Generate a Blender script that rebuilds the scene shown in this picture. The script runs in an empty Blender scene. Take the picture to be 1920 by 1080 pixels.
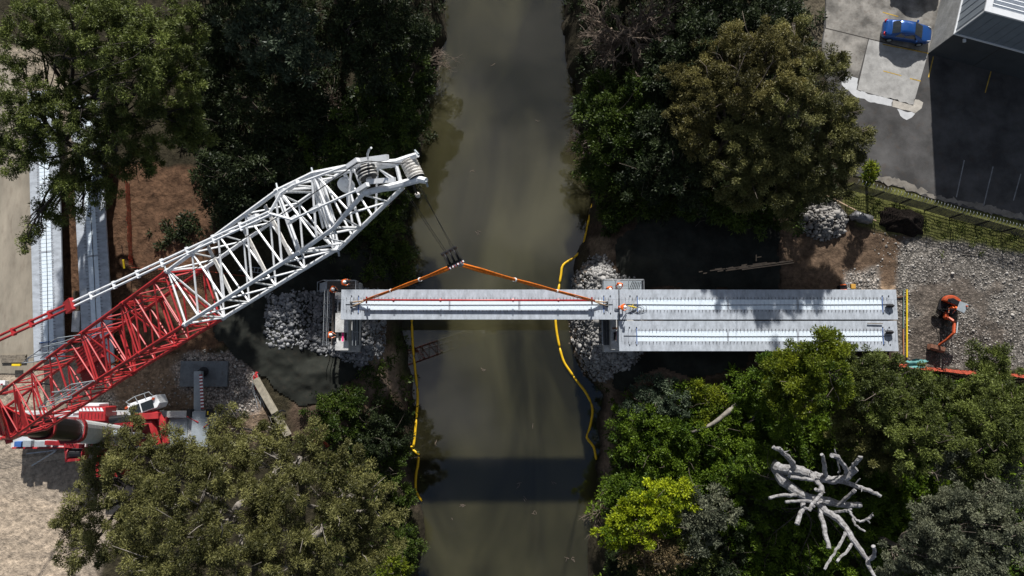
import bpy, bmesh, math, random
import numpy as np
from mathutils import Vector, Matrix

# ------------------------------------------------------------------ camera, sky, sun
sc = bpy.context.scene
col = sc.collection
F_PX, CAM_H, TILT = 1281.0, 60.0, math.radians(6.3)
cam_data = bpy.data.cameras.new('camera')
cam = bpy.data.objects.new('camera', cam_data)
col.objects.link(cam)
cam_data.sensor_width = 36.0
cam_data.lens = 36.0 * F_PX / 1920.0
cam_data.clip_start, cam_data.clip_end = 0.5, 3000.0
cam.location = (0, 0, CAM_H)
cam.rotation_euler = (TILT, 0, 0)
sc.camera = cam
SUN_EL, SUN_AZ = math.radians(29.0), math.radians(0.8)   # azimuth measured from +y, the sun stands north of the site
world = bpy.data.worlds.new('World')
sc.world = world
world.use_nodes = True
wn = world.node_tree.nodes
sky = wn.new('ShaderNodeTexSky')
sky.sky_type = 'NISHITA'
sky.sun_disc = False
sky.sun_elevation = SUN_EL
sky.sun_rotation = SUN_AZ
sky.air_density, sky.dust_density, sky.ozone_density = 1.0, 1.2, 1.0
wl = world.node_tree.links
w_tc = wn.new('ShaderNodeTexCoord')
w_sep = wn.new('ShaderNodeSeparateXYZ')
wl.new(w_tc.outputs['Generated'], w_sep.inputs[0])
w_max = wn.new('ShaderNodeMath'); w_max.operation = 'MAXIMUM'; w_max.inputs[1].default_value = 0.12
wl.new(w_sep.outputs['Z'], w_max.inputs[0])
w_com = wn.new('ShaderNodeCombineXYZ')
for ax_, out_ in (('X', 'X'), ('Y', 'Y')):
    w_div = wn.new('ShaderNodeMath'); w_div.operation = 'DIVIDE'
    wl.new(w_sep.outputs[out_], w_div.inputs[0]); wl.new(w_max.outputs[0], w_div.inputs[1])
    wl.new(w_div.outputs[0], w_com.inputs[ax_])
w_nz = wn.new('ShaderNodeTexNoise')
w_nz.inputs['Scale'].default_value = 2.6; w_nz.inputs['Detail'].default_value = 5; w_nz.inputs['Roughness'].default_value = 0.55
w_map = wn.new('ShaderNodeMapping'); w_map.inputs['Location'].default_value = (0.0, 0.0, 3.0)
wl.new(w_com.outputs[0], w_map.inputs['Vector'])
wl.new(w_map.outputs[0], w_nz.inputs['Vector'])
w_rp = wn.new('ShaderNodeMapRange'); w_rp.interpolation_type = 'SMOOTHSTEP'
w_rp.inputs['From Min'].default_value = 0.46; w_rp.inputs['From Max'].default_value = 0.66
wl.new(w_nz.outputs['Fac'], w_rp.inputs['Value'])
w_mix = wn.new('ShaderNodeMix'); w_mix.data_type = 'RGBA'
w_mix.inputs['B'].default_value = (6.5, 6.5, 6.8, 1)          # sunlit cloud
wl.new(w_rp.outputs[0], w_mix.inputs['Factor']); wl.new(sky.outputs[0], w_mix.inputs['A'])
wl.new(w_mix.outputs['Result'], wn['Background'].inputs[0])
wn['Background'].inputs[1].default_value = 0.048
sun_data = bpy.data.lights.new('sun', 'SUN')
sun_data.energy = 5.0
sun_data.angle = math.radians(0.9)
sun_data.color = (1.0, 0.965, 0.92)
sun = bpy.data.objects.new('sun', sun_data)
col.objects.link(sun)
sd = Vector((math.sin(SUN_AZ) * math.cos(SUN_EL), math.cos(SUN_AZ) * math.cos(SUN_EL), math.sin(SUN_EL)))
sun.rotation_euler = sd.to_track_quat('Z', 'Y').to_euler()
sun.location = sd * 120
sc.view_settings.view_transform = 'Standard'
sc.view_settings.look = 'None'
sc.view_settings.exposure = 0.50
sc.view_settings.gamma = 1.0

# ------------------------------------------------------------------ survey helpers (photo pixel + real height -> place)
CF = np.array([0, math.sin(TILT), -math.cos(TILT)])
CU = np.array([0, math.cos(TILT), math.sin(TILT)])
CR = np.array([1.0, 0, 0])
CO = np.array([0, 0, CAM_H])


def P(px, py, z):
    r = CF + (px - 960) / F_PX * CR + (540 - py) / F_PX * CU
    return CO + r * ((z - CAM_H) / r[2])


def proj(p):
    d = np.asarray(p, float) - CO
    k = d @ CF
    return 960 + F_PX * (d @ CR) / k, 540 - F_PX * (d @ CU) / k


def smooth01(t):
    t = np.clip(t, 0, 1)
    return t * t * (3 - 2 * t)


def vnoise(x, y, seed=0):
    r = np.random.default_rng(seed)
    tab = r.random((256, 256))
    xi, yi = np.floor(x).astype(int), np.floor(y).astype(int)
    fx, fy = smooth01(x - xi), smooth01(y - yi)
    a, b = tab[xi % 256, yi % 256], tab[(xi + 1) % 256, yi % 256]
    c, d = tab[xi % 256, (yi + 1) % 256], tab[(xi + 1) % 256, (yi + 1) % 256]
    return (a * (1 - fx) + b * fx) * (1 - fy) + (c * (1 - fx) + d * fx) * fy


def fbm(x, y, s=1.0, oct=4, seed=0):
    v, a, t = 0, 1.0, 0
    for k in range(oct):
        v = v + a * vnoise(x * s + 17.3 * k, y * s + 9.1 * k, seed + k)
        t += a
        a *= 0.5
        s *= 2.03
    return v / t


def in_poly(px, py, poly):
    poly = np.asarray(poly, float)
    inside = np.zeros(px.shape, bool)
    j = len(poly) - 1
    for i in range(len(poly)):
        xi, yi, xj, yj = *poly[i], *poly[j]
        if yi != yj:
            c = ((yi > py) != (yj > py)) & (px < (xj - xi) * (py - yi) / (yj - yi) + xi)
            inside ^= c
        j = i
    return inside


def poly_dist(px, py, poly, closed=True):
    poly = np.asarray(poly, float)
    best = np.full(px.shape, 1e9)
    n = len(poly)
    for i in range(n if closed else n - 1):
        a, b = poly[i], poly[(i + 1) % n]
        ab = b - a
        t = np.clip(((px - a[0]) * ab[0] + (py - a[1]) * ab[1]) / (ab @ ab + 1e-9), 0, 1)
        best = np.minimum(best, np.hypot(px - a[0] - t * ab[0], py - a[1] - t * ab[1]))
    return best


WATER_Z = -8.0
WL = [P(x, y, WATER_Z) for x, y in [(838, -60), (832, 30), (822, 120), (800, 200), (790, 270), (772, 350), (768, 450), (770, 560), (757, 620), (767, 690), (775, 770), (768, 850), (780, 940), (790, 1010), (800, 1140)]]
WR = [P(x, y, WATER_Z) for x, y in [(1046, -60), (1056, 60), (1074, 170), (1090, 280), (1106, 370), (1098, 440), (1078, 500), (1070, 560), (1072, 640), (1095, 700), (1130, 740), (1126, 820), (1116, 900), (1112, 980), (1100, 1140)]]


def bank_x(y, L):
    ys = np.array([p[1] for p in L])[::-1]
    xs = np.array([p[0] for p in L])[::-1]
    return np.interp(y, ys, xs)


CARPARK = [P(x, y, 0)[:2] for x, y in [(1490, -300), (1540, 60), (1548, 140), (1585, 250), (1600, 335), (1680, 352), (1790, 385), (2000, 440), (2600, 560), (2600, -900), (1490, -900)]]
SLAB = [P(x, y, 0)[:2] for x, y in [(-260, 100), (40, 100), (58, 340), (63, 420), (66, 690), (60, 705), (-260, 705)]]
CORE_L = (P(590, 535, -2)[0], P(690, 665, -2)[0], P(640, 668, -2)[1], P(640, 520, -2)[1])
CORE_R = (P(1118, 535, -2)[0], P(1215, 665, -2)[0], P(1150, 668, -2)[1], P(1150, 515, -2)[1])


def height(x, y):
    x = np.asarray(x, float)
    y = np.asarray(y, float)
    wob = (fbm(x, y, 0.35, 3, 5) - 0.5) * 1.6
    dl, dr = bank_x(y, WL) - x + wob, x - bank_x(y, WR) + wob
    land = np.maximum(dl, dr)
    D = np.where(dl > dr, 3.4, 2.9)
    z = np.where(land < 0, WATER_Z + np.maximum(land * 0.55, -2.5), WATER_Z + 8.0 * (1 - np.exp(-np.maximum(land, 0) / D)))
    flat = smooth01((land - 6) / 10)
    z = z + (fbm(x, y, 0.22, 4, 11) - 0.5) * 1.1 * smooth01(land / 2) * (1 - 0.75 * flat)
    z = z + (fbm(x, y, 1.7, 3, 21) - 0.5) * 0.22 * smooth01(land / 2)
    for (x0, x1, y0, y1) in (CORE_L, CORE_R):
        d = np.hypot(np.maximum(np.maximum(x0 - x, x - x1), 0), np.maximum(np.maximum(y0 - y, y - y1), 0))
        k = smooth01(1 - d / 1.6)
        z = z * (1 - k) + np.where(land > -0.3, -2.2, z) * k
    for cp in (np.asarray(CARPARK), np.asarray(SLAB)):
        ins = in_poly(x, y, cp)
        dd = poly_dist(x, y, cp)
        k = np.where(ins, 1.0, smooth01(1 - dd / 1.0))
        z = z * (1 - k) + (-0.06) * k
    return z


def H1(x, y):
    return float(height(np.array([x]), np.array([y]))[0])


def G(px, py, off=0.0):
    z = -1.0
    for _ in range(14):
        p = P(px, py, z)
        z = 0.5 * z + 0.5 * H1(p[0], p[1])
    p = P(px, py, z)
    p[2] = H1(p[0], p[1]) + off
    return p


# ------------------------------------------------------------------ mesh builders
class MB:
    def __init__(s):
        s.v, s.f = [], []

    def add(s, vs, fs):
        o = len(s.v)
        s.v += [tuple(map(float, p)) for p in vs]
        s.f += [tuple(i + o for i in f) for f in fs]
        return s

    def box(s, c, size, m=None):
        hx, hy, hz = (k / 2 for k in size)
        vs = [Vector((x, y, z)) for z in (-hz, hz) for y in (-hy, hy) for x in (-hx, hx)]
        if m is not None:
            vs = [m @ v for v in vs]
        c = Vector(c)
        return s.add([v + c for v in vs], [(0, 2, 3, 1), (4, 5, 7, 6), (0, 1, 5, 4), (2, 6, 7, 3), (0, 4, 6, 2), (1, 3, 7, 5)])

    def prism(s, poly, z0, z1):
        n = len(poly)
        a = sum(poly[i][0] * poly[(i + 1) % n][1] - poly[(i + 1) % n][0] * poly[i][1] for i in range(n))
        if a < 0:
            poly = poly[::-1]
        z0s = z0 if hasattr(z0, '__len__') else [z0] * n
        z1s = z1 if hasattr(z1, '__len__') else [z1] * n
        vs = [(p[0], p[1], z0s[i]) for i, p in enumerate(poly)] + [(p[0], p[1], z1s[i]) for i, p in enumerate(poly)]
        fs = [tuple(range(n - 1, -1, -1)), tuple(range(n, 2 * n))] + [(i, (i + 1) % n, n + (i + 1) % n, n + i) for i in range(n)]
        return s.add(vs, fs)

    def path(s, pts, radii, seg=6, cap=True):
        pts = [Vector(p) for p in pts]
        if not hasattr(radii, '__len__'):
            radii = [radii] * len(pts)
        n = len(pts)
        rings = []
        ref = None
        for i in range(n):
            d = (pts[min(i + 1, n - 1)] - pts[max(i - 1, 0)])
            if d.length < 1e-9:
                d = Vector((0, 0, 1))
            d.normalize()
            if ref is None:
                ref = d.orthogonal().normalized()
            a = ref - d * ref.dot(d)
            if a.length < 1e-4:
                a = d.orthogonal()
            a.normalize()
            ref = a
            b = d.cross(a)
            rings.append([pts[i] + (a * math.cos(t) + b * math.sin(t)) * radii[i] for t in [2 * math.pi * k / seg for k in range(seg)]])
        vs = [v for r in rings for v in r]
        fs = []
        for i in range(n - 1):
            for k in range(seg):
                k2 = (k + 1) % seg
                fs.append((i * seg + k, i * seg + k2, (i + 1) * seg + k2, (i + 1) * seg + k))
        if cap:
            fs.append(tuple(range(seg - 1, -1, -1)))
            fs.append(tuple((n - 1) * seg + k for k in range(seg)))
        return s.add(vs, fs)

    def tube(s, p, q, r, r2=None, seg=6):
        return s.path([p, q], [r, r if r2 is None else r2], seg)

    def bar(s, p, q, w, h, up=(0, 0, 1)):
        p, q = Vector(p), Vector(q)
        d = (q - p)
        L = d.length
        d.normalize()
        u = Vector(up)
        u = (u - d * u.dot(d))
        if u.length < 1e-5:
            u = d.orthogonal()
        u.normalize()
        sdir = d.cross(u)
        m = Matrix((d, sdir, u)).transposed()
        return s.box((p + q) / 2, (L, w, h), m)

    def quad(s, a, b, c, d):
        return s.add([a, b, c, d], [(0, 1, 2, 3)])

    def build(s, name, m, parent=None, bevel=0, smooth=False):
        off = np.zeros(3)
        r = parent
        while r is not None:
            off += np.array(r.location)
            r = r.parent
        me = bpy.data.meshes.new(name)
        me.from_pydata([tuple(np.array(v) - off) for v in s.v], [], s.f)
        if bevel:
            bm = bmesh.new()
            bm.from_mesh(me)
            es = [e for e in bm.edges if len(e.link_faces) == 2 and e.calc_face_angle(0) > 0.5]
            bmesh.ops.bevel(bm, geom=es, offset=bevel, segments=2, profile=0.6, affect='EDGES', clamp_overlap=True)
            bm.to_mesh(me)
            bm.free()
        me.update()
        ms = m if isinstance(m, (list, tuple)) else [m]
        for k in ms:
            me.materials.append(k)
        if smooth:
            me.polygons.foreach_set('use_smooth', [True] * len(me.polygons))
        o = bpy.data.objects.new(name, me)
        col.objects.link(o)
        if parent is not None:
            o.parent = parent
        return o


def np_mesh(name, V, Q, m, parent=None, attrs=None, smooth=False):
    """fast mesh from numpy arrays; Q is (n,k) face indices"""
    off = np.zeros(3)
    r = parent
    while r is not None:
        off += np.array(r.location)
        r = r.parent
    me = bpy.data.meshes.new(name)
    V = np.asarray(V, np.float32) - off.astype(np.float32)
    Q = np.asarray(Q, np.int32)
    n, k = Q.shape
    me.vertices.add(len(V))
    me.vertices.foreach_set('co', V.ravel())
    me.loops.add(n * k)
    me.loops.foreach_set('vertex_index', Q.ravel())
    me.polygons.add(n)
    me.polygons.foreach_set('loop_start', np.arange(0, n * k, k, dtype=np.int32))
    if smooth:
        me.polygons.foreach_set('use_smooth', np.ones(n, bool))
    me.update(calc_edges=True)
    for an, (kind, data) in (attrs or {}).items():
        at = me.attributes.new(an, kind, 'POINT')
        at.data.foreach_set('color' if kind == 'FLOAT_COLOR' else 'value', np.asarray(data, np.float32).ravel())
    me.materials.append(m)
    o = bpy.data.objects.new(name, me)
    col.objects.link(o)
    if parent is not None:
        o.parent = parent
    return o


def tag(o, label=None, cat=None, group=None, kind=None):
    if label: o['label'] = label
    if cat: o['category'] = cat
    if group: o['group'] = group
    if kind: o['kind'] = kind
    return o


def thing(name, label, cat, loc=(0, 0, 0), group=None):
    o = bpy.data.objects.new(name, None)
    o.empty_display_size = 0.3
    col.objects.link(o)
    o.location = Vector(loc)
    return tag(o, label, cat, group)


def copy_tree(o, parent=None):
    c = o.copy()
    col.objects.link(c)
    if parent is not None:
        c.parent = parent
    for ch in list(o.children):
        copy_tree(ch, c)
    return c


# ------------------------------------------------------------------ materials
def mat(name, c, rough=0.7, metal=0.0, var=0.25, scale=3.0, bump=0.0, bscale=20.0, c2=None, spec=0.4, stretch=None, dirt=0.0, coat=0.0, thr=(0.35, 0.7)):
    m = bpy.data.materials.new(name)
    m.use_nodes = True
    nt = m.node_tree
    N, L = nt.nodes, nt.links
    b = N['Principled BSDF']
    b.inputs['Roughness'].default_value = rough
    b.inputs['Metallic'].default_value = metal
    b.inputs['Specular IOR Level'].default_value = spec
    if coat:
        b.inputs['Coat Weight'].default_value = coat
        b.inputs['Coat Roughness'].default_value = 0.08
    tc = N.new('ShaderNodeTexCoord')
    src = tc.outputs['Object']
    if stretch:
        mp = N.new('ShaderNodeMapping')
        mp.inputs['Scale'].default_value = stretch
        L.new(src, mp.inputs['Vector'])
        src = mp.outputs[0]
    nz = N.new('ShaderNodeTexNoise')
    nz.inputs['Scale'].default_value = scale
    nz.inputs['Detail'].default_value = 6
    nz.inputs['Roughness'].default_value = 0.65
    L.new(src, nz.inputs['Vector'])
    rp = N.new('ShaderNodeValToRGB')
    c2 = c2 or tuple(k * (1 - var) for k in c)
    c1 = tuple(min(1, k * (1 + var * 0.5)) for k in c)
    rp.color_ramp.elements[0].position, rp.color_ramp.elements[1].position = thr
    rp.color_ramp.elements[0].color = (*c2, 1)
    rp.color_ramp.elements[1].color = (*c1, 1)
    L.new(nz.outputs['Fac'], rp.inputs['Fac'])
    out = rp.outputs['Color']
    if dirt:
        n2 = N.new('ShaderNodeTexNoise')
        n2.inputs['Scale'].default_value = scale * 4.3
        n2.inputs['Detail'].default_value = 4
        L.new(src, n2.inputs['Vector'])
        r2 = N.new('ShaderNodeMapRange')
        r2.inputs['From Min'].default_value, r2.inputs['From Max'].default_value = 0.55, 0.75
        r2.inputs['To Max'].default_value = dirt
        L.new(n2.outputs['Fac'], r2.inputs['Value'])
        mx = N.new('ShaderNodeMix')
        mx.data_type = 'RGBA'
        mx.inputs['B'].default_value = (0.09, 0.06, 0.04, 1)
        L.new(r2.outputs[0], mx.inputs['Factor'])
        L.new(out, mx.inputs['A'])
        out = mx.outputs['Result']
    L.new(out, b.inputs['Base Color'])
    if bump:
        n3 = N.new('ShaderNodeTexNoise')
        n3.inputs['Scale'].default_value = bscale
        n3.inputs['Detail'].default_value = 5
        L.new(src, n3.inputs['Vector'])
        bp = N.new('ShaderNodeBump')
        bp.inputs['Strength'].default_value = bump
        bp.inputs['Distance'].default_value = 0.05
        L.new(n3.outputs['Fac'], bp.inputs['Height'])
        L.new(bp.outputs[0], b.inputs['Normal'])
    return m


def leaf_mat(name, c, c2, trans=0.25, rough=0.5, spec=0.35):
    """leaf colour runs from c to c2 with a random value per leaf and a tint per clump"""
    m = bpy.data.materials.new(name)
    m.use_nodes = True
    nt = m.node_tree
    N, L = nt.nodes, nt.links
    b = N['Principled BSDF']
    b.inputs['Roughness'].default_value = rough
    b.inputs['Specular IOR Level'].default_value = spec
    at = N.new('ShaderNodeAttribute')
    at.attribute_name = 'tint'
    ge = N.new('ShaderNodeNewGeometry')
    ad = N.new('ShaderNodeMath')
    ad.operation = 'MULTIPLY_ADD'
    L.new(ge.outputs['Random Per Island'], ad.inputs[0])
    ad.inputs[1].default_value = 0.5
    L.new(at.outputs['Fac'], ad.inputs[2])
    rp = N.new('ShaderNodeValToRGB')
    rp.color_ramp.elements[0].position = 0.1
    rp.color_ramp.elements[1].position = 1.3 / 1.5
    rp.color_ramp.elements[0].color = (*c, 1)
    rp.color_ramp.elements[1].color = (*c2, 1)
    dv = N.new('ShaderNodeMath')
    dv.operation = 'DIVIDE'
    L.new(ad.outputs[0], dv.inputs[0])
    dv.inputs[1].default_value = 1.5
    L.new(dv.outputs[0], rp.inputs['Fac'])
    L.new(rp.outputs['Color'], b.inputs['Base Color'])
    tr = N.new('ShaderNodeBsdfTranslucent')
    L.new(rp.outputs['Color'], tr.inputs['Color'])
    mx = N.new('ShaderNodeMixShader')
    mx.inputs[0].default_value = trans
    L.new(b.outputs[0], mx.inputs[1])
    L.new(tr.outputs[0], mx.inputs[2])
    L.new(mx.outputs[0], N['Material Output'].inputs['Surface'])
    return m


M = {}
M['white_paint'] = mat('white_paint', (0.78, 0.80, 0.82), 0.35, var=0.08, scale=1.5, dirt=0.35, spec=0.5)
M['red_paint'] = mat('red_paint', (0.42, 0.028, 0.032), 0.38, var=0.3, scale=1.5, dirt=0.4, spec=0.5)
M['dark_red'] = mat('dark_red', (0.30, 0.02, 0.025), 0.45, var=0.3, scale=2, dirt=0.3)
M['rust_white'] = mat('rust_white', (0.72, 0.70, 0.66), 0.5, var=0.2, scale=2, dirt=0.8)
M['grey_paint'] = mat('grey_paint', (0.30, 0.34, 0.37), 0.45, var=0.15, scale=2, dirt=0.3)
M['pale_grey'] = mat('pale_grey', (0.56, 0.58, 0.58), 0.5, var=0.15, scale=2, dirt=0.35)
M['black'] = mat('black', (0.012, 0.012, 0.014), 0.45, var=0.3)
M['black_rubber'] = mat('black_rubber', (0.02, 0.02, 0.02), 0.8, var=0.3)
M['rope'] = mat('rope', (0.03, 0.03, 0.032), 0.6, var=0.3)
M['galv'] = mat('galv', (0.42, 0.45, 0.47), 0.45, metal=0.3, var=0.2, scale=5)
M['steel_plate'] = mat('steel_plate', (0.16, 0.18, 0.195), 0.5, metal=0.3, var=0.35, scale=1.2, dirt=0.5, bump=0.1)
M['concrete'] = mat('concrete', (0.435, 0.475, 0.525), 0.85, var=0.30, scale=0.9, bump=0.15, bscale=9, stretch=(2.4, 1, 1), dirt=0.2)
M['pier_concrete'] = mat('pier_concrete', (0.55, 0.55, 0.54), 0.85, var=0.3, scale=1.6, bump=0.2, dirt=0.5)
M['infill'] = mat('infill', (0.74, 0.83, 0.90), 0.35, var=0.08, scale=4, spec=0.5)
M['rust_bar'] = mat('rust_bar', (0.16, 0.085, 0.05), 0.8, var=0.4)
M['dark_bar'] = mat('dark_bar', (0.09, 0.075, 0.07), 0.8, var=0.4)
M['timber'] = mat('timber', (0.42, 0.30, 0.19), 0.8, var=0.4, scale=6, stretch=(1, 1, 1))
M['old_timber'] = mat('old_timber', (0.22, 0.19, 0.15), 0.85, var=0.5, scale=5)
M['walk_board'] = mat('walk_board', (0.11, 0.095, 0.085), 0.85, var=0.35, scale=4)
M['yellow'] = mat('yellow', (0.80, 0.49, 0.012), 0.55, var=0.15, scale=3, dirt=0.2)
M['bright_yellow'] = mat('bright_yellow', (0.78, 0.56, 0.02), 0.5, var=0.15, scale=3)
M['orange_sling'] = mat('orange_sling', (0.85, 0.21, 0.012), 0.7, var=0.35, scale=3, stretch=(1, 1, 1), dirt=0.3)
M['orange_paint'] = mat('orange_paint', (0.50, 0.085, 0.028), 0.45, var=0.35, dirt=0.6)
M['hivis'] = mat('hivis', (0.85, 0.14, 0.015), 0.8, var=0.15)
M['navy'] = mat('navy', (0.02, 0.028, 0.06), 0.9, var=0.2)
M['skin'] = mat('skin', (0.45, 0.27, 0.19), 0.6, var=0.1)
M['silver_tape'] = mat('silver_tape', (0.65, 0.66, 0.66), 0.4, var=0.05)
M['helmet_white'] = mat('helmet_white', (0.82, 0.82, 0.80), 0.35, var=0.05)
M['net_orange'] = mat('net_orange', (0.38, 0.06, 0.028), 0.8, var=0.4)
M['geotextile'] = mat('geotextile', (0.021, 0.023, 0.019), 0.95, var=0.45, scale=0.6, bump=0.35, bscale=3, dirt=0.12, spec=0.2)
M['teal'] = mat('teal', (0.10, 0.27, 0.26), 0.8, var=0.4, scale=3)
M['pink'] = mat('pink', (0.75, 0.05, 0.22), 0.7, var=0.1)
M['blue'] = mat('blue', (0.04, 0.12, 0.35), 0.6, var=0.2)
M['bark'] = mat('bark', (0.16, 0.13, 0.105), 0.9, var=0.5, scale=4, bump=0.4)
M['bark_dark'] = mat('bark_dark', (0.055, 0.045, 0.038), 0.9, var=0.5, scale=4, bump=0.4)
M['bark_pale'] = mat('bark_pale', (0.24, 0.215, 0.185), 0.85, var=0.45, scale=3, bump=0.3)
M['dead_wood'] = mat('dead_wood', (0.31, 0.308, 0.315), 0.9, c2=(0.12, 0.115, 0.11), scale=4, bump=1.0, bscale=7, dirt=0.6, spec=0.1, thr=(0.34, 0.66))
M['twig_brown'] = mat('twig_brown', (0.20, 0.155, 0.12), 0.9, var=0.4, scale=3)
M['twig_dark'] = mat('twig_dark', (0.075, 0.055, 0.045), 0.9, var=0.4, scale=3)
M['deck_dark'] = mat('deck_dark', (0.055, 0.06, 0.065), 0.8, var=0.4, scale=3)

# ------------------------------------------------------------------ terrain
def axis(a, b, step, far):
    core = np.arange(a, b + 1e-6, step)
    ext, d, p = [], step, 0.0
    while p < far:
        d *= 1.35
        p += d
        ext.append(p)
    ext = np.array(ext)
    return np.concatenate([(a - ext)[::-1], core, b + ext])


def terrain_colours(X, Y, Z):
    """albedo and stoniness of the ground by the patch each spot lies in"""
    V = np.stack([X, Y, Z], -1) - CO
    k = V @ CF
    k = np.where(k < 1, 1, k)
    px = 960 + F_PX * (V @ CR) / k
    py = 540 - F_PX * (V @ CU) / k
    jx = (fbm(X, Y, 0.9, 4, 31) - 0.5) * 26
    jy = (fbm(X, Y, 0.9, 4, 41) - 0.5) * 26
    qx, qy = px + jx, py + jy
    n1 = fbm(X, Y, 0.5, 5, 51)
    n2 = fbm(X, Y, 2.2, 4, 61)
    C = np.zeros(X.shape + (3,))
    C[:] = (0.035, 0.030, 0.018)
    C *= (0.5 + n1)[..., None]
    S = np.zeros(X.shape)

    def paint(poly, c, amount=1.0, soft=10.0, stone=None, jit=1.0, var=0.6):
        ux, uy = px + jx * jit, py + jy * jit
        ins = in_poly(ux, uy, poly)
        d = poly_dist(ux, uy, poly)
        a = np.where(ins, np.clip(0.5 + d / soft, 0, 1), np.clip(0.5 - d / soft, 0, 1)) * amount
        cc = np.array(c)[None, None] * (1 - var / 2 + var * n2)[..., None]
        C[:] = C * (1 - a[..., None]) + cc * a[..., None]
        if stone is not None:
            S[:] = S * (1 - a) + stone * a

    # left bank working area
    paint([(-200, 250), (210, 300), (390, 320), (420, 640), (340, 680), (300, 860), (-200, 900)], (0.105, 0.060, 0.036), var=1.1)
    paint([(-300, 60), (62, 90), (130, 150), (140, 340), (64, 400), (66, 700), (-300, 700)], (0.30, 0.255, 0.195), jit=0.25, soft=5, var=0.3)
    paint([(-300, 690), (150, 650), (240, 720), (260, 900), (130, 1200), (-300, 1200)], (0.33, 0.275, 0.215), jit=0.6, var=0.35)
    paint([(-300, 880), (60, 930), (130, 950), (130, 1300), (-300, 1300)], (0.43, 0.35, 0.265), jit=1.0, var=0.35)
    paint([(205, 720), (330, 660), (480, 690), (500, 800), (420, 900), (240, 880)], (0.20, 0.145, 0.10), var=0.9, stone=0.35)
    paint([(322, 690), (345, 665), (430, 660), (478, 700), (484, 775), (400, 792), (385, 740), (335, 735)], (0.40, 0.34, 0.295), stone=1.0)
    paint([(180, 745), (215, 735), (235, 780), (190, 790)], (0.38, 0.32, 0.27), stone=1.0)
    paint([(560, 640), (760, 600), (775, 800), (640, 830), (540, 830)], (0.085, 0.060, 0.042), var=1.0)
    paint([(690, 660), (745, 650), (755, 740), (700, 740)], (0.22, 0.165, 0.12), soft=30)
    paint([(735, 610), (765, 600), (768, 720), (745, 700)], (0.045, 0.055, 0.02), soft=16)
    paint([(760, 800), (778, 800), (785, 960), (756, 950)], (0.10, 0.075, 0.055))
    # right bank
    paint([(1100, 420), (1700, 380), (1700, 700), (1300, 720), (1120, 720)], (0.05, 0.035, 0.025), var=1.0)
    paint([(1460, 430), (1600, 430), (1720, 420), (1700, 560), (1470, 560)], (0.115, 0.078, 0.052), var=1.1)
    paint([(1590, 345), (1700, 360), (1950, 420), (1950, 500), (1800, 460), (1640, 430), (1580, 400)], (0.11, 0.115, 0.035), var=1.2)
    paint([(1682, 455), (1760, 450), (2300, 520), (2300, 800), (1930, 690), (1740, 690), (1680, 660)], (0.235, 0.215, 0.19), stone=0.85, var=0.9)
    bare = smooth01((0.46 - fbm(X, Y, 0.33, 4, 71)) / 0.10) * in_poly(px, py, [(1690, 470), (1780, 470), (2300, 560), (2300, 800), (1930, 690), (1740, 690), (1690, 660)])
    C[:] = C * (1 - 0.6 * bare[..., None]) + np.array((0.10, 0.075, 0.056)) * (0.6 + 0.8 * n2)[..., None] * 0.6 * bare[..., None]
    S[:] = S * (1 - 0.5 * bare)
    paint([(1700, 640), (1760, 600), (1900, 620), (1880, 660), (1760, 670)], (0.15, 0.125, 0.105), amount=0.75, soft=40, stone=1.0)
    paint([(1585, 512), (1640, 502), (1650, 545), (1580, 548)], (0.36, 0.32, 0.28), stone=1.0)
    paint([(1650, 530), (1680, 530), (1682, 548), (1648, 548)], (0.36, 0.25, 0.16))
    paint([(1105, 440), (1150, 450), (1150, 480), (1110, 490)], (0.14, 0.105, 0.075))
    paint([(1120, 690), (1150, 720), (1165, 760), (1150, 900), (1112, 1000), (1120, 880), (1130, 780)], (0.17, 0.125, 0.09), soft=14)
    paint([(1150, 700), (1280, 670), (1300, 720), (1180, 760)], (0.13, 0.09, 0.065), soft=20)
    paint([(1500, -300), (1560, -300), (1560, 100), (1500, 80)], (0.10, 0.085, 0.06))
    # wet mud at the water's edge
    wet = np.clip((-7.0 - Z) / 1.0, 0, 1)[..., None]
    C[:] = C * (1 - wet) + np.array((0.030, 0.025, 0.017)) * wet
    return C, S


gx, gy = axis(-54, 54, 0.25, 700), axis(-24, 40, 0.25, 700)
X, Y = np.meshgrid(gx, gy)
Z = height(X, Y)
Cc, Ss = terrain_colours(X, Y, Z)
nx, ny = len(gx), len(gy)
idx = np.arange(nx * ny).reshape(ny, nx)
Q = np.stack([idx[:-1, :-1], idx[:-1, 1:], idx[1:, 1:], idx[1:, :-1]], -1).reshape(-1, 4)

gm = bpy.data.materials.new('earth')
gm.use_nodes = True
N, L = gm.node_tree.nodes, gm.node_tree.links
b = N['Principled BSDF']
b.inputs['Roughness'].default_value = 0.95
b.inputs['Specular IOR Level'].default_value = 0.15
ca = N.new('ShaderNodeAttribute'); ca.attribute_name = 'Col'
sa = N.new('ShaderNodeAttribute'); sa.attribute_name = 'stone'
tc = N.new('ShaderNodeTexCoord')
nz = N.new('ShaderNodeTexNoise'); nz.inputs['Scale'].default_value = 2.6; nz.inputs['Detail'].default_value = 8; nz.inputs['Roughness'].default_value = 0.7
L.new(tc.outputs['Object'], nz.inputs['Vector'])
mr = N.new('ShaderNodeMapRange'); mr.inputs['From Min'].default_value = 0.3; mr.inputs['From Max'].default_value = 0.7; mr.inputs['To Min'].default_value = 0.45; mr.inputs['To Max'].default_value = 1.5
L.new(nz.outputs['Fac'], mr.inputs['Value'])
vo = N.new('ShaderNodeTexVoronoi'); vo.inputs['Scale'].default_value = 5.5
L.new(tc.outputs['Object'], vo.inputs['Vector'])
sp = N.new('ShaderNodeSeparateColor'); L.new(vo.outputs['Color'], sp.inputs[0])
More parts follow.
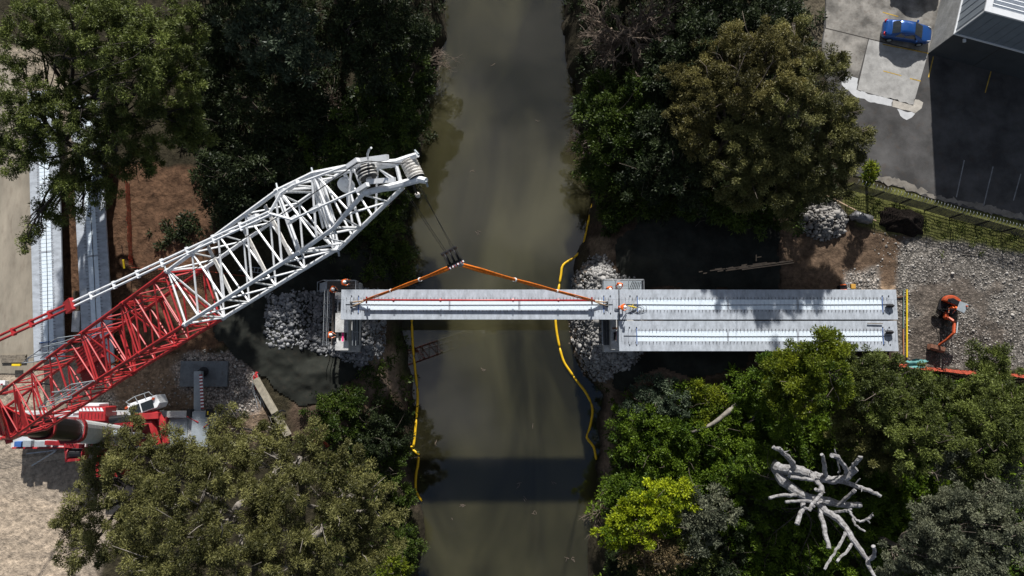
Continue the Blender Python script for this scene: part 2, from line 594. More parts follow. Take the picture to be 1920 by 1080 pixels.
sv = N.new('ShaderNodeMapRange'); sv.inputs['To Min'].default_value = 0.35; sv.inputs['To Max'].default_value = 1.7
L.new(sp.outputs[0], sv.inputs['Value'])
edge = N.new('ShaderNodeMapRange'); edge.inputs['From Min'].default_value = 0.25; edge.inputs['From Max'].default_value = 0.65; edge.inputs['To Min'].default_value = 1.0; edge.inputs['To Max'].default_value = 0.35
L.new(vo.outputs['Distance'], edge.inputs['Value'])
ml = N.new('ShaderNodeMath'); ml.operation = 'MULTIPLY'; L.new(sv.outputs[0], ml.inputs[0]); L.new(edge.outputs[0], ml.inputs[1])
mxv = N.new('ShaderNodeMix'); L.new(sa.outputs['Fac'], mxv.inputs['Factor']); mxv.inputs['A'].default_value = 1.0; L.new(ml.outputs[0], mxv.inputs['B'])
m2 = N.new('ShaderNodeMath'); m2.operation = 'MULTIPLY'; L.new(mxv.outputs[0], m2.inputs[0]); L.new(mr.outputs[0], m2.inputs[1])
vm = N.new('ShaderNodeVectorMath'); vm.operation = 'SCALE'; L.new(ca.outputs['Color'], vm.inputs[0]); L.new(m2.outputs[0], vm.inputs['Scale'])
L.new(vm.outputs[0], b.inputs['Base Color'])
bp = N.new('ShaderNodeBump'); bp.inputs['Strength'].default_value = 0.6; bp.inputs['Distance'].default_value = 0.12
L.new(m2.outputs[0], bp.inputs['Height']); L.new(bp.outputs[0], b.inputs['Normal'])
rgba = np.concatenate([Cc, np.ones(Cc.shape[:2] + (1,))], -1)
ground = np_mesh('ground', np.stack([X, Y, Z], -1).reshape(-1, 3), Q, gm, attrs={'Col': ('FLOAT_COLOR', rgba), 'stone': ('FLOAT', Ss)}, smooth=True)
tag(ground, kind='structure')

# ------------------------------------------------------------------ river
wm = bpy.data.materials.new('river_water')
wm.use_nodes = True
N, L = wm.node_tree.nodes, wm.node_tree.links
b = N['Principled BSDF']
b.inputs['Roughness'].default_value = 0.0
b.inputs['IOR'].default_value = 1.85
b.subsurface_method = 'BURLEY'
b.inputs['Subsurface Weight'].default_value = 0.8
b.inputs['Subsurface Radius'].default_value = (1.0, 1.0, 0.7)
b.inputs['Subsurface Scale'].default_value = 0.9
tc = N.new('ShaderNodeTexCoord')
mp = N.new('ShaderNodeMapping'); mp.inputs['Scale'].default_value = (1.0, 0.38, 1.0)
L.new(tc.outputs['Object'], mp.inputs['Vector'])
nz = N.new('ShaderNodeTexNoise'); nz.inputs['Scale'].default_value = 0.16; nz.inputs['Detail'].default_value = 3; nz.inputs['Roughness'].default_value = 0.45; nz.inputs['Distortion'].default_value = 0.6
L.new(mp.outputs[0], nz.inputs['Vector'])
rp = N.new('ShaderNodeValToRGB')  # dark and pale patches in the turbid colour imitate soft cloud reflections
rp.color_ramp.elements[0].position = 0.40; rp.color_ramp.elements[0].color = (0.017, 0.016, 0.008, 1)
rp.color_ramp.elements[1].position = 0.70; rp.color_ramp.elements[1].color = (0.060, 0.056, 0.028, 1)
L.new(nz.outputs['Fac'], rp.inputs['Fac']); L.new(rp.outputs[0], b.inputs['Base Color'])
n2 = N.new('ShaderNodeTexNoise'); n2.inputs['Scale'].default_value = 1.4; n2.inputs['Detail'].default_value = 3
L.new(mp.outputs[0], n2.inputs['Vector'])
bp = N.new('ShaderNodeBump'); bp.inputs['Strength'].default_value = 0.008; bp.inputs['Distance'].default_value = 0.05
L.new(n2.outputs['Fac'], bp.inputs['Height']); L.new(bp.outputs[0], b.inputs['Normal'])
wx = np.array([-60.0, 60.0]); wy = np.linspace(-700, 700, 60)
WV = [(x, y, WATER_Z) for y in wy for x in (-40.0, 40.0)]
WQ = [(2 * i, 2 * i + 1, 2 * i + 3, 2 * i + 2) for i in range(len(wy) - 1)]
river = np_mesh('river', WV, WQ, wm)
tag(river, kind='structure')


# ------------------------------------------------------------------ flat sheets: car park, slabs, markings
def sheet(name, pts, z, m, px=True, jitter=0.0, seed=1, step=0.6, kind='structure'):
    w = [P(p[0], p[1], z)[:2] for p in pts] if px else [np.array(p[:2]) for p in pts]
    rg = np.random.default_rng(seed)
    out = []
    for i in range(len(w)):
        a, b2 = w[i], w[(i + 1) % len(w)]
        n = max(1, int(np.linalg.norm(b2 - a) / step)) if jitter else 1
        for k in range(n):
            p = a + (b2 - a) * k / n
            if jitter and k:
                p = p + rg.normal(0, jitter, 2)
            out.append((p[0], p[1], z))
    bm = bmesh.new()
    f = bm.faces.new([bm.verts.new(p) for p in out])
    f.normal_update()
    if f.normal.z < 0:
        f.normal_flip()
    bmesh.ops.triangulate(bm, faces=bm.faces[:])
    me = bpy.data.meshes.new(name)
    bm.to_mesh(me)
    bm.free()
    me.materials.append(m)
    o = bpy.data.objects.new(name, me)
    col.objects.link(o)
    if kind:
        o['kind'] = kind
    return o


M['asphalt'] = mat('asphalt', (0.085, 0.083, 0.082), 0.9, var=0.5, scale=0.35, bump=0.25, bscale=14, dirt=0.25, spec=0.25)
M['slab_old'] = mat('slab_old', (0.27, 0.255, 0.23), 0.9, var=0.65, scale=0.6, bump=0.15, bscale=8, dirt=0.45)
M['slab_new'] = mat('slab_new', (0.38, 0.375, 0.36), 0.9, var=0.35, scale=0.9, bump=0.15, bscale=8, dirt=0.2)
M['patch_white'] = mat('patch_white', (0.52, 0.53, 0.54), 0.8, var=0.12, scale=2)
M['patch_cream'] = mat('patch_cream', (0.45, 0.42, 0.37), 0.9, var=0.25, scale=2)
M['dust'] = mat('dust', (0.24, 0.22, 0.19), 0.95, var=0.45, scale=0.8, dirt=0.4)
M['line_yellow'] = mat('line_yellow', (0.55, 0.36, 0.06), 0.8, var=0.5, scale=2.5)
M['line_white'] = mat('line_white', (0.24, 0.245, 0.25), 0.8, var=0.4, scale=2.5)
M['joint'] = mat('joint', (0.05, 0.045, 0.04), 0.9)
M['slab_beige'] = mat('slab_beige', (0.30, 0.265, 0.21), 0.9, var=0.35, scale=0.35, bump=0.12, bscale=6, dirt=0.3, stretch=(1.6, 0.5, 1))
sheet('concrete_hardstand', [(-250, 110), (38, 110), (56, 340), (61, 420), (64, 690), (56, 700), (-250, 700)], 0.0, M['slab_beige'], jitter=0.04, seed=2)
sheet('asphalt', [(1540, 128), (1560, -220), (2500, -220), (2500, 560), (1990, 432), (1920, 414), (1840, 396), (1745, 372), (1690, 352), (1640, 338), (1600, 330), (1575, 240)], 0.0, M['asphalt'], jitter=0.05, seed=3)
sheet('concrete_apron', [(1549, -200), (1549, 52), (1740, 99), (1764, 0), (1800, -200)], 0.004, M['slab_old'])
sheet('concrete_slab', [(1547, 53), (1541, 90), (1560, 132), (1609, 146), (1628.5, 72.5)], 0.004, M['slab_old'])
sheet('concrete_bay', [(1629.5, 72.8), (1740, 99.5), (1712, 198), (1607, 168)], 0.004, M['slab_new'])
sheet('white_patch', [(1580, 140), (1609, 147), (1606, 168), (1640, 178), (1676, 186), (1672, 199), (1640, 192), (1605, 182), (1592, 170), (1578, 158)], 0.004, M['patch_white'], jitter=0.07, seed=5, step=0.3)
sheet('cream_patch', [(1674, 186), (1706, 196), (1713, 196), (1714, 186), (1731, 192), (1728, 203), (1716, 212), (1698, 206), (1673, 200)], 0.004, M['patch_cream'], jitter=0.06, seed=6, step=0.4)
sheet('white_spill', [(1682, 204), (1716, 213), (1710, 220), (1700, 225), (1688, 217)], 0.008, M['patch_white'], jitter=0.06, seed=7, step=0.3)
sheet('dust_strip', [(1640, 337), (1648, 330), (1700, 340), (1750, 364), (1800, 376), (1850, 384), (1930, 405), (1930, 416), (1840, 395), (1745, 371), (1690, 351)], 0.004, M['dust'], jitter=0.10, seed=8, step=0.22)
for a in ([(1547, 51.5), (1547, 53.5), (1740, 100.6), (1740, 98.8)], [(1628, 72.5), (1606, 168), (1607.4, 168.4), (1629.4, 72.9)]):
    sheet('slab_joint', a, 0.008, M['joint'])
for k, (a, b2, w) in enumerate([((1750, 106), (1741, 145), 0.10), ((1858, 134), (1847, 174), 0.10), ((1655, 83), (1740, 100), 0.12), ((1706, 147), (1726, 152), 0.10), ((1656, 133), (1690, 142), 0.08), ((1655, 23), (1684, 31), 0.1)]):
    pa, pb = P(*a, 0), P(*b2, 0)
    d = (pb - pa) / np.linalg.norm(pb - pa)
    n = np.array([-d[1], d[0], 0]) * w / 2
    tag(sheet('painted_line', [pa + n, pb + n, pb - n, pa - n], 0.012, M['line_yellow'], px=False, kind='structure'))
for a, b2 in [((1808, 300), (1793, 370)), ((1862, 312), (1844, 386)), ((1914, 326), (1900, 376))]:
    pa, pb = P(*a, 0), P(*b2, 0)
    d = (pb - pa) / np.linalg.norm(pb - pa)
    n = np.array([-d[1], d[0], 0]) * 0.05
    sheet('painted_line', [pa + n, pb + n, pb - n, pa - n], 0.012, M['line_white'], px=False)
sheet('pit_cover', [(1560, 82), (1572, 85), (1568, 99), (1555, 96)], 0.008, M['joint'])
sheet('pit_cover', [(1561, 83.2), (1571, 85.8), (1567.4, 97.8), (1556.2, 95.2)], 0.012, M['slab_old'])


# ------------------------------------------------------------------ draped cloth (geotextile)
def drape(name, poly, label, off=0.05, step=0.16, seed=2, wr=0.05):
    w = np.array([G(x, y)[:2] for x, y in poly])
    x0, y0 = w.min(0) - 0.3
    x1, y1 = w.max(0) + 0.3
    xs, ys = np.arange(x0, x1, step), np.arange(y0, y1, step)
    X, Y = np.meshgrid(xs, ys)
    jx, jy = (fbm(X, Y, 0.6, 3, seed) - 0.5) * 0.9, (fbm(X, Y, 0.6, 3, seed + 9) - 0.5) * 0.9
    ins = in_poly(X + jx, Y + jy, w)
    ridge = 1 - np.abs(fbm(X, Y + 0.6 * X, 0.45, 3, seed + 20) - 0.5) * 9
    Z = height(X, Y) + off + wr * np.clip(ridge, 0, 1) + (fbm(X, Y, 1.3, 2, seed + 30)) * 0.05
    nxx = len(xs)
    id_ = np.arange(X.size).reshape(X.shape)
    q = np.stack([id_[:-1, :-1], id_[:-1, 1:], id_[1:, 1:], id_[1:, :-1]], -1).reshape(-1, 4)
    keep = ins.reshape(-1)[q].all(1)
    q = q[keep]
    u, inv = np.unique(q, return_inverse=True)
    V = np.stack([X, Y, Z], -1).reshape(-1, 3)[u]
    o = np_mesh(name, V, inv.reshape(q.shape), M['geotextile'], smooth=True)
    return tag(o, label, 'ground cloth', 'geotextile sheets on the river banks')


drape('geotextile_sheet', [(400, 600), (500, 545), (620, 530), (700, 540), (700, 640), (682, 690), (682, 705), (600, 765), (555, 768), (500, 715), (440, 670), (405, 640)], 'dark olive geotextile sheet spread below the left rock platform', wr=0.09)
drape('geotextile_sheet', [(480, 500), (600, 470), (740, 470), (745, 530), (600, 545), (480, 545)], 'dark geotextile sheet under the white crane boom, above the left platform', seed=7)
drape('geotextile_sheet', [(1152, 445), (1190, 425), (1200, 406), (1330, 404), (1460, 420), (1462, 545), (1180, 545), (1155, 500)], 'large dark geotextile sheet with bamboo-coloured battens lying on it, above the right deck', seed=12, wr=0.06)
drape('geotextile_sheet', [(1150, 700), (1215, 655), (1300, 650), (1410, 655), (1400, 690), (1300, 715), (1262, 700), (1240, 690), (1200, 705), (1165, 740), (1150, 725)], 'dark geotextile sheet along the lower edge of the right deck beside the rocks', seed=17)


# ------------------------------------------------------------------ stones
ICO_V = None
def ico():
    bm = bmesh.new()
    bmesh.ops.create_icosphere(bm, subdivisions=1, radius=1.0)
    v = np.array([p.co[:] for p in bm.verts])
    f = np.array([[q.index for q in t.verts] for t in bm.faces])
    bm.free()
    return v, f


ICO_V, ICO_F = ico()


def stone_mat(name, c, c2, spec=0.3):
    m = bpy.data.materials.new(name)
    m.use_nodes = True
    N, L = m.node_tree.nodes, m.node_tree.links
    b = N['Principled BSDF']
    b.inputs['Roughness'].default_value = 0.85
    b.inputs['Specular IOR Level'].default_value = spec
    ge = N.new('ShaderNodeNewGeometry')
    tc = N.new('ShaderNodeTexCoord')
    nz = N.new('ShaderNodeTexNoise'); nz.inputs['Scale'].default_value = 5; nz.inputs['Detail'].default_value = 5
    L.new(tc.outputs['Object'], nz.inputs['Vector'])
    ad = N.new('ShaderNodeMath'); ad.operation = 'MULTIPLY_ADD'; ad.inputs[1].default_value = 0.7
    L.new(nz.outputs['Fac'], ad.inputs[0])
    ad2 = N.new('ShaderNodeMath'); ad2.operation = 'MULTIPLY_ADD'; ad2.inputs[1].default_value = 0.75; ad2.inputs[2].default_value = -0.22
    L.new(ge.outputs['Random Per Island'], ad2.inputs[0]); L.new(ad2.outputs[0], ad.inputs[2])
    rp = N.new('ShaderNodeValToRGB')
    rp.color_ramp.elements[0].color = (*c, 1); rp.color_ramp.elements[1].color = (*c2, 1)
    L.new(ad.outputs[0], rp.inputs['Fac']); L.new(rp.outputs[0], b.inputs['Base Color'])
    return m


def stones(name, centres, sizes, m, seed, flat=0.7):
    rg = np.random.default_rng(seed)
    n = len(centres)
    nv = len(ICO_V)
    k = 1 + rg.normal(0, 0.17, (n, nv, 1))
    V = ICO_V[None] * k
    # clip against two random planes for broken faces
    for _ in range(4):
        d = rg.normal(0, 1, (n, 1, 3))
        d /= np.linalg.norm(d, axis=2, keepdims=True)
        h = (V * d).sum(2, keepdims=True) - rg.uniform(0.45, 0.8, (n, 1, 1))
        V = V - d * np.maximum(h, 0)
    sc3 = np.asarray(sizes)[:, None, None] * rg.uniform(0.65, 1.25, (n, 1, 3)) * np.array([1, 1, flat])
    V = V * sc3
    a = rg.uniform(0, 6.283, n)
    ca, sa = np.cos(a)[:, None], np.sin(a)[:, None]
    x, y = V[:, :, 0] * ca - V[:, :, 1] * sa, V[:, :, 0] * sa + V[:, :, 1] * ca
    t = rg.uniform(-0.6, 0.6, n)
    ct, st = np.cos(t)[:, None], np.sin(t)[:, None]
    z = V[:, :, 2]
    V = np.stack([x, y * ct - z * st, y * st + z * ct], -1) + np.asarray(centres)[:, None]
    Fq = (ICO_F[None] + (np.arange(n) * nv)[:, None, None]).reshape(-1, 3)
    return np_mesh(name, V.reshape(-1, 3), Fq, m)


def scatter_poly(poly, spacing, seed, edge=0.0):
    """even but irregular points over the ground inside an outline"""
    rg = np.random.default_rng(seed)
    w = np.array([G(x, y)[:2] for x, y in poly])
    x0, y0 = w.min(0)
    x1, y1 = w.max(0)
    xs, ys = np.arange(x0, x1, spacing), np.arange(y0, y1, spacing)
    X, Y = np.meshgrid(xs, ys)
    X = X + rg.uniform(-0.5, 0.5, X.shape) * spacing
    Y = Y + rg.uniform(-0.5, 0.5, X.shape) * spacing
    ins = in_poly(X + rg.normal(0, edge, X.shape), Y + rg.normal(0, edge, X.shape), w)
    X, Y = X[ins], Y[ins]
    return X, Y, height(X, Y)


M['rock_blue'] = stone_mat('rock_blue', (0.06, 0.063, 0.068), (0.32, 0.325, 0.335))
M['rock_pale'] = stone_mat('rock_pale', (0.07, 0.07, 0.07), (0.40, 0.39, 0.375))
M['rock_brown'] = stone_mat('rock_brown', (0.06, 0.045, 0.035), (0.30, 0.235, 0.18))
M['gravel_mix'] = stone_mat('gravel_mix', (0.08, 0.07, 0.06), (0.47, 0.445, 0.41))


def rock_field(name, poly, spacing, size, m, seed, label=None, edge=0.15, layers=2, cat=None):
    cs, ss = [], []
    rg = np.random.default_rng(seed)
    for k in range(layers):
        x, y, z = scatter_poly(poly, spacing, seed + k, edge)
        s = size * np.exp(rg.normal(0, 0.32, len(x)))
        cs.append(np.stack([x, y, z + s * (0.1 + 0.3 * k)], -1))
        ss.append(s)
    return tag(stones(name, np.concatenate(cs), np.concatenate(ss), m, seed), kind='stuff')


rock_field('rock_rubble', [(500, 556), (560, 548), (640, 540), (720, 545), (722, 590), (728, 615), (724, 650), (718, 672), (695, 675), (680, 692), (668, 688), (640, 668), (600, 660), (560, 652), (500, 645), (498, 600)], 0.21, 0.145, M['rock_blue'], 101, layers=3)
rock_field('rock_rubble', [(1075, 520), (1100, 490), (1120, 476), (1140, 490), (1150, 515), (1190, 525), (1206, 540), (1206, 660), (1180, 690), (1150, 700), (1130, 718), (1110, 705), (1092, 690), (1080, 665), (1070, 620), (1068, 570)], 0.21, 0.15, M['rock_pale'], 111, layers=3)
rock_field('rock_rubble', [(1068, 560), (1080, 520), (1105, 485), (1112, 495), (1092, 540), (1086, 600), (1085, 650), (1095, 685), (1110, 705), (1100, 706), (1082, 680), (1070, 640)], 0.34, 0.2, M['rock_brown'], 121, layers=1)
gx_, gy_, gz_ = scatter_poly([(1684, 462), (1760, 455), (1925, 488), (1925, 690), (1740, 688), (1684, 660)], 0.19, 131, 0.3)
rgv = np.random.default_rng(5)
keep = (rgv.random(len(gx_)) < 0.85) & (fbm(gx_, gy_, 0.33, 4, 71) + rgv.normal(0, 0.05, len(gx_)) > 0.39)
gx_, gy_, gz_ = gx_[keep], gy_[keep], gz_[keep]
tag(stones('gravel', np.stack([gx_, gy_, gz_ + 0.01], -1), 0.055 * np.exp(rgv.normal(0, 0.4, len(gx_))), M['gravel_mix'], 132), kind='stuff')
for pl, sd_ in (([(322, 690), (345, 662), (430, 657), (478, 700), (484, 775), (400, 792), (385, 740), (335, 735)], 141), ([(1585, 512), (1640, 502), (1650, 545), (1580, 548)], 151), ([(230, 730), (330, 690), (460, 790), (300, 830)], 161), ([(1640, 425), (1700, 440), (1700, 520), (1640, 500)], 171), ([(180, 745), (215, 735), (235, 780), (190, 790)], 181)):
    x, y, z = scatter_poly(pl, 0.2 if sd_ not in (161, 171) else 0.4, sd_, 0.4)
    tag(stones('gravel', np.stack([x, y, z + 0.01], -1), 0.065 * np.exp(rgv.normal(0, 0.42, len(x))), M['gravel_mix'], sd_ + 1), kind='stuff')
# rock pile near the fence: stones heaped on the ground
c0 = G(1541, 413)
rg = np.random.default_rng(77)
cs, ss = [], []
for _ in range(900):
    a, r = rg.uniform(0, 6.283), math.sqrt(rg.random()) * 2.15
    x, y = c0[0] + r * math.cos(a) * 1.0, c0[1] + r * math.sin(a) * 0.88
    h = max(0, 0.95 * (1 - (r / 2.2) ** 1.6))
    s = 0.125 * math.exp(rg.normal(0, 0.38))
    cs.append((x, y, H1(x, y) + h * rg.uniform(0.8, 1.0) + s * 0.2))
    ss.append(s)
tag(stones('rock_pile', np.array(cs), np.array(ss), stone_mat('heap_stone', (0.075, 0.07, 0.065), (0.36, 0.345, 0.325)), 78), 'round heap of pale broken rocks at the edge of the trees', 'rock pile')
# black soil heap
bm = MB()
c0 = G(1690, 415)
n, mrows = 40, 14
hx = P(1732, 415, 0)[0] - P(1690, 415, 0)[0]
vs, fs = [], []
for i in range(mrows + 1):
    t = i / mrows
    for k in range(n):
        a = 2 * math.pi * k / n
        rr = t * (1 + 0.25 * (vnoise(np.array([k * 0.5]), np.array([3.0]), 3)[0] - 0.5))
        sx = abs(math.cos(a)) ** 0.7 * math.copysign(1, math.cos(a))
        sy = abs(math.sin(a)) ** 0.7 * math.copysign(1, math.sin(a))
        x, y = c0[0] + hx * rr * sx, c0[1] + 1.25 * rr * sy - 0.15 * hx * rr * sx
        zz = 1.0 * (1 - t ** 1.8) * (0.75 + 0.5 * vnoise(np.array([x * 2.2]), np.array([y * 2.2]), 4)[0]) - 0.06 * (t > 0.95)
        vs.append((x, y, H1(x, y) + zz))
for i in range(mrows):
    for k in range(n):
        fs.append((i * n + k, i * n + (k + 1) % n, (i + 1) * n + (k + 1) % n, (i + 1) * n + k))
bm.add(vs, fs)
M['topsoil'] = mat('topsoil', (0.018, 0.014, 0.012), 1.0, var=0.6, scale=3, bump=1.0, bscale=6, spec=0.1)
tag(bm.build('soil_heap', M['topsoil'], smooth=True), 'black mound of topsoil heaped below the fence', 'soil heap')


# ------------------------------------------------------------------ trees and shrubs
LM = {
    'olive': leaf_mat('leaf_olive', (0.030, 0.033, 0.010), (0.235, 0.230, 0.078), spec=0.2),
    'brownish': leaf_mat('leaf_brownish', (0.032, 0.032, 0.012), (0.250, 0.222, 0.072), spec=0.2),
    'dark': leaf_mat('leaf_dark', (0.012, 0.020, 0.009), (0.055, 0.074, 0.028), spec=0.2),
    'bright': leaf_mat('leaf_bright', (0.028, 0.055, 0.006), (0.215, 0.250, 0.016), spec=0.2),
    'yellow': leaf_mat('leaf_yellow', (0.040, 0.085, 0.005), (0.44, 0.50, 0.018), spec=0.2),
    'grey': leaf_mat('leaf_grey', (0.040, 0.050, 0.034), (0.210, 0.220, 0.140), spec=0.2),
    'bluish': leaf_mat('leaf_bluish', (0.020, 0.036, 0.022), (0.125, 0.160, 0.095), spec=0.25),
    'shrub': leaf_mat('leaf_shrub', (0.014, 0.030, 0.005), (0.085, 0.125, 0.018), spec=0.2),
    'mid': leaf_mat('leaf_mid', (0.026, 0.036, 0.010), (0.185, 0.225, 0.052), spec=0.2),
    'lush': leaf_mat('leaf_lush', (0.022, 0.050, 0.005), (0.150, 0.225, 0.018), spec=0.2),
    'straw': leaf_mat('leaf_straw', (0.06, 0.05, 0.025), (0.26, 0.19, 0.10), spec=0.1),
}


def leaf_cloud(blobs, rg, leaf=0.42, width=0.15, dens=3.0, clump=0.55, hang=0.35, gap=0.0, flat=0.8):
    """blobs: (x, y, z, r).  Clumps of leaves over the dome of each blob."""
    Vs, Ts = [], []
    for (x, y, z, r) in blobs:
        nc = max(5, int(5.5 * (r / clump) ** 1.75 * 0.42))
        d = rg.normal(0, 1, (nc, 3))
        d[:, 2] = np.abs(d[:, 2]) * 1.0 - 0.25
        d /= np.linalg.norm(d, axis=1, keepdims=True)
        rad = r * (0.35 + 0.65 * rg.random(nc) ** 0.45) * (1 + 0.24 * rg.normal(0, 1, nc))
        cc = np.array([x, y, z]) + d * rad[:, None] * np.array([1, 1, flat])
        if gap:
            k = rg.random(nc) > gap
            cc, d = cc[k], d[k]
        nc = len(cc)
        nl_tot = dens * math.pi * r * r / (leaf * width * 0.25)
        nl = max(12, int(nl_tot / max(nc, 1)))
        cr = clump * rg.uniform(0.55, 1.25, nc)
        tint = np.clip(rg.normal(0.38, 0.22, nc) + rg.normal(0, 0.13), 0, 1)
        g = rg.normal(0, 1, (nc, nl, 3))
        g /= np.linalg.norm(g, axis=2, keepdims=True)
        g *= rg.random((nc, nl, 1)) ** 0.5
        pos = cc[:, None] + g * cr[:, None, None] * np.array([1, 1, 0.65])
        dr = g * 0.9 + rg.normal(0, 0.55, g.shape) + d[:, None] * 0.35
        dr[:, :, 2] -= hang
        dr /= np.linalg.norm(dr, axis=2, keepdims=True)
        nrm = rg.normal(0, 0.75, g.shape)
        nrm[:, :, 2] += 0.75
        sd_ = np.cross(dr, nrm)
        sd_ /= np.linalg.norm(sd_, axis=2, keepdims=True) + 1e-6
        Ls = leaf * rg.uniform(0.6, 1.35, (nc, nl, 1))
        Ws = width * rg.uniform(0.6, 1.3, (nc, nl, 1)) * 0.5
        mid = pos + dr * Ls * 0.45
        quad = np.stack([pos, mid + sd_ * Ws, pos + dr * Ls, mid - sd_ * Ws], 2)
        Vs.append(quad.reshape(-1, 3))
        t = tint[:, None] + rg.normal(0, 0.05, (nc, nl))
        Ts.append(np.repeat(t.reshape(-1), 4))
    V, T = np.concatenate(Vs), np.concatenate(Ts)
    return V, np.arange(len(V)).reshape(-1, 4), np.clip(T, 0, 1)


def limb(mb, a, b2, r0, r1, rg, bend=0.12, seg=6, n=6):
    a, b2 = np.array(a, float), np.array(b2, float)
    Ln = np.linalg.norm(b2 - a)
    pts = []
    off1, off2 = rg.normal(0, bend * Ln, 3), rg.normal(0, bend * Ln * 0.5, 3)
    for i in range(n + 1):
        t = i / n
        s = math.sin(math.pi * t)
        pts.append(a + (b2 - a) * t + off1 * s + off2 * math.sin(2 * math.pi * t))
    mb.path(pts, [r0 + (r1 - r0) * i / n for i in range(n + 1)], seg)
    return pts


TREE_SEED = [100]
NLEAF = [0]


def tree(label, blobs, species, bark='bark', name='tree', cat='tree', base=None, group=None, sub=3, tr=None, **kw):
    """blobs: (px, py, radius px, z).  Trunk from the ground, limbs to every lobe of the crown."""
    TREE_SEED[0] += 1
    rg = np.random.default_rng(TREE_SEED[0])
    wb = []
    for (px, py, rp_, z) in blobs:
        c = P(px, py, z)
        r = rp_ * (CAM_H - z) / F_PX
        wb.append((c[0], c[1], c[2] - r * 0.45, r))
        for _ in range(sub):
            a = rg.uniform(0, 6.283)
            k = r * rg.uniform(0.5, 1.08)
            wb.append((c[0] + k * math.cos(a), c[1] + k * math.sin(a), c[2] - r * 0.45 + rg.uniform(-0.45, 0.25) * r, r * rg.uniform(0.38, 0.6)))
    main = wb[::sub + 1]
    if base is None:
        cx = sum(w[0] * w[3] for w in main) / sum(w[3] for w in main)
        cy = sum(w[1] * w[3] for w in main) / sum(w[3] for w in main)
    else:
        cx, cy = G(*base)[:2]
    gz = H1(cx, cy)
    t = thing(name, label, cat, (cx, cy, gz), group)
    mb = MB()
    ztop = max(w[2] for w in main)
    hgt = max(ztop - gz, 0.5)
    r0 = tr or max(0.05, 0.022 * hgt + 0.03)
    fork = np.array([cx + rg.normal(0, 0.03 * hgt), cy + rg.normal(0, 0.03 * hgt), gz + hgt * 0.45])
    limb(mb, (cx, cy, gz - 0.3), fork, r0, r0 * 0.75, rg, 0.03, 8)
    for w in main:
        tip = np.array([w[0], w[1], w[2] + w[3] * 0.3])
        pts = limb(mb, fork, tip, r0 * 0.6, r0 * 0.14, rg, 0.09, 6, 7)
        for k in range(5):
            s = pts[rg.integers(3, 7)]
            e = np.array(w[:3]) + rg.normal(0, 0.5, 3) * w[3]
            e[2] = max(e[2], s[2] - 0.4) + w[3] * 0.25
            limb(mb, s, e, r0 * 0.2, 0.015, rg, 0.1, 4, 4)
    mb.build('trunk', M[bark], t, smooth=True)
    V, Q, T = leaf_cloud(wb, rg, **kw)
    NLEAF[0] += len(Q)
    np_mesh('crown', V, Q, LM[species], t, {'tint': ('FLOAT', T)})
    return t


def bare_tree(label, base, tips, mname, r0=0.18, seed=1, twigs=10, depth=3, name='bare_tree', zb=None, reach=1.0):
    """leafless tree: branches that fork until they are twigs"""
    rg = np.random.default_rng(seed)
    b0 = G(*base) if zb is None else P(base[0], base[1], zb)
    g = H1(b0[0], b0[1])
    t = thing(name, label, 'tree', (b0[0], b0[1], g))
    mb = MB()
    fork = np.array([b0[0], b0[1], max(b0[2], g) + 1.2])
    mb.path([(b0[0], b0[1], g - 0.3), fork], [r0, r0 * 0.8], 7)

    def grow(p, d, Ln, r, k):
        q = p + d * Ln
        q2 = p + d * Ln * 0.5 + rg.normal(0, 0.07 * Ln, 3)
        mb.path([p, q2, q], [r, r * 0.8, r * 0.55], 5 if k else 3)
        if k == 0:
            return
        for _ in range(twigs if k == 1 else rg.integers(3, 6)):
            s = p + (q - p) * rg.uniform(0.35, 1.0)
            dd = d + rg.normal(0, 0.55, 3) + np.array([0, 0, 0.12])
            dd /= np.linalg.norm(dd)
            grow(s, dd, Ln * rg.uniform(0.4, 0.72), max(0.012, r * 0.5), k - 1)

    for (px, py, z) in tips:
        e = P(px, py, z)
        v = e - fork
        Ln = np.linalg.norm(v)
        grow(fork, v / Ln, Ln * 0.62 * reach, r0 * 0.6, depth - 1)
    mb.build('trunk', M[mname], t, smooth=True)
    return t


# --- top left: tall gums over the stored girders
eg = dict(leaf=0.22, width=0.07, dens=1.75, clump=0.42, hang=0.45, gap=0.12)
tree('tall olive gum filling the upper left corner, above the stored girders', [(190, 30, 75, 15), (280, 70, 65, 16), (120, 20, 60, 14), (320, 150, 55, 13), (240, 150, 70, 15), (350, 200, 22, 11), (150, 105, 42, 13), (325, 35, 45, 14), (330, 100, 40, 13)], 'mid', 'bark_dark', base=(212, 250), **eg)
tree('dark olive gum at the left edge with bare limbs reaching over the sand', [(30, 30, 45, 13), (45, 175, 50, 12), (20, 110, 22, 11), (110, 190, 50, 12), (10, 210, 40, 11), (70, 70, 40, 12)], 'mid', 'bark_dark', base=(208, 300), **eg)
tree('spreading gum whose lower boughs hang across both stored girders', [(60, 255, 45, 11), (200, 250, 60, 12), (290, 230, 55, 11), (150, 320, 38, 9), (115, 352, 34, 9), (95, 395, 28, 8), (60, 430, 16, 8), (46, 458, 14, 8), (180, 355, 30, 9), (20, 280, 40, 10), (340, 235, 40, 10), (250, 300, 40, 9), (150, 400, 12, 8)], 'mid', 'bark_dark', base=(216, 320), **eg)
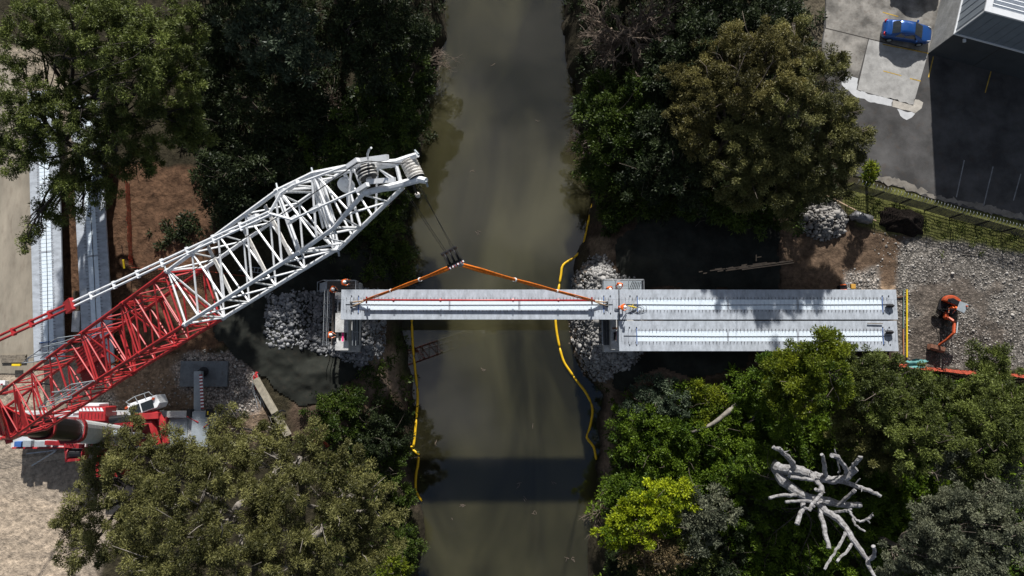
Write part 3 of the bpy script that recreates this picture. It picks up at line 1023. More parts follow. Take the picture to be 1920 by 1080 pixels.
# --- top left: shaded trees between the gums and the river
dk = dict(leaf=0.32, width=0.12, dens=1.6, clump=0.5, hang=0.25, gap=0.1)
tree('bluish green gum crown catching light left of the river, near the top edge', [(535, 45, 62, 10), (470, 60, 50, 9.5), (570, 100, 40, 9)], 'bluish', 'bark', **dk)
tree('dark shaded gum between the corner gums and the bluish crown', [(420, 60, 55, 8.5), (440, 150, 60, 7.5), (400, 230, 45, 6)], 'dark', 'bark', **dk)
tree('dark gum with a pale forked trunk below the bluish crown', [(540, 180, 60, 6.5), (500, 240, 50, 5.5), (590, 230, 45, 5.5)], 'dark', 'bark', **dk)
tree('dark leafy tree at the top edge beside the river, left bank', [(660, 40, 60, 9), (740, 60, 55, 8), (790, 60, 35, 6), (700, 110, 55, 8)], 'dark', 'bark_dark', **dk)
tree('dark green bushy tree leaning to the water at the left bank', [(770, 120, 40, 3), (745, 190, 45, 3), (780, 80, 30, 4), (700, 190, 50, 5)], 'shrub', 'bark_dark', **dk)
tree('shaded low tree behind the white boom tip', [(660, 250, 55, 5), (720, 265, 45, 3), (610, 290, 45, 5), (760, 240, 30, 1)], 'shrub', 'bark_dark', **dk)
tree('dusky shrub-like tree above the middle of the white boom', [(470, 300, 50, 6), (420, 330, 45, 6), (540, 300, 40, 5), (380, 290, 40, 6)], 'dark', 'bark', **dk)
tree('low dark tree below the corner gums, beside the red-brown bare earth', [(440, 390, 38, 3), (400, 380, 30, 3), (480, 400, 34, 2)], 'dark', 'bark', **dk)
tree('small dark shrub on the bare red-brown earth', [(318, 440, 30, 0.4), (345, 430, 22, 0.4)], 'dark', 'bark', name='shrub', cat='shrub', **dk)
tree('green shrub at the left water edge above the bridge', [(725, 470, 34, -3.5), (700, 430, 36, -2), (745, 500, 24, -5)], 'shrub', 'bark', name='shrub', cat='shrub', **dk)
tree('dull green shrub under the white boom beside the water', [(690, 500, 28, -2.4), (720, 420, 30, -3), (660, 440, 32, -1.5), (735, 370, 26, -4)], 'shrub', 'bark', name='shrub', cat='shrub', **dk)
# unseen gums added beyond the top edge to shade the wood and water below
for k, (px, py, r, z, lab) in enumerate([(430, -110, 90, 12.5, 'a'), (560, -120, 85, 13, 'b'), (660, -110, 80, 12.5, 'c')]):
    tree('tall dark gum, unseen, added beyond the top edge for its shade', [(px, py, r, z), (px + 50, py - 40, r * 0.8, z - 1), (px - 30, py + 25, r * 0.6, z - 2)], 'dark', 'bark', group='unseen gums added beyond the top edge for shade', **dict(dk, dens=1.3, leaf=0.5, width=0.2))
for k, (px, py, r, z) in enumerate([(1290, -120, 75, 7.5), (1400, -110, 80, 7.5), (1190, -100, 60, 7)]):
    tree('tall dark gum, unseen, added beyond the top edge for its shade', [(px, py, r, z), (px + 40, py - 40, r * 0.8, z - 1), (px - 30, py + 25, r * 0.6, z - 2)], 'dark', 'bark', group='unseen gums added beyond the top edge for shade', **dict(dk, dens=1.3, leaf=0.5, width=0.2))

# --- top right bank
bare_tree('large leafless grey-brown tree by the top edge, right bank of the river', (1165, 75), [(1080, 20, 2), (1090, 90, 2), (1130, 120, 3), (1165, 125, 3), (1220, 100, 4), (1260, 70, 4), (1290, 20, 4), (1230, 10, 5), (1150, 10, 5), (1110, 50, 4), (1190, 50, 6), (1200, 120, 3), (1100, 115, 1)], 'twig_brown', 0.3, 3, twigs=9, depth=4)
bare_tree('small bare dark bush leaning into the water, right bank', (1105, 270), [(1050, 262, -6.5), (1060, 285, -6.6), (1075, 240, -6), (1060, 300, -6.8), (1085, 300, -6)], 'twig_dark', 0.08, 8, twigs=7, depth=3, name='bare_bush')
bare_tree('tangle of bare dead branches in the water, upper left bank', (800, 125), [(868, 95, -7.4), (850, 120, -7.5), (838, 110, -7.2), (860, 132, -7.6), (840, 84, -7)], 'twig_brown', 0.07, 12, twigs=7, depth=3, name='bare_bush')
tree('dark green tree at the right water edge, below the leafless tree', [(1130, 165, 42, 1), (1160, 200, 50, 2), (1110, 200, 28, -1), (1210, 170, 45, 3)], 'shrub', 'bark_dark', **dk)
tree('dark tree overhanging the river, halfway between leafless tree and bridge', [(1125, 260, 46, 0), (1150, 310, 46, 0), (1190, 260, 55, 2), (1110, 315, 26, -2)], 'shrub', 'bark_dark', **dk)
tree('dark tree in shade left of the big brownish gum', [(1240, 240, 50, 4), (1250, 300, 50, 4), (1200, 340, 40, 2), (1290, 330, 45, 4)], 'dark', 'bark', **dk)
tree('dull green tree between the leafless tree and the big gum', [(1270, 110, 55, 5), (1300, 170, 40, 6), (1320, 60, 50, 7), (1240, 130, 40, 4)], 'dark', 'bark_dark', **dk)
tree('bright green low bush at the right bank, just above the geotextile', [(1232, 358, 26, -0.4), (1245, 385, 24, -0.6), (1220, 385, 22, -0.7)], 'shrub', 'bark', name='shrub', cat='shrub', **dict(dk, dens=2.2))
tree('dark fern-like shrub where the yellow boom starts, right bank', [(1160, 400, 32, -2.2), (1142, 422, 20, -3.4), (1180, 375, 32, -1.5), (1145, 372, 26, -3.2)], 'shrub', 'bark', name='shrub', cat='shrub', **dk)
br = dict(leaf=0.20, width=0.07, dens=2.0, clump=0.42, hang=0.3, gap=0.08)
tree('big brownish green gum with a rounded lit crown, top of the right bank', [(1390, 95, 45, 8.4), (1440, 75, 45, 8.9), (1490, 100, 45, 8.9), (1350, 140, 42, 7.8), (1400, 165, 50, 8.9), (1460, 150, 52, 9.5), (1330, 190, 40, 7.3), (1295, 150, 38, 6.7), (1285, 215, 40, 6.2), (1310, 250, 36, 6.2), (1340, 95, 34, 7.3)], 'brownish', 'bark', base=(1330, 300), **br)
tree('olive gum beside the concrete bays, its crown reaching the car park', [(1530, 130, 42, 8.9), (1550, 185, 40, 8.3), (1500, 200, 52, 9.5), (1590, 215, 32, 7.7), (1570, 260, 38, 7.7), (1490, 55, 30, 7.7), (1605, 285, 24, 5.9), (1622, 245, 22, 7.1), (1575, 120, 22, 7.7)], 'olive', 'bark', base=(1420, 330), **br)
tree('dull olive gum hanging over the geotextile and the rock heap', [(1440, 245, 55, 7.6), (1390, 270, 50, 7.2), (1500, 280, 50, 7.4), (1440, 325, 52, 6.6), (1530, 325, 45, 6.5), (1360, 330, 42, 5.8), (1480, 362, 40, 5.2), (1565, 340, 30, 5.8), (1400, 370, 30, 4.8), (1590, 300, 28, 6.5)], 'olive', 'bark', base=(1440, 300), **br)
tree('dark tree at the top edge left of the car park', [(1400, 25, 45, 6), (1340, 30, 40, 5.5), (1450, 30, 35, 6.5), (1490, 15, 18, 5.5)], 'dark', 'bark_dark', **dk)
tree('narrow green conifer at the corner of the car park fence', [(1632, 322, 13, 3.4), (1633, 308, 9, 4.2), (1630, 335, 12, 2)], 'bright', 'bark', name='conifer', base=(1622, 338), leaf=0.25, width=0.1, dens=3.0, clump=0.3, sub=2)
tree('low shrub in shade below the olive gum, beside the fence', [(1340, 385, 30, 2), (1385, 398, 28, 1.6), (1290, 385, 26, 1), (1430, 402, 28, 1.6), (1475, 398, 30, 1.8)], 'shrub', 'bark', name='shrub', cat='shrub', **dk)

# --- bottom left: lit olive gums
ol = dict(leaf=0.21, width=0.058, dens=1.5, clump=0.40, hang=0.35, gap=0.16, sub=3)
tree('olive gum at the lower left, its ragged dark edge over the pale sand', [(135, 960, 34, 9), (165, 890, 38, 10), (205, 835, 34, 10), (130, 1040, 36, 9), (220, 920, 48, 12), (195, 1010, 48, 12), (270, 850, 38, 11), (245, 800, 20, 9)], 'olive', 'bark_dark', base=(330, 900), **ol)
tree('broad olive gum at the bottom edge, below the crane deck', [(330, 860, 42, 12), (380, 920, 52, 14), (300, 960, 55, 14), (370, 1010, 58, 15), (270, 1050, 50, 13), (440, 1050, 55, 14), (330, 1075, 50, 14)], 'olive', 'bark_pale', base=(480, 930), **ol)
tree('olive gum just below the timber beam, between crane and river', [(430, 805, 34, 10), (470, 850, 42, 11), (420, 870, 42, 12), (500, 800, 22, 8), (470, 930, 40, 12)], 'olive', 'bark_pale', base=(560, 860), **ol)
tree('yellowish olive gum with pale limbs leaning out to the river, lower left', [(560, 860, 48, 12), (620, 880, 46, 11), (540, 930, 50, 13), (640, 940, 44, 11), (700, 920, 26, 9), (710, 970, 34, 9), (600, 1000, 52, 12), (690, 1020, 38, 9), (655, 975, 40, 10)], 'olive', 'bark_pale', base=(660, 930), **ol)
tree('olive gum at the bottom edge between the other lower left gums', [(510, 1040, 55, 13), (580, 1060, 48, 12), (650, 1065, 45, 10), (490, 985, 36, 12)], 'olive', 'bark_pale', base=(600, 1000), **ol)
sh = dict(leaf=0.23, width=0.095, dens=1.7, clump=0.4, hang=0.1, gap=0.12)
tree('dark green shrub on the bank beside the timber beam', [(600, 770, 30, -0.6), (630, 800, 36, -0.9), (650, 760, 28, -1.0)], 'shrub', 'bark', name='shrub', cat='shrub', **sh)
tree('dark bramble above the left yellow boom end', [(690, 790, 36, -2), (720, 820, 36, -3), (680, 840, 40, -1.8), (740, 780, 24, -4)], 'dark', 'bark', name='shrub', cat='shrub', **sh)
tree('green bank shrub beside the break in the left yellow boom', [(715, 880, 38, -3), (740, 850, 24, -4.5), (745, 930, 24, -4.5)], 'shrub', 'bark', name='shrub', cat='shrub', **sh)
tree('trailing green shrub at the water, lower left bank', [(755, 990, 24, -5), (765, 1040, 24, -5.5), (740, 1020, 22, -4)], 'shrub', 'bark', name='shrub', cat='shrub', **sh)
tree('small vivid green bush at the bottom edge of the left bank', [(730, 1065, 24, 0), (748, 1072, 16, -0.6)], 'bright', 'bark', name='shrub', cat='shrub', **sh)

# --- bottom right bank
tree('bluish green shrub below the geotextile at the right bank', [(1240, 745, 34, 0), (1270, 760, 32, 0.2), (1210, 760, 28, -0.6)], 'bluish', 'bark', name='shrub', cat='shrub', **sh)
tree('yellowish green shrub below the lower right geotextile', [(1320, 740, 24, 0.6), (1345, 745, 20, 0.6), (1330, 765, 26, 0.6), (1300, 728, 14, 0.2)], 'bright', 'bark', name='shrub', cat='shrub', **dict(sh, dens=2.2))
tree('dark green thicket on the right bank behind the earth edge', [(1180, 800, 38, -1), (1230, 810, 45, 0), (1290, 810, 45, 0.4), (1200, 850, 40, -1), (1250, 865, 45, 0), (1350, 820, 46, 1), (1310, 870, 46, 0.6)], 'lush', 'bark', name='shrub', cat='shrub', **sh)
tree('olive green shrub above the white dead tree', [(1390, 870, 48, 1), (1360, 910, 40, 1), (1430, 830, 45, 1.6), (1400, 780, 42, 1.4)], 'lush', 'bark', name='shrub', cat='shrub', **sh)
tree('dark low thicket under the white dead tree', [(1470, 960, 60, 0.8), (1424, 862, 30, 4.2), (1405, 872, 26, 3.4), (1560, 1000, 60, 0.8), (1430, 1030, 60, 0.6), (1540, 900, 60, 1), (1620, 1050, 60, 0.8), (1500, 1060, 50, 0.5), (1480, 840, 50, 1.2), (1570, 830, 50, 1.6), (1400, 940, 46, 1.4), (1440, 900, 40, 1.6), (1600, 940, 46, 1.6)], 'lush', 'bark_dark', name='shrub', cat='shrub', **sh)
tree('dark low thicket between white dead tree and grey gum', [(1660, 930, 60, 2), (1720, 940, 55, 2.5), (1650, 990, 50, 1.5), (1780, 920, 50, 3), (1620, 880, 45, 2)], 'lush', 'bark_dark', name='shrub', cat='shrub', **sh)
bt = dict(leaf=0.19, width=0.08, dens=2.2, clump=0.48, hang=0.15, gap=0.05)
tree('bright green dense tree rising over the lower edge of the right deck', [(1545, 655, 36, 9), (1500, 690, 40, 8), (1560, 700, 42, 10), (1520, 735, 48, 9), (1465, 690, 26, 6), (1480, 740, 38, 7), (1575, 740, 28, 8)], 'bright', 'bark', base=(1480, 740), **bt)
tree('dark green tree left of the bright dense tree, below the deck', [(1440, 690, 26, 4), (1420, 715, 26, 3), (1450, 740, 34, 4), (1470, 780, 36, 4)], 'lush', 'bark', base=(1430, 760), **sh)
rt = dict(leaf=0.20, width=0.072, dens=1.9, clump=0.40, hang=0.2, gap=0.08)
tree('green feathery tree right of the bright dense tree, at the deck corner', [(1620, 680, 36, 7), (1660, 690, 36, 7), (1640, 735, 42, 8), (1700, 720, 36, 6), (1600, 720, 28, 7)], 'mid', 'bark', base=(1570, 760), **rt)
tree('mixed green tree below the teal tarpaulin', [(1750, 740, 40, 5), (1690, 775, 46, 7), (1760, 800, 48, 8), (1720, 835, 46, 8), (1800, 755, 36, 5)], 'mid', 'bark', base=(1650, 830), **rt)
tree('pale flecked olive tree above the white dead tree, right side', [(1640, 800, 46, 6), (1670, 850, 44, 6), (1600, 790, 34, 6), (1620, 840, 36, 5)], 'olive', 'bark', base=(1590, 840), **rt)
tree('feathery green sapling reaching over the stony ground at the right', [(1860, 675, 24, 6), (1885, 690, 28, 6), (1840, 690, 18, 5), (1835, 660, 12, 5), (1890, 660, 14, 6)], 'mid', 'bark', base=(1800, 730), **dict(rt, dens=1.6, gap=0.25))
tree('green tree at the right edge below the orange barrier', [(1890, 745, 44, 7), (1850, 790, 46, 8), (1900, 810, 46, 8), (1840, 740, 30, 6), (1850, 850, 46, 8), (1920, 760, 30, 7)], 'mid', 'bark', base=(1770, 850), **rt)
tree('grey leaved tree beyond the mixed green tree, right edge', [(1790, 860, 40, 7), (1815, 835, 30, 7), (1880, 890, 40, 7)], 'grey', 'bark', base=(1720, 880), **rt)
gt = dict(leaf=0.19, width=0.075, dens=2.0, clump=0.38, hang=0.05, gap=0.1)
tree('large grey-green gum filling the lower right corner', [(1800, 1000, 52, 10), (1850, 970, 46, 10), (1740, 1040, 44, 9), (1880, 1030, 52, 10), (1810, 1060, 52, 10), (1690, 1060, 34, 8), (1905, 960, 36, 10), (1760, 985, 34, 9)], 'grey', 'bark', base=(1640, 1000), **gt)
tree('vivid yellow-green bush near the water, lower right bank', [(1163, 982, 32, 1.6), (1195, 975, 38, 2.2), (1148, 1000, 20, 1), (1230, 955, 36, 2.6), (1262, 940, 28, 3.0), (1195, 1005, 32, 1.8), (1250, 975, 30, 2.6)], 'yellow', 'bark', name='shrub', cat='shrub', base=(1190, 990), **dict(sh, dens=2.3, clump=0.4))
tree('narrow yellow-flecked spray behind the grey bush', [(1280, 915, 16, 3), (1292, 928, 14, 3), (1298, 945, 12, 3)], 'yellow', 'bark', name='shrub', cat='shrub', base=(1270, 930), **dict(sh, dens=1.8, clump=0.35))
tree('silver-grey bush right of the vivid yellow-green bush', [(1310, 950, 36, 3), (1345, 965, 38, 3), (1320, 995, 36, 2.6), (1290, 975, 24, 2.6)], 'grey', 'bark', name='shrub', cat='shrub', base=(1300, 970), **dict(sh, dens=1.5, gap=0.2))
tree('half-withered brown and green bush below the yellow-green one', [(1230, 1010, 40, 2), (1260, 1040, 38, 2), (1200, 1030, 28, 1.4), (1225, 1055, 28, 1.4)], 'straw', 'bark', name='shrub', cat='shrub', base=(1230, 1020), **dict(sh, dens=0.9, gap=0.3))
tree('green and yellow bush around the withered one', [(1290, 1030, 36, 1.6), (1310, 1000, 24, 2), (1200, 1040, 30, 0.8), (1240, 1070, 40, 0.8), (1320, 1045, 24, 1.2)], 'mid', 'bark', name='shrub', cat='shrub', **sh)
tree('fresh green bush at the right water edge, above the yellow-green one', [(1150, 925, 20, -2), (1175, 915, 26, -1), (1190, 935, 26, -0.6), (1145, 900, 14, -3), (1215, 920, 24, -0.4), (1160, 945, 20, -1.6)], 'lush', 'bark', name='shrub', cat='shrub', **sh)
tree('dark thicket in the shade below the grey bush, bottom edge', [(1370, 1030, 46, 0.8), (1400, 960, 46, 1), (1340, 1070, 40, 0.6), (1160, 1065, 26, -2)], 'dark', 'bark_dark', name='shrub', cat='shrub', **sh)
bare_tree('bare forked branches fallen into the water, lower right bank', (1122, 955), [(1088, 968, -7.5), (1092, 975, -7.6), (1100, 1000, -7.4), (1105, 945, -7.2), (1112, 1012, -7.2)], 'twig_brown', 0.06, 21, twigs=3, depth=3, name='bare_bush')
bare_tree('pale dead bush with forked stems in the dark wood, left of the boom tip', (628, 215), [(600, 170, 4), (615, 185, 5), (640, 190, 5), (660, 200, 4), (605, 225, 3.5), (625, 165, 5)], 'twig_brown', 0.12, 25, twigs=5, depth=3, name='bare_bush')


# ground cover that no one could count
def undergrowth(poly, species, spacing, rad, seed, zo=0.25, **kw):
    x, y, z = scatter_poly(poly, spacing, seed, 0.5)
    rg = np.random.default_rng(seed)
    bl = [(a, b_, c + zo, rad * rg.uniform(0.6, 1.3)) for a, b_, c in zip(x, y, z)]
    V, Q, T = leaf_cloud(bl, rg, **kw)
    o = np_mesh('undergrowth', V, Q, LM[species], None, {'tint': ('FLOAT', T)})
    return tag(o, kind='stuff')


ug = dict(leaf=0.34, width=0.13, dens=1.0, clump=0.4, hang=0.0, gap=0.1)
undergrowth([(380, -40), (830, -40), (812, 150), (780, 260), (765, 420), (764, 520), (690, 515), (560, 440), (430, 430), (360, 300)], 'dark', 1.1, 0.7, 301, **ug)
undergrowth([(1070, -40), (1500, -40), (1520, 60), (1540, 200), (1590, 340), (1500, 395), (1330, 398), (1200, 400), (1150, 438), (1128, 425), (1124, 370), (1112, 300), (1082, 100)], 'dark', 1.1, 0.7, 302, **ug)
undergrowth([(560, 800), (640, 760), (690, 700), (745, 640), (760, 700), (768, 800), (760, 900), (780, 1000), (780, 1120), (640, 1120), (600, 900)], 'shrub', 1.0, 0.5, 303, **dict(ug, dens=0.8))
undergrowth([(1150, 760), (1200, 740), (1400, 700), (1700, 720), (1920, 720), (1920, 1120), (1130, 1120), (1128, 950), (1160, 850)], 'lush', 1.0, 0.65, 304, **ug)
undergrowth([(1600, 356), (1930, 440), (1930, 482), (1740, 440), (1600, 385)], 'mid', 0.8, 0.22, 305, zo=0.0, **dict(ug, dens=0.55, leaf=0.18, width=0.08, clump=0.25))
undergrowth([(735, 610), (762, 600), (764, 720), (745, 720)], 'shrub', 0.6, 0.3, 306, zo=0.05, **dict(ug, dens=0.9, leaf=0.22, width=0.08, clump=0.25))
undergrowth([(1130, 700), (1150, 740), (1140, 900), (1118, 960), (1126, 850)], 'shrub', 1.3, 0.35, 307, zo=0.05, **dict(ug, dens=0.7, leaf=0.22, width=0.08, clump=0.25))

# --- the great dead tree (white, sawn limbs)
def D(X, Y, z):
    return P(1440 + X / 4, 810 + Y / 4, z)


def Rr(w, z):
    return 0.92 * w / 8 * (CAM_H - z) / F_PX


dead_base = G(1432, 866)
dt = thing('dead_tree', 'huge white dead tree with sawn-off limbs standing above the lower right scrub', 'dead tree', dead_base)
mb = MB()
rg = np.random.default_rng(9)


def dlimb(pts, w0, w1, seg=8):
    """limb through (X, Y, z) points with knotty thickness"""
    w = [D(*p) for p in pts]
    fine, rad = [], []
    n = len(w) - 1
    for i in range(n):
        p0, p1, p2, p3 = w[max(i - 1, 0)], w[i], w[i + 1], w[min(i + 2, n)]
        for k in range(4):
            t = k / 4
            fine.append(0.5 * ((2 * p1) + (p2 - p0) * t + (2 * p0 - 5 * p1 + 4 * p2 - p3) * t * t + (3 * p1 - p0 - 3 * p2 + p3) * t ** 3))
    fine.append(w[-1])
    m_ = len(fine)
    for i, p in enumerate(fine):
        rad.append(Rr(w0 + (w1 - w0) * i / (m_ - 1), p[2]) * (1 + rg.normal(0, 0.08)))
    fine = [p + rg.normal(0, 0.025, 3) for p in fine]
    mb.path(fine, rad, seg)


mb.path([dead_base - np.array([0, 0, 0.4]), (dead_base + D(75, 275, 5.6)) / 2 + np.array([0.1, 0.1, 0]), D(75, 275, 5.6)], [0.55, 0.5, 0.40], 10)
dlimb([(60, 265, 5.8), (120, 370, 6.4), (260, 470, 7.2), (420, 512, 7.8), (560, 545, 8.2), (706, 548, 8.6)], 90, 42, 10)
dlimb([(60, 262, 6.0), (130, 280, 6.6), (230, 290, 7.4), (330, 325, 8.0), (430, 352, 8.5), (520, 360, 8.8), (600, 330, 9.2), (655, 270, 9.6)], 84, 50, 10)
dlimb([(540, 368, 8.8), (620, 390, 9.0), (700, 420, 9.2), (800, 455, 9.4), (842, 488, 9.5)], 42, 26)
dlimb([(205, 280, 7.2), (170, 215, 8.0), (120, 160, 8.6), (80, 130, 9.0), (38, 115, 9.2)], 48, 30)
dlimb([(85, 140, 8.8), (88, 112, 9.2)], 26, 20, 6)
dlimb([(430, 345, 8.4), (425, 270, 9.2), (404, 168, 10.0)], 44, 26)
dlimb([(595, 320, 9.0), (570, 250, 9.8), (520, 190, 10.4), (480, 170, 10.7)], 40, 36)
dlimb([(535, 310, 9), (528, 240, 9.6), (500, 128, 10.2)], 16, 9, 5)
dlimb([(615, 285, 9.3), (655, 235, 10), (698, 186, 10.5)], 32, 34)
dlimb([(290, 300, 7.8), (345, 350, 8.6), (390, 400, 9.2), (405, 450, 9.6), (370, 500, 9.8), (335, 540, 10.0), (310, 590, 10.2)], 46, 24, 9)
dlimb([(345, 360, 8.8), (250, 350, 9.2), (160, 335, 9.6)], 32, 28)
dlimb([(160, 340, 9.5), (165, 300, 9.9)], 26, 20, 6)
dlimb([(350, 550, 10), (310, 575, 10.1), (270, 572, 10.3)], 26, 20)
dlimb([(210, 475, 7.2), (100, 475, 7.8), (8, 496, 8.2)], 30, 24)
dlimb([(325, 520, 9.0), (235, 518, 9.3), (132, 526, 9.6)], 26, 24)
dlimb([(270, 535, 8.6), (248, 610, 9.2), (216, 690, 9.8)], 36, 36)
dlimb([(380, 525, 8.0), (430, 595, 8.6), (520, 650, 9.2), (600, 745, 9.8), (650, 830, 10.3), (740, 950, 10.8), (752, 1010, 11), (805, 1085, 11.3)], 66, 26, 9)
dlimb([(388, 575, 8.4), (418, 720, 9.4), (464, 872, 10.2)], 34, 38)
dlimb([(475, 607, 8.8), (560, 598, 9.5), (608, 590, 9.9), (645, 645, 10.2), (690, 670, 10.4), (735, 655, 10.6), (792, 624, 10.8)], 24, 18, 6)
dlimb([(600, 590, 9.9), (630, 578, 10)], 18, 14, 5)
dlimb([(642, 645, 10.2), (652, 695, 10.4), (732, 750, 10.7)], 20, 14, 6)
dlimb([(735, 655, 10.6), (766, 682, 10.7)], 14, 10, 5)
dlimb([(578, 750, 9.8), (540, 840, 10.2), (480, 940, 10.6), (424, 1026, 11)], 26, 20, 6)
dlimb([(635, 835, 10.2), (580, 905, 10.6), (516, 970, 11)], 24, 20, 6)
dlimb([(745, 965, 10.8), (795, 925, 11.2), (788, 862, 11.8)], 32, 30, 7)
dlimb([(630, 410, 9), (690, 348, 9.6)], 12, 8, 5)
dlimb([(540, 545, 8.3), (600, 480, 9), (655, 436, 9.5)], 32, 28, 7)
dlimb([(400, 440, 9.6), (358, 432, 9.9)], 30, 24, 7)
for _ in range(10):
    q = np.array(mb.v[rg.integers(200, len(mb.v))])
    d = rg.normal(0, 1, 3); d[2] = abs(d[2]) * 0.6; d /= np.linalg.norm(d)
    ln = rg.uniform(0.25, 0.9)
    mb.path([q - d * 0.08, q + d * ln * 0.5 + rg.normal(0, 0.05, 3), q + d * ln], [0.06, 0.035, 0.012], 5)
mb.build('trunk', M['dead_wood'], dt)


def log(name, label, pts, r0, r1, mname, cat='log'):
    rg = np.random.default_rng(len(label))
    mb = MB()
    w = [G(p[0], p[1], p[2]) for p in pts]
    limbs = []
    for i in range(len(w) - 1):
        limbs += [w[i] + (w[i + 1] - w[i]) * k / 3 + rg.normal(0, 0.04, 3) for k in range(3)]
    limbs.append(w[-1])
    mb.path(limbs, np.linspace(r0, r1, len(limbs)), 7)
    return tag(mb.build(name, M[mname], smooth=True), label, cat)


log('fallen_log', 'grey fallen log with a split end in the scrub left of the bright tree', [(1290, 808, 1.1), (1330, 792, 1.3), (1372, 758, 1.5)], 0.10, 0.26, 'bark_pale')
log('fallen_log', 'thin grey fallen branch beside the split log, right of it', [(1382, 800, 1.2), (1400, 785, 1.3), (1412, 768, 1.2)], 0.05, 0.12, 'bark_pale')
log('fallen_log', 'pale fallen branch in the shade near the top of the right geotextile', [(1213, 292, 3.5), (1225, 315, 3.3), (1238, 332, 3.2)], 0.06, 0.12, 'bark_pale')

print('leaves', NLEAF)


# ------------------------------------------------------------------ bridge girders (25 m precast troughs), built along +x, deck top at z = 0
GL, GW = 23.84, 2.58


def make_girder(label, group='precast bridge girders'):
    g = thing('bridge_girder', label, 'bridge girder', (0, 0, 0), group)
    h = GL / 2
    mb = MB()
    tw, ft = 0.44, 0.16                       # half width of the open trough, flange thickness
    # flanges, end blocks and webs butted together as one outline swept along x
    for s in (-1, 1):
        mb.prism([(-h, s * tw), (h, s * tw), (h, s * GW / 2), (-h, s * GW / 2)], -ft, 0.0)
        a, c = s * (tw + 0.003), s * 0.36
        vs = [(-h, s * 0.62, -ft), (-h, a, -ft), (-h, c, -1.15), (-h, s * 0.52, -1.15), (h, s * 0.62, -ft), (h, a, -ft), (h, c, -1.15), (h, s * 0.52, -1.15)]
        mb.add(vs, [(0, 1, 2, 3), (7, 6, 5, 4), (0, 4, 5, 1), (1, 5, 6, 2), (2, 6, 7, 3), (3, 7, 4, 0)])
    mb.box((0, 0, -1.26), (GL, 1.04, 0.22))
    for x0, x1 in ((-h, -h + 1.55), (h - 1.3, h), (-0.06 - 2.6, 0.06 - 2.6), (h - 8.6, h - 8.45)):
        mb.box(((x0 + x1) / 2, 0, -0.575), (x1 - x0, 2 * tw - 0.006, 1.14))
    mb.build('concrete_trough', M['concrete'], g, bevel=0.012)
    # infill panels: folded white sheet between the end blocks
    for x0, x1 in ((-h + 1.56, -2.67), (-2.53, h - 8.61), (h - 8.44, h - 1.31)):
        mb = MB()
        n = int((x1 - x0) / 0.33)
        for i in range(n):
            a, b2 = x0 + (x1 - x0) * i / n, x0 + (x1 - x0) * (i + 1) / n
            mb.box(((a + b2) / 2 - 0.02, 0, -0.035), (b2 - a - 0.045, 2 * tw - 0.012, 0.05))
            mb.box((b2 - 0.022, 0, -0.055), (0.043, 2 * tw - 0.012, 0.04))
        mb.build('infill_panel', M['infill'], g)
    mb = MB()
    mb.path([(-h + 0.4, 0.02, 0.02), (-4, -0.04, 0.015), (2, -0.03, 0.015), (h - 0.5, 0.01, 0.02)], 0.022, 5)
    mb.build('cable', M['black'], g)
    mb = MB()
    for s in (-1, 1):
        k = int((GL - 0.8) / 0.30)
        for i in range(k):
            x = -h + 0.5 + i * 0.30 + random.uniform(-0.02, 0.02)
            lean = random.uniform(-0.03, 0.03)
            mb.path([(x, s * 0.60, -0.02), (x + lean, s * 0.60, 0.075), (x + lean, s * 0.50, 0.10), (x, s * 0.475, -0.02)], 0.017, 4)
    for xe, d in ((-h, 1), (h, -1)):
        for y in np.arange(-0.36, 0.37, 0.18):
            for k in range(3):
                mb.tube((xe + d * (0.2 + 0.3 * k), y, -0.02), (xe + d * (0.2 + 0.3 * k), y, 0.08), 0.011, seg=4)
    tag(mb.build('reinforcement', M['dark_bar'], g), kind='stuff')
    for x in (-h + 0.9, -h + 1.5, h - 0.7, h - 1.25):
        for s in (-1, 1):
            mb = MB()
            mb.path([(x, s * 0.74, -0.01), (x, s * 0.74, 0.05)], 0.05, 8)
            mb.build('lifting_socket', M['black'], g)
    for x in (-h + 1.52, h - 1.27):
        mb = MB()
        mb.box((x, 0.0, 0.02), (0.06, 1.46, 0.03))
        mb.build('strap', M['blue'], g)
    return g


def place_girder(g, pa, pb, z):
    a, b2 = P(*pa, z), P(*pb, z)
    c = (a + b2) / 2
    g.location = c
    g.rotation_euler = (0, 0, math.atan2(b2[1] - a[1], b2[0] - a[0]))
    return g


random.seed(3)
DECK = 1.5
gproto = make_girder('pale concrete bridge girder slung over the river under orange slings')
place_girder(gproto, (637.5, 571), (1161.5, 571), DECK)
for pa, pb, z, lab in (((1162.5, 571), (1681.5, 571), DECK, 'concrete bridge girder on the right bank, the upper of the two side by side'),
                       ((1162.5, 630), (1681.5, 630), DECK - 0.02, 'concrete bridge girder on the right bank, the lower one partly under the bright green tree'),
                       ((92, 672), (79, 172), 1.75, 'stored concrete girder at the far left, beside the beige slab'),
                       ((185, 682), (157, 178), 1.75, 'stored concrete girder on the left, the one nearer the red-brown earth')):
    g = copy_tree(gproto)
    place_girder(g, pa, pb, z)
    g['label'] = lab
for (px, py) in ((92, 640), (80, 210), (182, 640), (160, 215)):
    c = P(px, py, 0.1)
    mb = MB()
    gz = H1(c[0], c[1])
    for dy in (-0.18, 0.18):
        mb.box((c[0], c[1] + dy, gz + 0.14), (2.0, 0.3, 0.30))
    z = gz + 0.29
    mb.box((c[0], c[1], (z + 0.38) / 2), (1.6, 0.3, max(0.06, 0.38 - z)))
    tag(mb.build('timber_bearer', M['old_timber']), 'weathered timber bearer under a stored girder at the left', 'timber bearer', 'bearers under the stored girders')


# ------------------------------------------------------------------ piers (headstocks), walkways, platforms
def wp(px, py, z):
    return Vector(P(px, py, z))


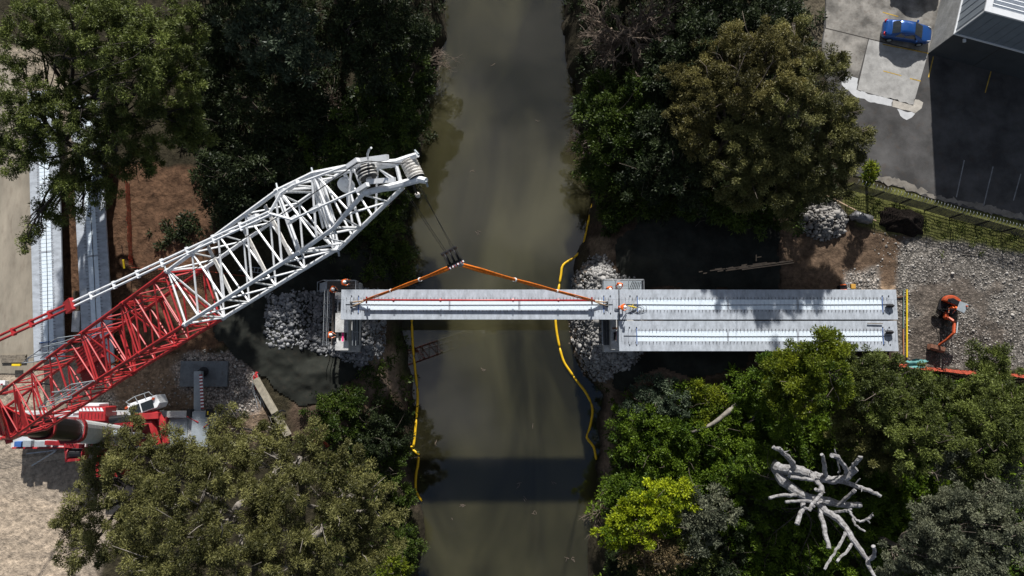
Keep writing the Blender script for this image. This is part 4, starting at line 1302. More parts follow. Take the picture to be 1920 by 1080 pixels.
def rect(pl, pr, pt, pbm, z):
    """axis aligned world rectangle from photo pixels on level z"""
    a, b2 = P(pl, pbm, z), P(pr, pt, z)
    return a[0], b2[0], a[1], b2[1]


def boxr(mb, r, z0, z1):
    mb.box(((r[0] + r[1]) / 2, (r[2] + r[3]) / 2, (z0 + z1) / 2), (r[1] - r[0], r[3] - r[2], z1 - z0))


# left pier
x0, x1, y0, y1 = rect(628.5, 653.5, 548, 657, 0.15)
pr = thing('bridge_pier', 'pale concrete pier on the left rock platform with a pink strip between two black bearings', 'bridge pier', ((x0 + x1) / 2, y0, -2.2), 'river piers')
zt = 0.15
mb = MB()
boxr(mb, (x0, x1, y0, y1), -1.3, zt - 0.28)
mb.build('headstock', M['pier_concrete'], pr, bevel=0.02)
for (a, b2) in ((657, 640), (623, 587), (560, 548)):
    r = rect(628, 653.5, b2, a, zt)
    mb = MB(); boxr(mb, r, zt - 0.277, zt)
    mb.build('bearing_block', M['pier_concrete'], pr, bevel=0.02)
for (l, r_) in ((634.5, 639), (645.5, 650)):
    r = rect(l, r_, 624, 638, zt - 0.2)
    mb = MB(); boxr(mb, r, zt - 0.277, zt - 0.19)
    mb.build('bearing_pad', M['black_rubber'], pr)
r = rect(640.5, 644.5, 622.5, 640, zt - 0.2)
mb = MB(); boxr(mb, r, zt - 0.277, zt - 0.2)
mb.build('marking_strip', M['pink'], pr)
r = rect(634.5, 639, 567, 583, zt - 0.2)
mb = MB(); boxr(mb, r, zt - 0.277, zt - 0.19)
mb.build('bearing_pad', M['black_rubber'], pr)
r = rect(640, 676, 530, 660, -1.3)
mb = MB(); boxr(mb, (r[0], r[1], r[2], r[3]), -2.6, -1.303)
mb.build('footing', M['pier_concrete'], pr, bevel=0.02)
# right pier
x0, x1, y0, y1 = rect(1146, 1175, 545, 656, 0.1)
pr2 = thing('bridge_pier', 'concrete pier at the right water edge under the girder ends, one black bearing in sight', 'bridge pier', ((x0 + x1) / 2, y0, -2.2), 'river piers')
mb = MB(); boxr(mb, (x0, x1, y0, y1), -1.0, zt - 0.28)
mb.build('headstock', M['pier_concrete'], pr2, bevel=0.02)
for (a, b2) in ((656, 639), (621, 598), (560, 545)):
    r = rect(1146.5, 1175, b2, a, 0.1)
    mb = MB(); boxr(mb, r, zt - 0.277, 0.1)
    mb.build('bearing_block', M['pier_concrete'], pr2, bevel=0.02)
r = rect(1151, 1155, 623, 637, 0)
mb = MB(); boxr(mb, r, zt - 0.277, -0.04)
mb.build('bearing_pad', M['black_rubber'], pr2)
r = rect(1156, 1158.5, 622, 638, 0)
mb = MB(); boxr(mb, r, zt - 0.277, -0.07)
mb.build('marking_strip', M['pink'], pr2)
r = rect(1148, 1157, 614, 617, 0.1)
mb = MB(); boxr(mb, r, 0.103, 0.16)
mb.build('packer', M['rust_bar'], pr2)
r = rect(1132.5, 1185, 530, 660, -1.0)
mb = MB(); boxr(mb, r, -2.9, -1.003)
mb.build('footing', M['pier_concrete'], pr2, bevel=0.02)


def rails(mb, pts, z, h=1.05, r=0.025, every=1.1):
    """scaffold guard rail along pts with two rails and posts"""
    for i in range(len(pts) - 1):
        a, b2 = Vector((*pts[i], z)), Vector((*pts[i + 1], z))
        for k in (0.5, 1.0):
            mb.tube(a + Vector((0, 0, h * k)), b2 + Vector((0, 0, h * k)), r, seg=5)
        n = max(1, round((b2 - a).length / every))
        for k in range(n + 1):
            p = a + (b2 - a) * k / n
            mb.tube(p - Vector((0, 0, 0.1)), p + Vector((0, 0, h + 0.05)), r, seg=5)


def platform(name, label, r, zd, rail_sides, boards='x', foot=True, deckm='walk_board'):
    t = thing(name, label, 'work platform', ((r[0] + r[1]) / 2, (r[2] + r[3]) / 2, zd - 0.06))
    mb = MB()
    if boards == 'y':
        n = max(2, round((r[1] - r[0]) / 0.24))
        for k in range(n):
            a = r[0] + (r[1] - r[0]) * k / n
            boxr(mb, (a + 0.008, a + (r[1] - r[0]) / n - 0.008, r[2], r[3]), zd - 0.05, zd)
    else:
        n = max(2, round((r[3] - r[2]) / 0.24))
        for k in range(n):
            a = r[2] + (r[3] - r[2]) * k / n
            boxr(mb, (r[0], r[1], a + 0.008, a + (r[3] - r[2]) / n - 0.008), zd - 0.05, zd)
    mb.build('deck_boards', M[deckm], t)
    mb = MB()
    for pts in rail_sides:
        rails(mb, pts, zd)
    mb.build('guard_rail', M['galv'], t)
    mb = MB()
    if foot:
        for x in (r[0] + 0.1, r[1] - 0.1):
            for y in (r[2] + 0.1, r[3] - 0.1):
                mb.tube((x, y, H1(x, y) - 0.1), (x, y, zd - 0.05), 0.03, seg=5)
    mb.box(((r[0] + r[1]) / 2, (r[2] + r[3]) / 2, zd - 0.085), (r[1] - r[0] - 0.1, 0.06, 0.06))
    mb.build('scaffold_leg', M['galv'], t)
    return t


zd = -0.55
rL = rect(620.5, 628, 545.5, 648, zd)
platform('work_platform', 'narrow boarded walkway with scaffold rails along the left side of the left pier', rL, zd, [[(rL[0] - 0.12, rL[2]), (rL[0] - 0.12, rL[3])], [(rL[0] - 0.42, rL[2]), (rL[0] - 0.42, rL[3])]], 'y')
rR = rect(659.5, 675, 548, 648, zd)
platform('work_platform', 'dark boarded walkway with a rail along the river side of the left pier', rR, zd, [[(rR[1] - 0.32, rR[2]), (rR[1] - 0.32, rR[3])], [(rR[1] - 0.03, rR[2]), (rR[1] - 0.03, rR[3])]], 'y', deckm='deck_dark')
rT = rect(613, 672, 528, 544.5, zd)
platform('work_platform', 'railed scaffold platform above the left pier where two workers in orange stand', rT, zd, [[(rT[0], rT[3]), (rT[1], rT[3]), (rT[1], rT[2])]])
rS = rect(592, 612, 528, 545, zd)
st = thing('scaffold_stair', 'steel scaffold stair with many treads at the left end of the left platform', 'scaffold stair', ((rS[0] + rS[1]) / 2, rS[2], -2.0))
mb = MB()
for k in range(7):
    x = rS[0] + (rS[1] - rS[0]) * (k + 0.5) / 7
    boxr(mb, (x - 0.10, x + 0.10, rS[2], rS[3]), -1.9 + 0.19 * k, -1.87 + 0.19 * k)
mb.build('tread', M['galv'], st)
mb = MB()
for y in (rS[2], rS[3]):
    mb.tube((rS[0], y, -2.1), (rS[1], y, zd), 0.035, seg=5)
    mb.tube((rS[0], y, -1.0), (rS[1], y, zd + 1.05), 0.025, seg=5)
    mb.tube((rS[0], y, -2.3), (rS[0], y, -0.95), 0.025, seg=5)
mb.tube((rS[0], rS[2], -1.0), (rS[0], rS[3], -1.0), 0.025, seg=5)
mb.build('stair_frame', M['galv'], st)
zr = -0.75
rW = rect(1127.5, 1141, 548, 647, zr)
platform('work_platform', 'grey boarded walkway on the river side of the right pier', rW, zr, [[(rW[0], rW[2]), (rW[0], rW[3])]], 'y', deckm='deck_dark')
rP = rect(1130, 1203, 526.5, 546, zr)
platform('work_platform', 'railed scaffold platform at the upper edge of the right deck where two workers stand', rP, zr, [[(rP[0], rP[2]), (rP[0], rP[3]), (rP[1], rP[3]), (rP[1], rP[2])]], deckm='grey_paint')
mb = MB()
for k in range(6):
    a = wp(1186 + 3 * k, 527.5 + 0.2 * k, zr + 0.6)
    b2 = wp(1180 + 3.5 * k, 543, zr + 0.15)
    mb.tube(a, b2, 0.03, seg=5)
tag(mb.build('tube_bundle', M['black']), 'dark scaffold tubes leaning on the right platform rail', 'scaffold tubes')

# ------------------------------------------------------------------ warehouse
c0 = P(1740, 100, 0)
ex = P(1920, 149, 0) - c0
ex = ex / np.linalg.norm(ex)
ey = np.array([-ex[1], ex[0], 0])
up = np.array([0, 0, 1.0])


def B(u, v, z):
    return c0 + ex * u + ey * v + up * z


M['wall_panel'] = mat('wall_panel', (0.27, 0.275, 0.27), 0.9, var=0.3, scale=1.2, bump=0.5, bscale=6)
M['cladding'] = mat('cladding', (0.19, 0.22, 0.25), 0.5, var=0.12, scale=1.0, spec=0.4)
M['flashing'] = mat('flashing', (0.70, 0.72, 0.74), 0.45, var=0.08)
M['roof_sheet'] = mat('roof_sheet', (0.70, 0.73, 0.76), 0.4, var=0.12, scale=1.0)
M['panel_black'] = mat('panel_black', (0.055, 0.06, 0.065), 0.7, var=0.2, scale=0.6)
wh = thing('warehouse', 'grey warehouse with metal cladding and a white ribbed roof in the upper right corner', 'warehouse', c0)
Wd, Dp, H0, Hh = 34.0, 22.0, 3.75, 7.6


def bx(mb, u0, u1, v0, v1, z0, z1):
    return mb.prism([B(u0, v0, 0)[:2], B(u1, v0, 0)[:2], B(u1, v1, 0)[:2], B(u0, v1, 0)[:2]], z0, z1)


mb = MB(); bx(mb, 0, Wd, 0, Dp, -0.2, H0)
mb.build('base_wall', M['wall_panel'], wh)
mb = MB(); bx(mb, 0.05, Wd - 0.05, -0.014, -0.001, 0.0, H0 - 0.055)
mb.build('front_panel', M['panel_black'], wh)
for k in range(5):
    mb = MB(); bx(mb, 4.2 + 5.6 * k, 4.26 + 5.6 * k, -0.03, -0.015, 0.0, H0 - 0.06)
    mb.build('panel_joint', M['joint'], wh)
mb = MB()
bx(mb, 0.04, Wd - 0.04, 0.04, Dp - 0.04, H0 + 0.002, Hh)
mb.build('cladding', M['cladding'], wh)
mb = MB()
n = 60
for k in range(26):
    u = 0.35 + k * 0.75
    bx(mb, u, u + 0.05, 0.012, 0.045, H0 + 0.09, Hh - 0.1)
for k in range(24):
    v = 0.35 + k * 0.75
    bx(mb, 0.012, 0.045, v, v + 0.05, H0 + 0.09, Hh - 0.1)
mb.build('cladding_rib', M['cladding'], wh)
mb = MB()
bx(mb, -0.06, Wd, -0.06, 0.055, H0 - 0.05, H0 + 0.08)
bx(mb, -0.06, 0.055, 0.056, Dp, H0 - 0.05, H0 + 0.08)
bx(mb, -0.03, 0.0595, -0.03, 0.0595, H0 + 0.081, Hh - 0.13)
mb.build('flashing', M['flashing'], wh)
mb = MB()
bx(mb, -0.1, Wd, -0.1, 0.42, Hh + 0.002, Hh + 0.16)
bx(mb, -0.1, 0.42, 0.421, Dp, Hh + 0.002, Hh + 0.16)
mb.build('gutter', M['flashing'], wh, bevel=0.01)
mb = MB()
vs, fs = [], []
nr = 70
for k in range(nr * 2 + 1):
    v = 0.43 + k * 0.19
    z = Hh + 0.05 + (0.16 if k % 2 else 0.0) + 0.02 * v
    vs += [tuple(B(0.43, v, z)), tuple(B(Wd, v, z))]
for k in range(nr * 2):
    fs.append((2 * k, 2 * k + 1, 2 * k + 3, 2 * k + 2))
mb.add(vs, fs)
mb.build('roof', M['roof_sheet'], wh)
mb = MB(); mb.box(B(1.1, -0.2, H0 - 0.25), (0.22, 0.3, 0.16))
mb.build('wall_lamp', M['flashing'], wh, bevel=0.02)

# ------------------------------------------------------------------ fence of the car park
fb = [P(x, y, 0) for x, y in [(1584, 354), (1637, 369), (1686, 382), (1734, 395), (1780, 409), (1829, 422), (1876, 435), (1926, 449)]]
fe = thing('security_fence', 'dark palisade fence with curled pale spikes along the car park edge', 'fence', fb[0])
FH = 1.85
for p in fb:
    mb = MB()
    mb.box((p[0], p[1], FH / 2 - 0.1), (0.09, 0.09, FH + 0.2))
    mb.build('fence_post', M['black'], fe)
for i in range(len(fb) - 1):
    a, b2 = Vector(fb[i]), Vector(fb[i + 1])
    d = (b2 - a).normalized()
    mb = MB()
    for k in range(11):
        z = 0.12 + k * 0.165
        mb.tube(a + d * 0.05 + Vector((0, 0, z)), b2 - d * 0.05 + Vector((0, 0, z)), 0.022, seg=4)
    n = 17
    for k in range(1, n):
        p = a + (b2 - a) * k / n
        mb.box((p.x, p.y, FH / 2), (0.045, 0.03, FH - 0.1))
    mb.build('fence_panel', M['black'], fe)
    mb = MB()
    nrm = Vector((-d.y, d.x, 0))
    for k in range(8):
        p = a + (b2 - a) * (k + 0.5) / 8 + Vector((0, 0, FH - 0.06))
        mb.path([p, p + Vector((0, 0, 0.2)) + nrm * 0.05, p + Vector((0, 0, 0.33)) + nrm * 0.22, p + Vector((0, 0, 0.28)) + nrm * 0.36], 0.014, 4)
    mb.build('curled_spike', M['galv'], fe)

# ------------------------------------------------------------------ blue car
def make_car(label, paint):
    """local frame: x forward, rear at 0, z up, centred on y"""
    t = thing('parked_car', label, 'car')
    # stations: x, half width, bottom z, belt z, deck z (bonnet / boot lid)
    S = [(0.00, 0.62, 0.42, 0.66, 0.70), (0.06, 0.74, 0.30, 0.78, 0.93), (0.30, 0.83, 0.22, 0.86, 1.00), (0.80, 0.875, 0.20, 0.89, 1.02), (1.5, 0.885, 0.20, 0.90, 0.98), (2.4, 0.885, 0.20, 0.89, 0.97),
         (3.1, 0.88, 0.20, 0.87, 0.97), (3.6, 0.87, 0.20, 0.82, 0.90), (4.05, 0.83, 0.22, 0.74, 0.82), (4.35, 0.72, 0.28, 0.64, 0.72), (4.50, 0.52, 0.36, 0.56, 0.60)]

    def ring(x, w, zb, zl, zd_):
        return [(x, -w * 0.80, zb), (x, -w * 0.97, zb + 0.12), (x, -w, (zb + zl) / 2), (x, -w * 0.985, zl - 0.04), (x, -w * 0.90, zl + (zd_ - zl) * 0.62), (x, -w * 0.6, zd_ - 0.01), (x, 0, zd_ + 0.01)]
    mb = MB()
    vs, fs = [], []
    for s in S:
        h = ring(*s)
        full = h + [(x, -y, z) for x, y, z in h[-2::-1]]
        vs += full
    k = 13
    for i in range(len(S) - 1):
        for j in range(k - 1):
            fs.append((i * k + j, (i + 1) * k + j, (i + 1) * k + j + 1, i * k + j + 1))
        fs.append((i * k + k - 1, (i + 1) * k + k - 1, (i + 1) * k, i * k))
    fs.append(tuple(range(k)))
    fs.append(tuple((len(S) - 1) * k + j for j in range(k - 1, -1, -1)))
    mb.add(vs, fs)
    o = mb.build('body', paint, t, smooth=True)
    md = o.modifiers.new('s', 'SUBSURF'); md.levels = md.render_levels = 2
    # cabin
    C_ = [(0.62, 0.68, 0.98), (0.86, 0.69, 1.10), (1.30, 0.665, 1.36), (1.55, 0.66, 1.435), (2.0, 0.66, 1.46), (2.45, 0.655, 1.43), (2.75, 0.665, 1.33), (3.25, 0.69, 1.06), (3.50, 0.70, 0.93)]
    vs, fs = [], []
    for x, w, z in C_:
        zb = 0.86
        f = (z - zb) / 0.6
        vs += [(x, -0.80, zb), (x, -(0.80 + (w - 0.80) * 0.75 * 1), zb + (z - zb) * 0.72), (x, -w * 0.86, z - 0.015), (x, -w * 0.45, z + 0.012), (x, 0, z + 0.022), (x, w * 0.45, z + 0.012), (x, w * 0.86, z - 0.015), (x, 0.80 + (w - 0.80) * 0.75, zb + (z - zb) * 0.72), (x, 0.80, zb)]
    k = 9
    for i in range(len(C_) - 1):
        for j in range(k - 1):
            fs.append((i * k + j, (i + 1) * k + j, (i + 1) * k + j + 1, i * k + j + 1))
    mb = MB(); mb.add(vs, fs)
    mb.build('cabin', paint, t, smooth=True)

    def cab(x, j):
        for i in range(len(C_) - 1):
            if C_[i][0] <= x <= C_[i + 1][0]:
                f = (x - C_[i][0]) / (C_[i + 1][0] - C_[i][0])
                a, b2 = np.array(vs[i * k + j]), np.array(vs[(i + 1) * k + j])
                return a + (b2 - a) * f
    glass = M['car_glass']

    def glass_strip(name, xs, js, lift):
        g = MB()
        vv = []
        for x in xs:
            for j in js:
                p = cab(x, j)
                n = np.array([0, 0, 1.0]) if abs(p[1]) < 0.62 else np.array([0, np.sign(p[1]), 0.25])
                vv.append(p + n * lift)
        m_ = len(js)
        g.add(vv, [(i * m_ + j, (i + 1) * m_ + j, (i + 1) * m_ + j + 1, i * m_ + j + 1) for i in range(len(xs) - 1) for j in range(m_ - 1)])
        return g.build(name, glass, t, smooth=True)
    glass_strip('rear_window', [0.70, 0.86, 1.05, 1.28], [2, 3, 4, 5, 6], 0.014)
    glass_strip('windscreen', [2.56, 2.75, 3.0, 3.25, 3.42], [2, 3, 4, 5, 6], 0.014)
    for s in (-1, 1):
        for x0, x1, xt0, xt1 in ((1.02, 1.80, 1.35, 1.80), (1.88, 2.95, 1.88, 2.62)):
            g = MB()
            y1, y0 = s * 0.775, s * 0.655
            pts = [(x0, s * 0.812, 0.93), (x1, s * 0.812, 0.93), (xt1, s * 0.672, 1.32), (xt0, s * 0.672, 1.32)]
            g.add(pts + [(p[0], p[1] - s * 0.03, p[2]) for p in pts], [(0, 1, 2, 3), (7, 6, 5, 4), (0, 4, 5, 1), (1, 5, 6, 2), (2, 6, 7, 3), (3, 7, 4, 0)])
            g.build('side_window', glass, t)
        g = MB(); g.box((2.95, s * 0.96, 0.96), (0.16, 0.22, 0.14))
        g.build('wing_mirror', paint, t, bevel=0.04)
        g = MB(); g.path([(4.02, s * 0.70, 0.80), (4.2, s * 0.66, 0.76), (4.36, s * 0.58, 0.70)], [0.04, 0.06, 0.04], 8)
        g.build('headlight', M['lamp_glass'], t, smooth=True)
        g = MB(); g.path([(0.10, s * 0.45, 0.88), (0.07, s * 0.66, 0.86), (0.22, s * 0.80, 0.84)], [0.05, 0.075, 0.05], 8)
        g.build('tail_light', M['tail_red'], t, smooth=True)
        for x in (0.85, 3.58):
            w = MB()
            w.path([(x, s * 0.70, 0.31), (x, s * 0.90, 0.31)], 0.31, 20)
            wo = w.build('wheel', M['black_rubber'], t, bevel=0.03)
            r = MB(); r.path([(x, s * 0.86, 0.31), (x, s * 0.91, 0.31)], [0.20, 0.19], 16)
            r.build('rim', M['galv'], wo)
    g = MB(); g.box((0.035, 0, 0.70), (0.02, 0.40, 0.11))
    g.build('number_plate', M['pale_grey'], t)
    g = MB(); g.box((0.16, 0, 1.02), (0.16, 1.15, 0.035))
    g.build('boot_spoiler', paint, t, bevel=0.012)
    g = MB(); g.box((0.045, 0, 0.58), (0.05, 1.15, 0.10))
    g.build('bumper_trim', M['black'], t, bevel=0.02)
    return t


M['car_blue'] = mat('car_blue', (0.006, 0.065, 0.26), 0.28, metal=0.25, var=0.05, coat=0.8)
M['car_dark'] = mat('car_dark', (0.03, 0.03, 0.035), 0.3, var=0.05, coat=0.6)
M['car_glass'] = mat('car_glass', (0.02, 0.025, 0.028), 0.06, var=0.1, spec=0.8)
M['lamp_glass'] = mat('lamp_glass', (0.6, 0.62, 0.62), 0.15, var=0.1)
M['tail_red'] = mat('tail_red', (0.45, 0.01, 0.015), 0.2, var=0.1)
car = make_car('blue four-door saloon parked nose to the warehouse wall', M['car_blue'])
a, b2 = P(1653.5, 54, 0.5), P(1745.5, 68, 0.5)
car.location = (a[0], a[1], 0.008)
car.rotation_euler = (0, 0, math.atan2(b2[1] - a[1], b2[0] - a[0]))
k = np.linalg.norm((b2 - a)[:2]) / 4.5
car.scale = (k, k, k)
print('car scale', k)
c2 = copy_tree(car)
a = P(1664, -5, 0.5)
c2.location = (a[0] + 0.6, a[1] + 1.75, 0.008)
c2['label'] = 'second saloon beyond the top edge whose shadow falls above the blue one'


# ------------------------------------------------------------------ people
BONES = {'torso': ('hip', 'chest'), 'neck': ('chest', 'head')}


def person(label, pose, loc, rz, vest='hivis', hat='helmet_white', scale=1.0):
    """a worker as one skinned figure; pose gives joint positions (x forward, y left, z up)"""
    J = dict(hip=(0, 0, 0.93), waist=(0, 0, 1.10), chest=(0, 0, 1.36), neck=(0, 0, 1.48), head=(0.02, 0, 1.63))
    for s, n in ((1, 'l'), (-1, 'r')):
        J['sh' + n] = (0, s * 0.19, 1.40)
        J['el' + n] = (-0.02, s * 0.26, 1.13)
        J['wr' + n] = (0.06, s * 0.27, 0.90)
        J['hp' + n] = (0, s * 0.095, 0.88)
        J['kn' + n] = (0.02, s * 0.11, 0.50)
        J['an' + n] = (0, s * 0.12, 0.10)
        J['to' + n] = (0.17, s * 0.14, 0.05)
    J.update(pose)
    names, edges, rad = [], [], {}

    def v(n, p, r):
        names.append((n, p, r))
        return len(names) - 1
    R = dict(hip=0.135, waist=0.125, chest=0.15, neck=0.06, head=0.098)
    id_ = {n: v(n, J[n], R[n]) for n in ('hip', 'waist', 'chest', 'neck', 'head')}
    E = [('hip', 'waist'), ('waist', 'chest'), ('chest', 'neck'), ('neck', 'head')]
    for n in 'lr':
        for q, r in (('sh', 0.075), ('el', 0.05), ('wr', 0.036), ('hp', 0.10), ('kn', 0.07), ('an', 0.05), ('to', 0.042)):
            id_[q + n] = v(q + n, J[q + n], r)
        E += [('chest', 'sh' + n), ('sh' + n, 'el' + n), ('el' + n, 'wr' + n), ('hip', 'hp' + n), ('hp' + n, 'kn' + n), ('kn' + n, 'an' + n), ('an' + n, 'to' + n)]
        w, e = Vector(J['wr' + n]), Vector(J['el' + n])
        d = (w - e).normalized()
        sdir = d.cross(Vector((0, 0, 1)))
        if sdir.length < 0.2:
            sdir = Vector((1, 0, 0))
        sdir.normalize()
        pal = w + d * 0.08
        id_['pa' + n] = v('pa' + n, pal, 0.036)
        E.append(('wr' + n, 'pa' + n))
        nn = d.cross(sdir)
        for k, (o, ln) in enumerate(((-0.03, 0.070), (-0.01, 0.082), (0.012, 0.075), (0.032, 0.058))):
            a = pal + sdir * o + d * 0.03
            m_ = a + d * ln * 0.55 - nn * 0.01
            t_ = a + d * ln - nn * 0.03
            prev = 'pa' + n
            for q, p in enumerate((a, m_, t_)):
                key = f'f{k}{q}{n}'
                id_[key] = v(key, p, 0.0095 - q * 0.0012)
                E.append((prev, key))
                prev = key
        th = w + d * 0.035 + sdir * (0.04 if n == 'l' else -0.04)
        id_['th0' + n] = v('th0' + n, th, 0.012)
        id_['th1' + n] = v('th1' + n, th + d * 0.035 + sdir * (0.02 if n == 'l' else -0.02), 0.010)
        E += [('wr' + n, 'th0' + n), ('th0' + n, 'th1' + n)]
    # face: nose and ears
    h = Vector(J['head'])
    f = (Vector(J['head']) - Vector(J['neck'])).normalized()
    fw = Vector(pose.get('look', (1, 0, 0))).normalized()
    me = bpy.data.meshes.new('person')
    me.from_pydata([tuple(p) for _, p, _ in names], [(id_[a], id_[b2]) for a, b2 in E], [])
    o = bpy.data.objects.new('person', me)
    col.objects.link(o)
    o.modifiers.new('skin', 'SKIN')
    for i, (_, _, r) in enumerate(names):
        me.skin_vertices[0].data[i].radius = (r, r)
    me.skin_vertices[0].data[0].use_root = True
    sb = o.modifiers.new('sub', 'SUBSURF')
    sb.levels = sb.render_levels = 1
    dg = bpy.context.evaluated_depsgraph_get()
    me2 = bpy.data.meshes.new_from_object(o.evaluated_get(dg))
    bpy.data.objects.remove(o)
    # colour by nearest bone
    segs = []
    for a, b2 in E:
        if a[:2] in ('hp', 'kn') or b2[:2] == 'hp':
            mt = 1
        elif a[:2] == 'an':
            mt = 3
        elif a[:2] in ('pa', 'wr', 'th') or a[0] == 'f' or b2 in ('head',) or (a == 'chest' and b2 == 'neck'):
            mt = 2
        else:
            mt = 0
        segs.append((np.array(names[id_[a]][1]), np.array(names[id_[b2]][1]), mt, (a, b2)))
    for mm in (M[vest], M['navy'], M['skin'], M['black'], M['silver_tape']):
        me2.materials.append(mm)
    for p in me2.polygons:
        c = np.array(p.center)
        best, bm_ = 9, 0
        for a, b2, mt, key in segs:
            ab = b2 - a
            t = np.clip((c - a) @ ab / (ab @ ab), 0, 1)
            d = np.linalg.norm(c - a - ab * t) - 0.06 * (key[0] in ('hip', 'waist'))
            if d < best:
                best, bm_ = d, mt
                if key == ('waist', 'chest') and 0.15 < t < 0.4:
                    bm_ = 4
                if key[0][:2] == 'el' and 0.25 < t < 0.5:
                    bm_ = 4
        p.material_index = bm_
        p.use_smooth = True
    root = thing('person', label, 'person', loc, 'site workers')
    bo = bpy.data.objects.new('body', me2)
    col.objects.link(bo)
    bo.parent = root
    # helmet: dome with a brim, plus face details
    mb = MB()
    upv = f
    side = fw.cross(upv)
    if side.length < 0.1:
        side = Vector((0, 1, 0))
    side.normalize()
    fr = upv.cross(side).normalized()
    rings = []
    nseg = 14
    for (zz, rr) in ((0.035, 0.150), (0.05, 0.152), (0.055, 0.128), (0.10, 0.122), (0.145, 0.10), (0.175, 0.06), (0.187, 0.015)):
        ring = []
        for k in range(nseg):
            a = 2 * math.pi * k / nseg
            e = 1.22 if math.cos(a) > 0 and zz < 0.052 else 1.06
            ring.append(h + upv * (zz - 0.02) + fr * math.cos(a) * rr * e + side * math.sin(a) * rr)
        rings.append(ring)
    vs = [q for r in rings for q in r]
    fs = [(i * nseg + k, i * nseg + (k + 1) % nseg, (i + 1) * nseg + (k + 1) % nseg, (i + 1) * nseg + k) for i in range(len(rings) - 1) for k in range(nseg)]
    fs.append(tuple((len(rings) - 1) * nseg + k for k in range(nseg)))
    mb.add(vs, fs)
    for q in range(len(mb.v)):
        mb.v[q] = tuple(np.array(mb.v[q]) + np.array(root.location))
    mb.build('helmet', M[hat], root, smooth=True)
    mb = MB()
    L0 = Vector(root.location)
    mb.path([L0 + h + fr * 0.085 - upv * 0.01, L0 + h + fr * 0.125 - upv * 0.045], [0.012, 0.018], 6)
    for s in (-1, 1):
        mb.path([L0 + h + side * s * 0.095 - upv * 0.03, L0 + h + side * s * 0.108 + upv * 0.02], [0.02, 0.022], 6)
    mb.build('face', M['skin'], root, smooth=True)
    root.rotation_euler = (0, 0, rz)
    root.scale = (scale,) * 3
    return root


STAND = dict()
LOOKDOWN = dict(chest=(0.06, 0, 1.35), neck=(0.12, 0, 1.45), head=(0.2, 0, 1.57), ell=(0.18, 0.27, 1.15), wrl=(0.38, 0.16, 1.08), elr=(0.18, -0.27, 1.15), wrr=(0.38, -0.16, 1.05))
REACH = dict(chest=(0.14, 0, 1.31), neck=(0.22, 0, 1.40), head=(0.31, 0, 1.50), shl=(0.14, 0.19, 1.35), shr=(0.14, -0.19, 1.35), ell=(0.42, 0.26, 1.25), wrl=(0.66, 0.2, 1.12), elr=(0.36, -0.26, 1.12), wrr=(0.55, -0.16, 0.98))
BEND = dict(waist=(0.12, 0, 1.03), chest=(0.36, 0, 1.12), neck=(0.46, 0, 1.16), head=(0.58, 0, 1.15), shl=(0.36, 0.2, 1.14), shr=(0.36, -0.2, 1.14), ell=(0.48, 0.24, 0.87), wrl=(0.62, 0.14, 0.66), elr=(0.48, -0.24, 0.87), wrr=(0.62, -0.14, 0.66))
KNEEL = dict(hip=(0, 0, 0.48), waist=(0.08, 0, 0.63), chest=(0.25, 0, 0.80), neck=(0.33, 0, 0.89), head=(0.42, 0, 0.98), shl=(0.25, 0.2, 0.83), shr=(0.25, -0.2, 0.83), ell=(0.42, 0.28, 0.62), wrl=(0.62, 0.2, 0.42), elr=(0.42, -0.28, 0.62), wrr=(0.6, -0.16, 0.4),
             hpl=(0, 0.1, 0.45), hpr=(0, -0.1, 0.45), knl=(0.38, 0.16, 0.44), anl=(0.34, 0.16, 0.10), tol=(0.5, 0.17, 0.05), knr=(0.12, -0.13, 0.09), anr=(-0.28, -0.13, 0.10), tor=(-0.34, -0.13, 0.05))
WALK = dict(knl=(0.2, 0.1, 0.52), anl=(0.3, 0.11, 0.12), tol=(0.46, 0.12, 0.08), knr=(-0.02, -0.1, 0.5), anr=(-0.3, -0.11, 0.14), tor=(-0.17, -0.12, 0.05), ell=(-0.14, 0.25, 1.14), wrl=(-0.1, 0.27, 0.9), elr=(0.1, -0.25, 1.14), wrr=(0.25, -0.24, 0.95))
SIT = dict(hip=(0, 0, 0.62), waist=(0.02, 0, 0.78), chest=(0.05, 0, 1.04), neck=(0.07, 0, 1.16), head=(0.1, 0, 1.30), shl=(0.05, 0.19, 1.08), shr=(0.05, -0.19, 1.08), ell=(0.14, 0.26, 0.82), wrl=(0.36, 0.2, 0.80), elr=(0.14, -0.26, 0.82), wrr=(0.36, -0.2, 0.80),
           hpl=(0.02, 0.1, 0.58), hpr=(0.02, -0.1, 0.58), knl=(0.42, 0.13, 0.60), anl=(0.48, 0.13, 0.18), tol=(0.63, 0.14, 0.12), knr=(0.42, -0.13, 0.60), anr=(0.48, -0.13, 0.18), tor=(0.63, -0.14, 0.12))


def at_head(px, py, z):
    p = P(px, py, z + 1.6)
    return (p[0], p[1], z)


